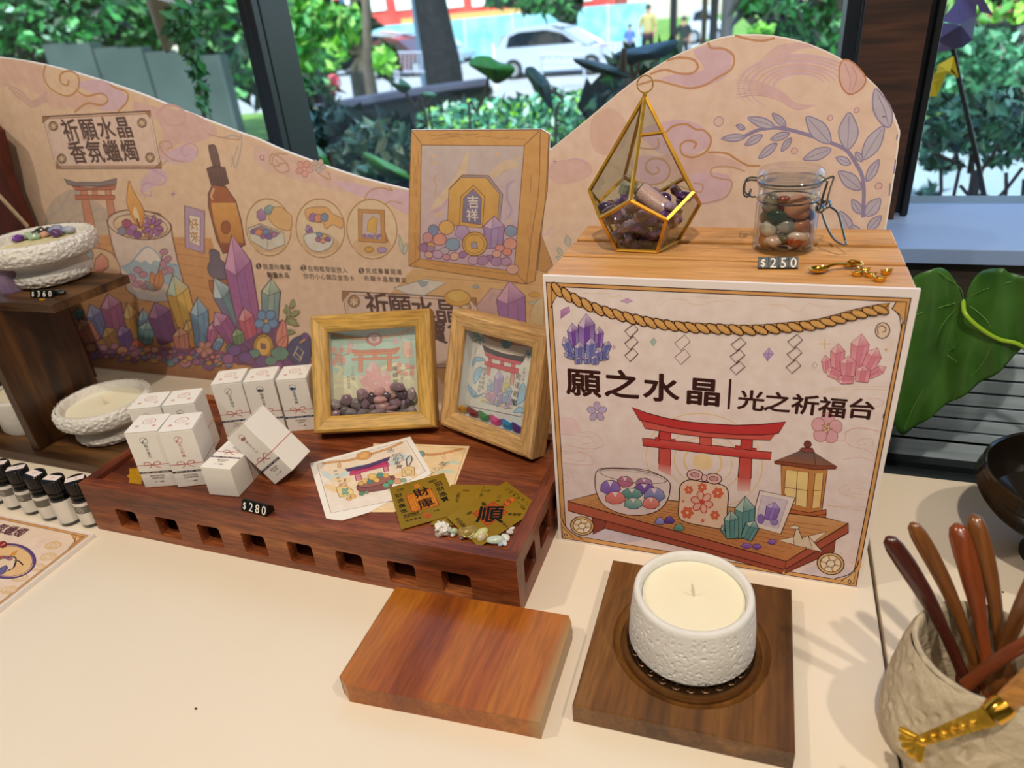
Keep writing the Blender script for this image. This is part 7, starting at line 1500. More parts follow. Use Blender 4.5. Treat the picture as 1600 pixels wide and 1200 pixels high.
for k, (nm, c, (x, y), r, jag) in enumerate(UC):
    rr_ = r / 6.665 * .98 / FPX; p = Z(x / 6.665, 320 + y / 6.665, zt - .001 - (.004 if k in (6, 13) else 0))
    d = Vector((p.x - BCU.x, p.y - BCU.y)); lim = .0505 - rr_ * .8
    if d.length > lim: d *= lim / d.length; p.x = BCU.x + d.x; p.y = BCU.y + d.y
    p.z = UZ + .0455 + rr_ * .62
    o = MB().stone(p, rr_, 300 + k, 2 if jag else 3, (1.15, .9, .7), Rz(k), amp=.3 if jag else .15, freq=1.6).build('tumbled_crystal', mat('bowl_crystal_%d' % k, c, rough=.14, coat=.5, sss=.2, var=c, vscale=60), smooth=30 if jag else 70)
    tag(o, nm + ' crystal heaped in the white bowl on the upper shelf', 'crystal', 'tumbled crystals in the upper bowl')
p = Z(-4, 470, UZ); b = MB(); b.X = T(p.x - .012, p.y + .03, UZ) @ Rz(.3); b.lathe([(0, 0), (.013, 0), (.0135, .002), (.0115, .030), (0, .034)], None, 6); tag(b.build('crystal_block', mat('lilac_block', '#a68fae', rough=.15, trans=.3, coat=.4, var='#8c7498', vscale=50), smooth=0), 'lilac cut crystal block at the left photo edge behind the white bowl', 'crystal')
# ================================================================ folded brochure board at lower left
zb = .0048; c0 = Z(147, 834, zb); xr = c0.x; yt = c0.y
b = MB(); b.use(mat('foam_board', '#efe8e4', rough=.6)).box(((xr - .95) / 2 + 0, (yt + .10) / 2, zb / 2), (xr + .95, yt - .10, zb))
A = Art(b, (0, 0, zb), (1, 0, 0), (0, 1, 0)); A.src(0, 690, 4.444)
def wp_(x, y): q = Vector((x, y, zb)) - CAM; d = Vector((q.dot(Vector((_x.x, _y.x, _up.x))), q.dot(Vector((_x.y, _y.y, _up.y))), q.dot(Vector((_x.z, _y.z, _up.z))))); return ((800 + FPX * d.x / d.z), (600 + FPX * d.y / d.z - 690))
A.src(0, 690, 1.0)
R4 = lambda x0, y0, x1, y1: [wp_(x0, y0), wp_(x1, y0), wp_(x1, y1), wp_(x0, y1)]
A.poly(R4(-.93, .11, xr - .001, yt - .001), '#eddcd0'); xa, ya = xr - .004, yt - .004
A.poly(R4(-.93, .11, xa, ya), '#d9a468'); A.poly(R4(-.93, .11, xa, ya), None, '#6a3020', .9); A.poly(R4(-.93, .11, xa - .0028, ya - .0028), ('#efd9c8', '#ecd6c4'), '#6a3020', .9)
A.poly([wp_(xa - .003, ya - .003), wp_(xa - .003, ya - .022), wp_(xa - .007, ya - .010), wp_(xa - .022, ya - .003)], '#d9a468', '#6a3020', .9); A.poly([wp_(xa - .005, ya - .005), wp_(xa - .005, ya - .012), wp_(xa - .012, ya - .005)], '#e6c090', '#6a3020', .9)
A.src(0, 690, 4.444)
for i, ch in enumerate('氛蠟燭'): A.text(ch, (8 + i * 66, 602 + i * 14), 62, '#5a2c3c', .044, rot=.0)
for c in ((335, 800), (255, 872), (140, 945), (60, 1030), (370, 720)): A.ell(c, 52, 22, None, '#e6c498', 12, -.15); A.ell(c, 26, 10, None, '#e6c498', 8, -.15)
A.ell((60, 830), 182, 118, '#e8c08c', '#5c4478', 13, .0, 36); A.ell((60, 830), 166, 106, None, '#8c6c94', 4, 0, 36)
A.ell((20, 715), 28, 22, '#9c2c24', '#5c1814', 4); A.text('?', (22, 714), 30, '#f2e0d0', .03)
A.poly([(-10, 830), (60, 800), (110, 810), (100, 870), (60, 895), (-10, 910)], '#ecd4b8', '#3c2430', 6, True, 3); A.poly([(60, 800), (90, 770), (125, 752), (100, 790)], '#e09c4c', '#b06c28', 3); A.poly([(-5, 880), (40, 860), (55, 880), (20, 920), (-10, 925)], '#6c6898', '#3c3460', 5); A.line([(100, 830), (130, 830), (160, 858)], '#3c2430', 6); A.line([(60, 890), (90, 880), (105, 840)], '#3c2430', 5)
for c, cc2 in (((15, 805), '#c95c50'), ((45, 805), '#8c6ca0'), ((70, 815), '#b07090')): A.ell(c, 16, 10, cc2, '#3c2430', 3)
tag(b.build('brochure_board', None, smooth=0), 'printed foam board with a round candle picture lying flat at lower left', 'brochure')
# small specks on the counter
o = MB().stone((Z(306, 1107, .0006)), .0011, 5, 1, (1.4, .8, .6)).build('crumb', mat('dark_crumb', '#2a2018', rough=.8)); tag(o, 'tiny dark crumb on the bare counter at lower left', 'crumb')
o = MB().stone((Z(1567, 925, .0006)), .0010, 6, 1, (1.2, .8, .7)).build('crumb', mat('dark_crumb', '#2a2018', rough=.8)); tag(o, 'tiny dark crumb on the counter under the black bowl', 'crumb')
# ================================================================ outdoors, beyond the glass
GZ = -1.22
MAT_LVS = mat('outdoor_leaves', None, rough=.45, spec=.5, attr=True, var='#d8e8d0', vscale=2)
MAT_BARK = mat('bark', '#4a4038', rough=.9, var='#2e2822', vscale=7, bump=.8, bscale=12, bdist=.05, stretch=(1, 1, .3))
MAT_BARKL = mat('bark_light', '#7a7262', rough=.9, var='#4c4438', vscale=7, bump=.8, bscale=12, bdist=.05, stretch=(1, 1, .3))
def slab(name, x0, x1, y0, y1, z, m): return MB().box(((x0 + x1) / 2, (y0 + y1) / 2, z - .05), (x1 - x0, y1 - y0, .1)).build(name, m, smooth=0, kind='structure')
slab('ground', -60, 40, 1.25, 90, GZ, mat('ground_grass', '#7fae3c', rough=.9, var='#55842a', vscale=1.2))
slab('ground.001', -45, 30, 15.6, 34, GZ + .04, mat('road', '#b9bdbb', rough=.8, var='#a5aaa8', vscale=.8))
slab('ground.002', -30, 1.2, 1.25, 7.2, GZ + .02, mat('dark_soil', '#2e3028', rough=.9, var='#20241c', vscale=3))
slab('ground.003', 1.0, 8, 6.0, 9.5, GZ + .03, mat('pale_path', '#b4bcc0', rough=.7, var='#a4acb0', vscale=1))
slab('ground.004', .3, 3.2, 1.3, 2.9, -.62, mat('pale_deck', '#a9bed0', rough=.25, var='#8fb0c8', vscale=2))
def cloud(b, reg, y0, y1, n, s, pal, seed, back=.12, dark='#16240f'):
    """leaves scattered through a real volume; reg = list of (px, py, rx, ry) blobs seen at depth y0..y1"""
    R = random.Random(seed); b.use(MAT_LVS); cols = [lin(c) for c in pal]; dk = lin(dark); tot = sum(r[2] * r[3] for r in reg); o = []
    for (px, py, rx, ry) in reg:
        m = max(3, int(n * rx * ry / tot))
        for k in range(m):
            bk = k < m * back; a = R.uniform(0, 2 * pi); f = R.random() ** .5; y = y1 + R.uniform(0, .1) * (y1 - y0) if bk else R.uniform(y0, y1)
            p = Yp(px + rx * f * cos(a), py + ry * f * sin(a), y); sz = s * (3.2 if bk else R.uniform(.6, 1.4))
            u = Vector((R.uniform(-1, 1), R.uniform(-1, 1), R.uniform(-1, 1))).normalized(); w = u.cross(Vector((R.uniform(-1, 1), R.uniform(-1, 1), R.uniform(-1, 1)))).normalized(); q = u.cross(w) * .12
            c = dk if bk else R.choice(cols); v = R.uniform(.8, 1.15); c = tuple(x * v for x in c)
            b.add([p - u * sz, p + w * sz * .45 + q * sz, p + u * sz, p - w * sz * .45 + q * sz], [(0, 1, 2), (0, 2, 3)], [c] * 4)
def tree(label, trunk, regs, y0, y1, n, s, pal, seed, rt, bark=None, name='tree', cat='tree', back=.12):
    base = Vector((trunk[0].x, trunk[0].y, trunk[0].z)); t = thing(name, base, label, cat)
    k = len(trunk); b = MB(); sp_ = spline([tuple(p) for p in trunk], 5); N = len(sp_); b.tube(sp_, [rt[0] + (rt[1] - rt[0]) * i / (N - 1) for i in range(N)], 12); b.build('trunk', bark or MAT_BARK, t, smooth=60)
    if regs: b = MB(); cloud(b, regs, y0, y1, n, s, pal, seed, back); o = b.build('foliage', None, t, smooth=0); o['kind'] = 'stuff'
    return t
def gp(px, py, y, z=None):
    p = Yp(px, py, y); return Vector((p.x, p.y, GZ if z is None else z))
G_D = ['#0b2c10', '#124018', '#185420', '#08200c', '#22682c', '#389040']; G_M = ['#1f6c2c', '#2e8c3c', '#4aa650', '#185422', '#74c278']; G_L = ['#7cc43c', '#9cdc54', '#5caa34', '#b8e878', '#4c9434']; G_T = ['#3f9474', '#5cb494', '#8cd4b4', '#2c7454', '#2f8458', '#c4ecd8', '#1c5c40']
# dense trees at the left
def up(px, y, dx=0, h=1.6, py=0): q = gp(px, py, y); return [q, q + Vector((dx * .3, 0, h * .5)), q + Vector((dx, 0, h))]
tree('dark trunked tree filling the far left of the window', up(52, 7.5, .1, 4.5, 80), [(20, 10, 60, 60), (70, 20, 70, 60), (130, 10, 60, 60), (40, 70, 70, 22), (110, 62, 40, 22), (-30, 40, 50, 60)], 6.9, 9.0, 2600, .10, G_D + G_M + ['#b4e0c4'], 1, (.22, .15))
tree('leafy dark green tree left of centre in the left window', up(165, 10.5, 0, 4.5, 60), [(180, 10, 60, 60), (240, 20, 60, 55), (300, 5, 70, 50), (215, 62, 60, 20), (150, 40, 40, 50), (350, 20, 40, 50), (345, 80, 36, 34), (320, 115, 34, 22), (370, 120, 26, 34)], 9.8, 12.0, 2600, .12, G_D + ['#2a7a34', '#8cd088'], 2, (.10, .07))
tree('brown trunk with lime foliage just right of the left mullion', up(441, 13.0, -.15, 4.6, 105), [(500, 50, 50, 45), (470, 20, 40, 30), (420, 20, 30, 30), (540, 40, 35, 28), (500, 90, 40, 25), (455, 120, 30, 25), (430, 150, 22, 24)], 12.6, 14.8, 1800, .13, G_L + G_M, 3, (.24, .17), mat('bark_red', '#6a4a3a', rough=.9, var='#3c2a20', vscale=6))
tree('grey crooked trunk in front of the pale cars', [gp(566, 118, 16.5), Yp(563, 95, 16.5), Yp(556, 68, 16.4), Yp(566, 40, 16.3), Yp(562, 0, 16.2), Yp(556, -60, 16)], None, 0, 0, 0, 0, None, 0, (.32, .22), MAT_BARKL)
tree('thin speckled trunk beside the grey crooked one', [gp(582, 185, 7), Yp(577, 130, 7), Yp(574, 70, 7), Yp(572, 0, 7), Yp(568, -60, 7)], [(600, 95, 18, 18)], 12, 13, 120, .12, G_L, 4, (.055, .04), MAT_BARKL)
tree('big dark tree trunk in front of the barrier', [gp(698, 170, 9.5), Yp(694, 120, 9.5), Yp(683, 60, 9.5), Yp(672, 0, 9.5), Yp(664, -70, 9.5)], None, 0, 0, 0, 0, None, 0, (.28, .19), mat('bark_dark', '#24262c', rough=.85, var='#16181c', vscale=9, bump=.6, bscale=14, bdist=.04))
tree('dark tree top hanging over the white cars', up(878, 25, 0, 5.0, 60), [(850, 8, 28, 14), (885, 15, 18, 18), (820, 3, 22, 10), (780, 2, 20, 10)], 24, 26, 260, .22, G_D + G_M, 6, (.10, .08))
tree('dark leafy tree at the right edge of the centre window', up(1305, 4.7, .02, 2.4, 70), [(1300, 50, 26, 55), (1260, 30, 30, 20), (1240, 55, 26, 18), (1285, 90, 30, 24), (1200, 5, 40, 14)], 4.3, 5.2, 700, .05, G_D + G_M, 7, (.05, .04))
# hanging vine with nesting cone
t = thing('hanging_vine', Yp(318, 175, 1.7), 'leafy vine hanging down outside the left window', 'vine')
b = MB(); st = [Yp(x, y, 1.7) for x, y in ((272, -30), (285, 20), (300, 60), (308, 100), (312, 140), (320, 185), (324, 230))]; b.tube(spline(st, 4), .006, 6); b.build('stem', MAT_BARKL, t)
b = MB(); cloud(b, [(285, 35, 26, 30), (300, 70, 18, 24), (306, 105, 10, 20), (316, 150, 8, 20)], 1.6, 1.85, 260, .022, ['#2f7c34', '#4aa650', '#1f5c24', '#74b86c'], 9, 0); o = b.build('foliage', None, t, smooth=0); o['kind'] = 'stuff'
b = MB(); q = Yp(262, -5, 2.0); b.lathe([(0, 0), (.07, .0), (.012, -.16), (0, -.17)], T(q) @ Ry(.4), 16); tag(b.build('paper_cone', mat('beige_paper', '#b8a488', rough=.7), smooth=30), 'beige hanging cone above the leafy vine outside', 'decoration')
# grey-green block wall, bench stuff at left
t = thing('garden_wall', gp(210, 100, 7.0), 'low grey-green panel wall under the dark trees', 'wall')
mw = mat('mossy_wall', '#4e5f58', rough=.85, var='#3a4a44', vscale=1.5)
for k in range(7):
    a = Yp(66 + k * 40, 70 + k * 3, 6.8); c = Yp(104 + k * 40, 70 + k * 3, 6.8); MB().box(((a.x + c.x) / 2, 6.85, (GZ + a.z) / 2 + (k % 2) * .02), (c.x - a.x, .12 + .03 * (k % 2), a.z - GZ)).build('wall_panel', mw, t, smooth=0)
tag(MB().box((gp(320, 150, 6).x, 6.0, GZ + .30), (.9, .5, .10)).build('garden_bench', mat('orange_red', '#c8502c', rough=.6)), 'low orange-red bench seen through the left window', 'bench')
bpy.data.objects['garden_bench'].location.z = GZ + .02
# pond edge and pots
t = thing('pond_basin', gp(500, 175, 5.2), 'dark stone pond basin with a curved rim outside', 'pond')
b = MB(); P0 = [Yp(440, 182, 4.6), Yp(500, 178, 4.9), Yp(560, 168, 5.3), Yp(640, 158, 5.8), Yp(760, 150, 6.4)]; P0 = [Vector((p.x, p.y, 0)) for p in P0]; zr = Yp(500, 174, 4.9).z
sp_ = spline([(p.x, p.y, zr) for p in P0], 6); b.tube(sp_, .09, 8, flat=.6); b.build('rim', mat('slate', '#4a4c58', rough=.5, var='#34343e', vscale=5), t)
sw = [Vector((p.x, p.y, zr - .03)) for p in sp_]; b = MB(); nn = len(sw); b.add(sw + [Vector((p.x, p.y, GZ)) for p in sw] + [Vector((p.x + .02, p.y + .12, zr - .03)) for p in sw] + [Vector((p.x + .02, p.y + .12, GZ)) for p in sw], [(i, i + 1, i + 1 + nn, i + nn) for i in range(nn - 1)] + [(i + 2 * nn, i + 1 + 2 * nn, i + 1 + 3 * nn, i + 3 * nn) for i in range(nn - 1)] + [(i, i + 1, i + 1 + 2 * nn, i + 2 * nn) for i in range(nn - 1)])
b.build('side_wall', mat('dark_slate', '#1d1f26', rough=.4), t, smooth=0)
for k, (px, py, y, w, h, c, lb) in enumerate(((500, 150, 6.9, .16, .34, '#1a1618', 'dark flower pot with red blossoms beyond the pond rim'), (468, 150, 6.3, .13, .28, '#1e1a1c', 'small dark pot left of the red blossoms'), (1000, 115, 5.0, .10, .22, '#141218', 'dark tall planter in front of the standing people'))):
    q = gp(px, py, y); tp = Yp(px, py, y).z; t = thing('planter', q, lb, 'planter'); hh = tp - GZ
    MB().lathe([(0, 0), (w * .7, 0), (w, hh), (w * .85, hh), (w * .8, hh - .05), (0, hh - .05)], T(q), 20).build('pot', mat('pot_%d' % k, c, rough=.4), t)
    b = MB(); cloud(b, [(px, py - 14, 22, 16)], y - .12, y + .12, 120, .05, G_D + G_M, 30 + k, .1)
    if k == 0: cloud(b, [(522, 130, 10, 14)], y - .1, y + .1, 40, .04, ['#d8304c', '#e85868'], 77, 0)
    o = b.build('foliage', None, t, smooth=0); o['kind'] = 'stuff'
# hedges and shrubs close to the glass
HG = [('bright clipped hedge running behind the printed frame picture', [(760, 190, 110, 34), (870, 185, 90, 40), (930, 170, 70, 30), (700, 215, 60, 30), (830, 225, 110, 30), (1000, 140, 50, 26), (960, 200, 60, 40)], 3.1, 4.3, 4200, .026, G_T + G_L[:2]),
      ('dark broad-leaved shrub at the right of the hedge', [(990, 130, 45, 22), (1000, 160, 40, 24), (940, 165, 24, 16), (1050, 110, 30, 20)], 2.55, 2.85, 420, .035, G_D + ['#2c6450']),
      ('silvery variegated shrub low behind the wavy backdrop', [(590, 215, 50, 26), (560, 240, 50, 24), (630, 230, 40, 26), (600, 262, 60, 22)], 1.95, 2.28, 900, .026, ['#a8c0a0', '#6c9c7c', '#d4dcc0', '#3c6c54', '#2c5c48']),
      ('dark fern-like shrub beside the left mullion', [(500, 205, 40, 30), (480, 235, 50, 30), (530, 190, 24, 24), (470, 190, 24, 20)], 2.4, 2.85, 600, .028, ['#2c5450', '#3c6c64', '#1c3c38', '#64948c'])]
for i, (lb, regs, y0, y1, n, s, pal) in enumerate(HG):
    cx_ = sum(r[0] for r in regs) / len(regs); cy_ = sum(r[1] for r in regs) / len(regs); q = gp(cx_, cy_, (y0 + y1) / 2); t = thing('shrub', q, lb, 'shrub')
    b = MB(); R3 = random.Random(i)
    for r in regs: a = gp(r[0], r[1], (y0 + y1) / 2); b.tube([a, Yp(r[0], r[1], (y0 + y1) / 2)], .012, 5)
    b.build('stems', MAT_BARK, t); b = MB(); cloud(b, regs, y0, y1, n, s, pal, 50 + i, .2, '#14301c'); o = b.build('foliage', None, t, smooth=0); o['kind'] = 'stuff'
# bamboo-like long leaves low behind the backdrop and elephant-ear leaves
def bigleaf(name, pts, y, col, label, stem, cat='leaf plant', curl=.05):
    t = thing(name, Vector((Yp(*stem[-1], y).x, y, GZ)), label, cat); m = mat('leaf_' + col, col, rough=.4, var='#dce8cc' if False else None)
    sp_ = spline(pts, 4, True); c = sum((Vector(p) for p in pts), Vector((0, 0))) / len(pts); n = len(sp_); b = MB(); W_ = []
    for f, dy in ((0, -curl), (.55, -curl * .5), (1, 0)): W_ += [Yp(c.x + (q[0] - c.x) * f, c.y + (q[1] - c.y) * f, y + dy) for q in sp_]
    b.add(W_, [(i * n + k, i * n + (k + 1) % n, (i + 1) * n + (k + 1) % n, (i + 1) * n + k) for i in range(2) for k in range(n)]); o = b.build('leaf', m, t, smooth=80); o.modifiers.new('t', 'SOLIDIFY').thickness = .002
    sp2 = [Yp(px, py, y) for px, py in stem]; sp2.append(Vector((sp2[-1].x, y, GZ))); b = MB(); b.tube(spline([tuple(p) for p in sp2], 4), .006, 6); b.build('stem', mat('stem_brown', '#5c4a3c', rough=.7), t)
bigleaf('elephant_ear', [(732, 100), (745, 88), (765, 88), (780, 97), (800, 102), (804, 112), (790, 125), (775, 131), (763, 122), (745, 110)], 2.6, '#2f8a1c', 'broad bright green elephant-ear leaf on a thin stem outside', [(763, 118), (758, 145), (745, 175), (735, 205)])
bigleaf('elephant_ear', [(606, 126), (622, 130), (625, 122), (640, 132), (642, 138), (630, 146), (615, 136)], 2.6, '#1f6a20', 'small dark green elephant-ear leaf left of the big trunk', [(632, 142), (650, 170), (668, 200)])
bigleaf('elephant_ear', [(660, 145), (675, 144), (682, 150), (668, 155)], 2.7, '#2c7c24', 'tiny green elephant-ear leaf right beside the big trunk', [(668, 152), (672, 180), (675, 205)])
bigleaf('elephant_ear', [(820, 108), (832, 104), (845, 115), (858, 128), (862, 150), (864, 172), (850, 160), (838, 142), (826, 125)], 2.5, '#1c4438', 'dark bluish drooping elephant-ear leaf above the hedge', [(858, 140), (880, 160), (868, 230)])
bigleaf('elephant_ear', [(960, 84), (1000, 72), (1058, 62), (1050, 80), (1030, 92), (1000, 96), (975, 98)], 2.4, '#2a5060', 'large dark blue-green leaf below the standing people', [(1000, 95), (990, 130), (985, 160)])
bigleaf('elephant_ear', [(895, 92), (930, 95), (970, 108), (985, 122), (950, 118), (915, 108)], 2.3, '#1c3a34', 'dark arching leaf between the white car and the people', [(970, 112), (978, 140)])
for (pts, c, lb, st_) in (([(475, 215), (500, 232), (520, 260), (512, 272), (490, 250)], '#3f9c30', 'long bright green strap leaf low by the left mullion', [(515, 265), (530, 300)]), ([(568, 238), (600, 250), (640, 272), (645, 285), (610, 280), (580, 260)], '#5cb42c', 'long lime strap leaf beside the printed frame picture', [(640, 280), (650, 320)]), ([(555, 262), (575, 258), (590, 275), (575, 285)], '#2c7c2c', 'short green strap leaf behind the backdrop edge', [(580, 280), (585, 330)]), ([(450, 235), (468, 240), (480, 262), (465, 262)], '#2f8c34', 'small green strap leaf beside the left mullion foot', [(472, 262), (480, 320)])):
    bigleaf('strap_plant', pts, 1.75, c, lb, st_, 'strap leaf')
# ---- cars
def car(px0, px1, pyg, pyt, body, label, kind='suv', flip=False):
    g_ = Z((px0 + px1) / 2, pyg, GZ + .04); y = g_.y; h = Yp((px0 + px1) / 2, pyt, y).z - GZ - .04
    a, c = Yp(px0, pyg, y), Yp(px1, pyg, y); L = c.x - a.x; xm = (a.x + c.x) / 2; s_ = -1 if flip else 1
    t = thing('parked_car', (xm, y, GZ + .04), label, 'car'); M = T(xm, y, GZ + .04) @ Matrix.Diagonal((L * s_, 1, h, 1)) @ Matrix(((1, 0, 0, 0), (0, 0, 1, 0), (0, 1, 0, 0), (0, 0, 0, 1)))
    low = [(-.5, .18), (-.5, .42), (-.485, .55), (-.40, .60), (.20, .60), (.36, .55), (.47, .47), (.5, .36), (.49, .18), (.40, .14), (-.42, .14)]
    if kind == 'van': low = [(-.5, .16), (-.5, .60), (.5, .60), (.5, .16)]
    mb = mat('car_' + body, body, rough=.18, coat=.8, metal=.1); b = MB(); b.prism(low[::-1], -.85, .85, M); b.build('body', mb, t, bevel=.06, bseg=3, smooth=0)
    cab = {'suv': [(-.46, .58), (-.40, .86), (-.30, .97), (-.05, 1.0), (.10, .92), (.27, .60)], 'hatch': [(-.44, .58), (-.34, .90), (-.10, 1.0), (.08, .92), (.26, .60)], 'van': [(-.5, .58), (-.49, .97), (.42, 1.0), (.49, .62)]}[kind]
    b = MB(); b.prism(cab[::-1], -.72, .72, M); b.build('cabin', mb, t, bevel=.05, bseg=3, smooth=0)
    gm = mat('car_glass', '#18222c', rough=.08, coat=.5); win = {'suv': [(-.37, .64), (-.34, .85), (-.26, .92), (-.04, .93), (.08, .85), (.19, .64)], 'hatch': [(-.36, .64), (-.30, .86), (-.10, .93), (.06, .86), (.18, .64)], 'van': [(-.45, .60), (-.45, .90), (.38, .92), (.42, .60)]}[kind]
    for yy in (-.735, .715): b = MB(); b.prism(win[::-1], yy, yy + .02, M); b.build('side_window', gm, t, smooth=0)
    for x in (-.31, .31):
        for yy in (-.78, .78):
            w = MB(); Mw = T(xm + x * L, y + yy, GZ + .04 + h * .2) @ Rx(pi / 2); w.lathe([(0, -.1), (h * .2, -.1), (h * .21, -.06), (h * .21, .06), (h * .2, .1), (0, .1)], Mw, 24); o = w.build('wheel', mat('tyre', '#141414', rough=.7), t)
            w = MB(); w.lathe([(0, -.105), (h * .13, -.105), (h * .13, .105), (0, .105)], Mw, 16); o2 = w.build('hub', mat('alloy', '#b4b8bc', rough=.3, metal=.8), o)
    b = MB(); b.box((xm - s_ * L * .495, y, GZ + .04 + h * .48), (.03, 1.5, h * .08)); b.build('tail_light', mat('tail_red', '#b81c1c', rough=.2), t)
    return t
car(783, 972, 116, 38, '#b9c4d0', 'silver-white car parked in profile in front of the mesh fence', 'suv')
car(502, 668, 114, 50, '#b4c4c8', 'pale car behind the grey crooked trunk', 'hatch', True)
car(584, 690, 118, 56, '#5c1c20', 'dark red car behind the metal barrier', 'hatch')
car(672, 746, 92, 34, '#22324c', 'dark blue van right of the big trunk', 'van')
car(662, 735, 99, 58, '#a9b6c4', 'white car half hidden behind the big trunk', 'hatch')
car(1076, 1130, 66, 10, '#ccd4dc', 'pale car between the dark posts', 'hatch')
# ---- barriers
def barrier(px0, px1, pyt, pyb, y, label, nb=7):
    a, c, d, e = Yp(px0, pyt, y), Yp(px1, pyt, y), Yp(px0, pyb, y), Yp(px1, pyb, y); t = thing('metal_barrier', (d.x, y, GZ + .04), label, 'barrier'); m = mat('grey_rail', '#b9bfd0', rough=.4, metal=.3)
    b = MB(); b.tube([a, c], .03, 8); b.tube([d, e], .03, 8); b.tube([a, Vector((a.x, y, GZ + .04))], .03, 8); b.tube([c, Vector((c.x, y, GZ + .04))], .03, 8); b.build('frame', m, t)
    for k in range(nb): f = (k + .5) / nb; b = MB(); b.tube([a.lerp(c, f), d.lerp(e, f)], .022, 6); b.build('bar', m, t)
barrier(604, 612, 84, 112, 17.6, 'short metal barrier stub left of the long one', 2); barrier(617, 668, 82, 112, 17.5, 'grey metal crowd barrier left of the big trunk', 8); barrier(845, 912, 86, 98, 17.3, 'white low barrier in front of the silver-white car', 7); barrier(938, 978, 68, 96, 17.6, 'white barrier right of the silver-white car', 5)
# ---- mesh fence, pole, building
t = thing('mesh_fence', gp(810, 60, 33), 'long turquoise mesh construction fence behind the parked cars', 'fence'); mm = mat('turquoise_mesh', '#5cb4bc', rough=.6, var='#a4dce0', vscale=1.6)
pb_ = [(575, 42), (650, 36), (725, 30), (800, 22), (875, 14), (950, 8), (1012, 3)]
for i in range(6):
    a, c = Yp(*pb_[i], 33), Yp(*pb_[i + 1], 33); MB().box(((a.x + c.x) / 2, 33, (a.z + c.z + 2 * GZ) / 4), (c.x - a.x - .05, .05, (a.z + c.z) / 2 - GZ)).build('mesh_panel', mm, t, smooth=0)
    MB().box((a.x, 33, (a.z + GZ) / 2 + .04), (.09, .09, a.z - GZ)).build('post', mat('fence_post', '#c4d4d8', rough=.5), t, smooth=0)
t = thing('red_building', gp(700, 0, 45), 'red and white building far behind the fence', 'building'); mr = mat('red_wall', '#c83c3c', rough=.7, var='#d86058', vscale=.6)
xa, xb = Yp(455, 10, 45).x, Yp(960, 10, 45).x; MB().box(((xa + xb) / 2, 47, GZ + 3.2), (xb - xa, 4, 6.4)).build('walls', mr, t, smooth=0)
mwn = mat('white_window', '#e8ecf0', rough=.3)
for k in range(12): a = Yp(470 + k * 40, 12 - k * 2, 44.9); MB().box((a.x, 44.95, a.z + .1), (1.1, .1, 1.0)).build('window', mwn, t, smooth=0)
a = Yp(730, 24, 44.8); MB().box((a.x, 44.8, a.z - .1), (9, .3, .5)).build('cornice', mat('ochre_band', '#d8a868', rough=.7), t, smooth=0)
for px, wpx_, lb, y, c in ((1052, 9, 'dark post behind the standing people', 12, '#15171c'), (1100, 7, 'brown wooden post right of the people', 11, '#4a3c28'), (1115, 10, 'black post beside the brown one', 10.5, '#0e1014'), (1136, 16, 'grey utility column at the road edge', 12, '#4c4c50'), (652, 10, 'blue-grey pole left of the big trunk', 20, '#4c6478'), (541, 8, 'slim blue pole in front of the red building', 26, '#44688c'), (768, 4, 'thin white post behind the green leaf', 18, '#e8ecf0')):
    top = GZ + (4.5 if px not in (768,) else 1.1); w = wpx_ / FPX * y * 1.1; q = gp(px, 40, y); tag(MB().lathe([(0, 0), (w * .55, 0), (w * .5, .1), (w * .45, top - GZ), (0, top - GZ)], T(q), 14).build('post', mat('post_' + c, c, rough=.6)), lb, 'post')
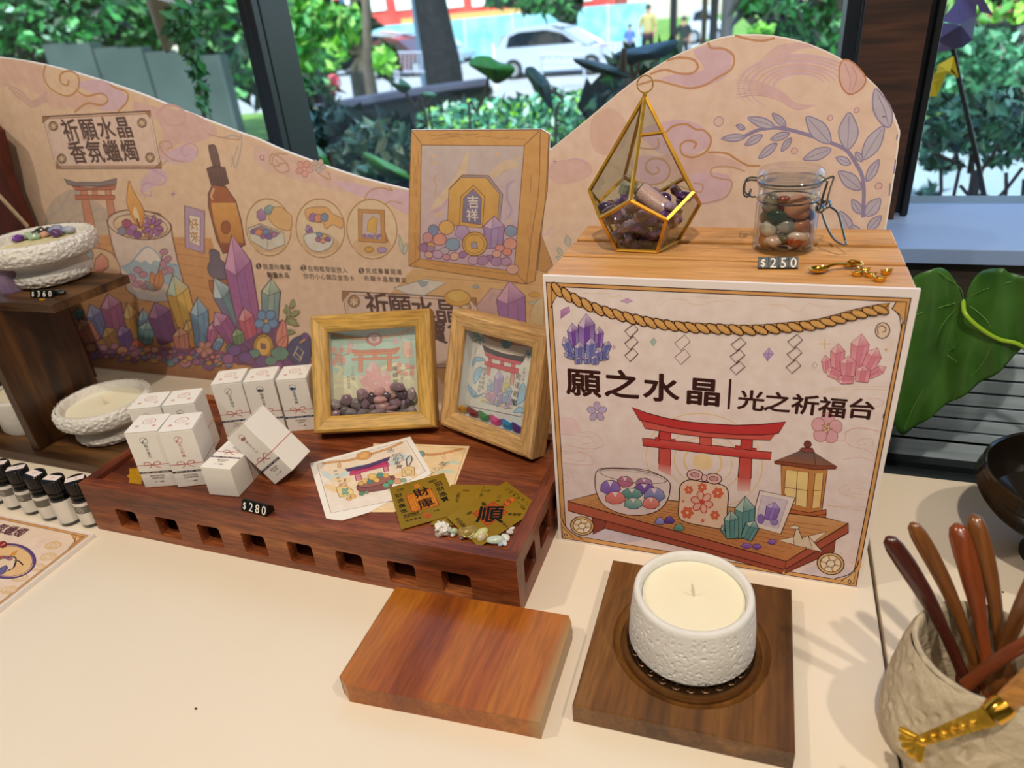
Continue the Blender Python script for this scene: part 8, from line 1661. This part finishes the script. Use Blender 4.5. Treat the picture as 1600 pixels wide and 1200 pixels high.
# ---- people in the distance
def person(px, pyf, pyt, shirt, trou, hair, label, lean=0.):
    y = Z(px, pyf, GZ + .04).y; hgt = Yp(px, pyt, y).z - GZ - .04
    q = gp(px, 60, y); t = thing('person', q, label, 'person'); S_ = hgt / 1.7
    def skin(name, V, E, R_, m):
        me = bpy.data.meshes.new(name); me.from_pydata([Vector(v) * S_ for v in V], E, []); o = bpy.data.objects.new(name, me); COL.objects.link(o); o.parent = t
        md = o.modifiers.new('skin', 'SKIN'); md.use_smooth_shade = True
        for i, r in enumerate(R_): me.skin_vertices[0].data[i].radius = (r[0] * S_, r[1] * S_)
        me.skin_vertices[0].data[0].use_root = True; o.modifiers.new('sub', 'SUBSURF').levels = 1; o.modifiers['sub'].render_levels = 2; me.materials.append(m); return o
    l = lean
    V = [(0, 0, .92), (0, 0, 1.12), (0, 0, 1.32), (0, 0, 1.44), (0, -l * .2, 1.50), (0, -.01 - l * .2, 1.60), (0, -.0, 1.68), (.10, 0, .88), (.11, .02, .50), (.11, .04, .08), (.11, -.10, .03), (-.10, 0, .88), (-.12, -.04, .50), (-.12, -.02, .08), (-.12, -.16, .03), (.19, 0, 1.38), (.24, .02, 1.12), (.22, -.12, .92), (.22, -.18, .84), (-.19, 0, 1.38), (-.25, .02, 1.12), (-.24, -.10, .90), (-.24, -.14, .82)]
    E = [(0, 1), (1, 2), (2, 3), (3, 4), (4, 5), (5, 6), (0, 7), (7, 8), (8, 9), (9, 10), (0, 11), (11, 12), (12, 13), (13, 14), (3, 15), (15, 16), (16, 17), (17, 18), (3, 19), (19, 20), (20, 21), (21, 22)]
    R_ = [(.14, .10), (.13, .09), (.15, .10), (.10, .08), (.05, .05), (.075, .09), (.06, .07), (.085, .08), (.06, .06), (.04, .04), (.04, .03), (.085, .08), (.06, .06), (.04, .04), (.04, .03), (.05, .05), (.042, .042), (.03, .03), (.035, .02), (.05, .05), (.042, .042), (.03, .03), (.035, .02)]
    skin('body', V, E, R_, mat('skin_tone', '#b98a6c', rough=.6))
    sV = [V[0], V[1], V[2], V[3], V[15], V[16], V[19], V[20]]; skin('shirt', sV, [(0, 1), (1, 2), (2, 3), (3, 4), (4, 5), (3, 6), (6, 7)], [(.17, .125), (.155, .11), (.175, .12), (.11, .09), (.075, .075), (.06, .06), (.075, .075), (.06, .06)], mat('shirt_' + shirt, shirt, rough=.8))
    skin('trousers', [V[0], V[7], V[8], V[9], V[11], V[12], V[13]], [(0, 1), (1, 2), (2, 3), (0, 4), (4, 5), (5, 6)], [(.165, .12), (.10, .095), (.078, .078), (.065, .065), (.10, .095), (.078, .078), (.065, .065)], mat('trousers_' + trou, trou, rough=.8))
    b = MB(); b.stone(Vector(t['_o']) + Vector((0, .02 - l * .2, 1.64)) * S_, .105 * S_, 3, 2, (.85, 1, 1), amp=.05); b.build('hair', mat('hair_dark', hair, rough=.7), t)
person(1012, 104, 6, '#b4a96c', '#2c1c20', '#20242c', 'person standing in a khaki top and dark trousers by the road')
person(1068, 106, 24, '#22302e', '#1c2422', '#141818', 'person in dark green clothes beside the dark post', .1)
person(984, 100, 36, '#5c78b4', '#34405c', '#2c2c34', 'small person in a blue top left of the khaki one')
# ---- lime hedge, flowers, round bush on the right of the centre window
for i, (lb, regs, y0, y1, n, s, pal) in enumerate((('lime green hedge strip by the bright road', [(1205, 48, 34, 7)], 13, 14, 260, .12, G_L), ('round dark clipped bush with sunlit top', [(1240, 48, 26, 16), (1262, 62, 22, 14)], 6.5, 7.2, 420, .05, G_D + ['#1c4c2c']), ('shrub of pink blossoms beside the dark bush', [(1270, 28, 16, 16), (1288, 15, 12, 14), (1255, 8, 20, 8)], 7.4, 8, 220, .05, ['#e85878', '#f490a0', '#f8c4cc', '#2c5c30']), ('yellow-green shrub under the pink blossoms', [(1285, 55, 16, 12), (1272, 68, 14, 8)], 5.7, 6.2, 200, .04, ['#c4d43c', '#94b82c', '#5c8c2c']))):
    cx_ = sum(r[0] for r in regs) / len(regs); q = gp(cx_, 60, (y0 + y1) / 2); t = thing('shrub', q, lb, 'shrub'); b = MB(); b.tube([q, Yp(regs[0][0], regs[0][1], (y0 + y1) / 2)], .03, 6); b.build('stems', MAT_BARK, t); b = MB(); cloud(b, regs, y0, y1, n, s, pal, 80 + i, .1); o = b.build('foliage', None, t, smooth=0); o['kind'] = 'stuff'
# ---- right window: lawn band, low wall, paving kerb, little tree, paper birds
tree('small dark-leaved tree close outside the right window', [Vector((Yp(1510, 330, 2.3).x, 2.3, GZ)), Yp(1512, 330, 2.3), Yp(1516, 270, 2.3), Yp(1524, 215, 2.3), Yp(1530, 160, 2.3)], [(1490, 175, 46, 26), (1560, 165, 40, 24), (1470, 210, 34, 26), (1530, 215, 50, 26), (1590, 200, 34, 34), (1600, 235, 24, 16), (1480, 258, 24, 8), (1452, 240, 16, 24), (1560, 250, 24, 9), (1530, 318, 16, 5), (1452, 300, 10, 14)], 2.1, 3.0, 1500, .021, ['#1c4c38', '#2c6c50', '#3c8464', '#14382c', '#5ca484', '#94c8b4'], 20, (.012, .006), back=.02)
t = thing('added_pale_panel', gp(1530, 300, 3.4), 'added pale blue panel behind the little tree in the right window', 'added panel'); a, c = Yp(1425, 222, 3.4), Yp(1700, 205, 3.4)  # made-up panel, its colour gives the bluish brightness low in the window
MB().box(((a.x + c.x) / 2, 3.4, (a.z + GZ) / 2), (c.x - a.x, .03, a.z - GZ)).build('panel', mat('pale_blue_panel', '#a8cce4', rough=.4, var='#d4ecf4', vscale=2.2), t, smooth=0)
t = thing('twiggy_shrub', gp(1540, 300, 1.85), 'bare dark twigs rising in the right window', 'shrub'); b = MB()
for x0, y0_, x1, y1_ in ((1538, 330, 1512, 180), (1512, 330, 1520, 255), (1465, 330, 1470, 262), (1540, 330, 1598, 262), (1566, 330, 1572, 270), (1590, 330, 1600, 280), (1500, 260, 1460, 240), (1535, 262, 1560, 225), (1528, 330, 1500, 290)): p = Yp(x0, y0_, 1.85); b.tube([Vector((p.x, 1.85, GZ)), p, Yp((x0 + x1) / 2 + 3, (y0_ + y1_) / 2, 1.85), Yp(x1, y1_, 1.85)], .004, 5)
b.build('twigs', MAT_BARK, t)
tree('mid green bush beyond the right window', up(1560, 5.5, 0, .5, 110), [(1510, 95, 60, 20), (1580, 100, 40, 26), (1540, 130, 50, 14), (1470, 120, 30, 24), (1480, 60, 30, 26), (1540, 60, 40, 14)], 8, 10, 1500, .08, ['#2c6c44', '#3c8454', '#5ca474', '#1c4c34', '#7cc49c'], 22, (.05, .04))
tag(MB().box((gp(1540, 45, 12).x + 1.5, 12, (Yp(1560, 45, 12).z + GZ) / 2), (6, .3, Yp(1560, 45, 12).z - GZ)).build('kerb_wall', mat('grey_wall', '#5c6460', rough=.8)), 'long low grey wall crossing the right window', 'wall')
tree('lime bush with pink blossoms above the grey wall', up(1590, 16, 0, 1.2, 30), [(1560, 28, 40, 12), (1600, 12, 30, 16), (1520, 20, 20, 14)], 15, 17, 400, .16, G_L + ['#f490a0', '#e85878'], 23, (.06, .05))
def facet(name, polys, y, dz, col, label, apex):
    m = mat('paper_' + col, col, rough=.55); b = MB()
    for i, P in enumerate(polys):
        W_ = [Yp(1380 + px / 2.86, py / 2.86, y - (dz if (px, py) in apex else 0)) for px, py in P]; c = Yp(1380 + sum(p[0] for p in P) / len(P) / 2.86, sum(p[1] for p in P) / len(P) / 2.86, y + .05)
        k = len(W_); b.add(W_ + [c], [tuple(range(k))] + [(i_, (i_ + 1) % k, k) for i_ in range(k)])
    return b.build(name, m, smooth=0)
t = thing('paper_bird', Yp(1543, 330, 1.45), 'folded purple and yellow paper figures on a dark stick outside', 'decoration')
o = facet('purple_fold', [[(260, 95), (330, 0), (345, 110)], [(330, 0), (345, -60), (430, -60), (415, 60), (345, 110)], [(345, 110), (415, 60), (400, 180), (355, 212)], [(415, 0), (440, -20), (492, 68), (430, 52)], [(260, 100), (345, 112), (355, 212), (310, 220), (245, 235), (240, 180)]], 1.4, .03, '#5c4a88', '', ((345, 110), (345, 112)))
o.parent = t; o.location = Vector(o['_o']) - Vector(t['_o'])
o = facet('yellow_fold', [[(245, 290), (315, 250), (300, 320), (225, 372)], [(315, 250), (338, 348), (300, 318)], [(225, 330), (290, 315), (240, 432), (205, 430)], [(300, 300), (338, 348), (295, 330)]], 1.38, .02, '#e8c814', '', ((300, 320), (290, 315)))
o.parent = t; o.location = Vector(o['_o']) - Vector(t['_o'])
b = MB(); p = Yp(1543, 330, 1.45); b.tube([Yp(1486, 60, 1.45), Yp(1500, 130, 1.45), Yp(1525, 240, 1.45), p, Vector((p.x + .02, 1.45, GZ))], .004, 6); b.build('stick', mat('black_stick', '#16181a', rough=.5), t)
for o in bpy.data.objects:
    if '_o' in o: del o['_o']
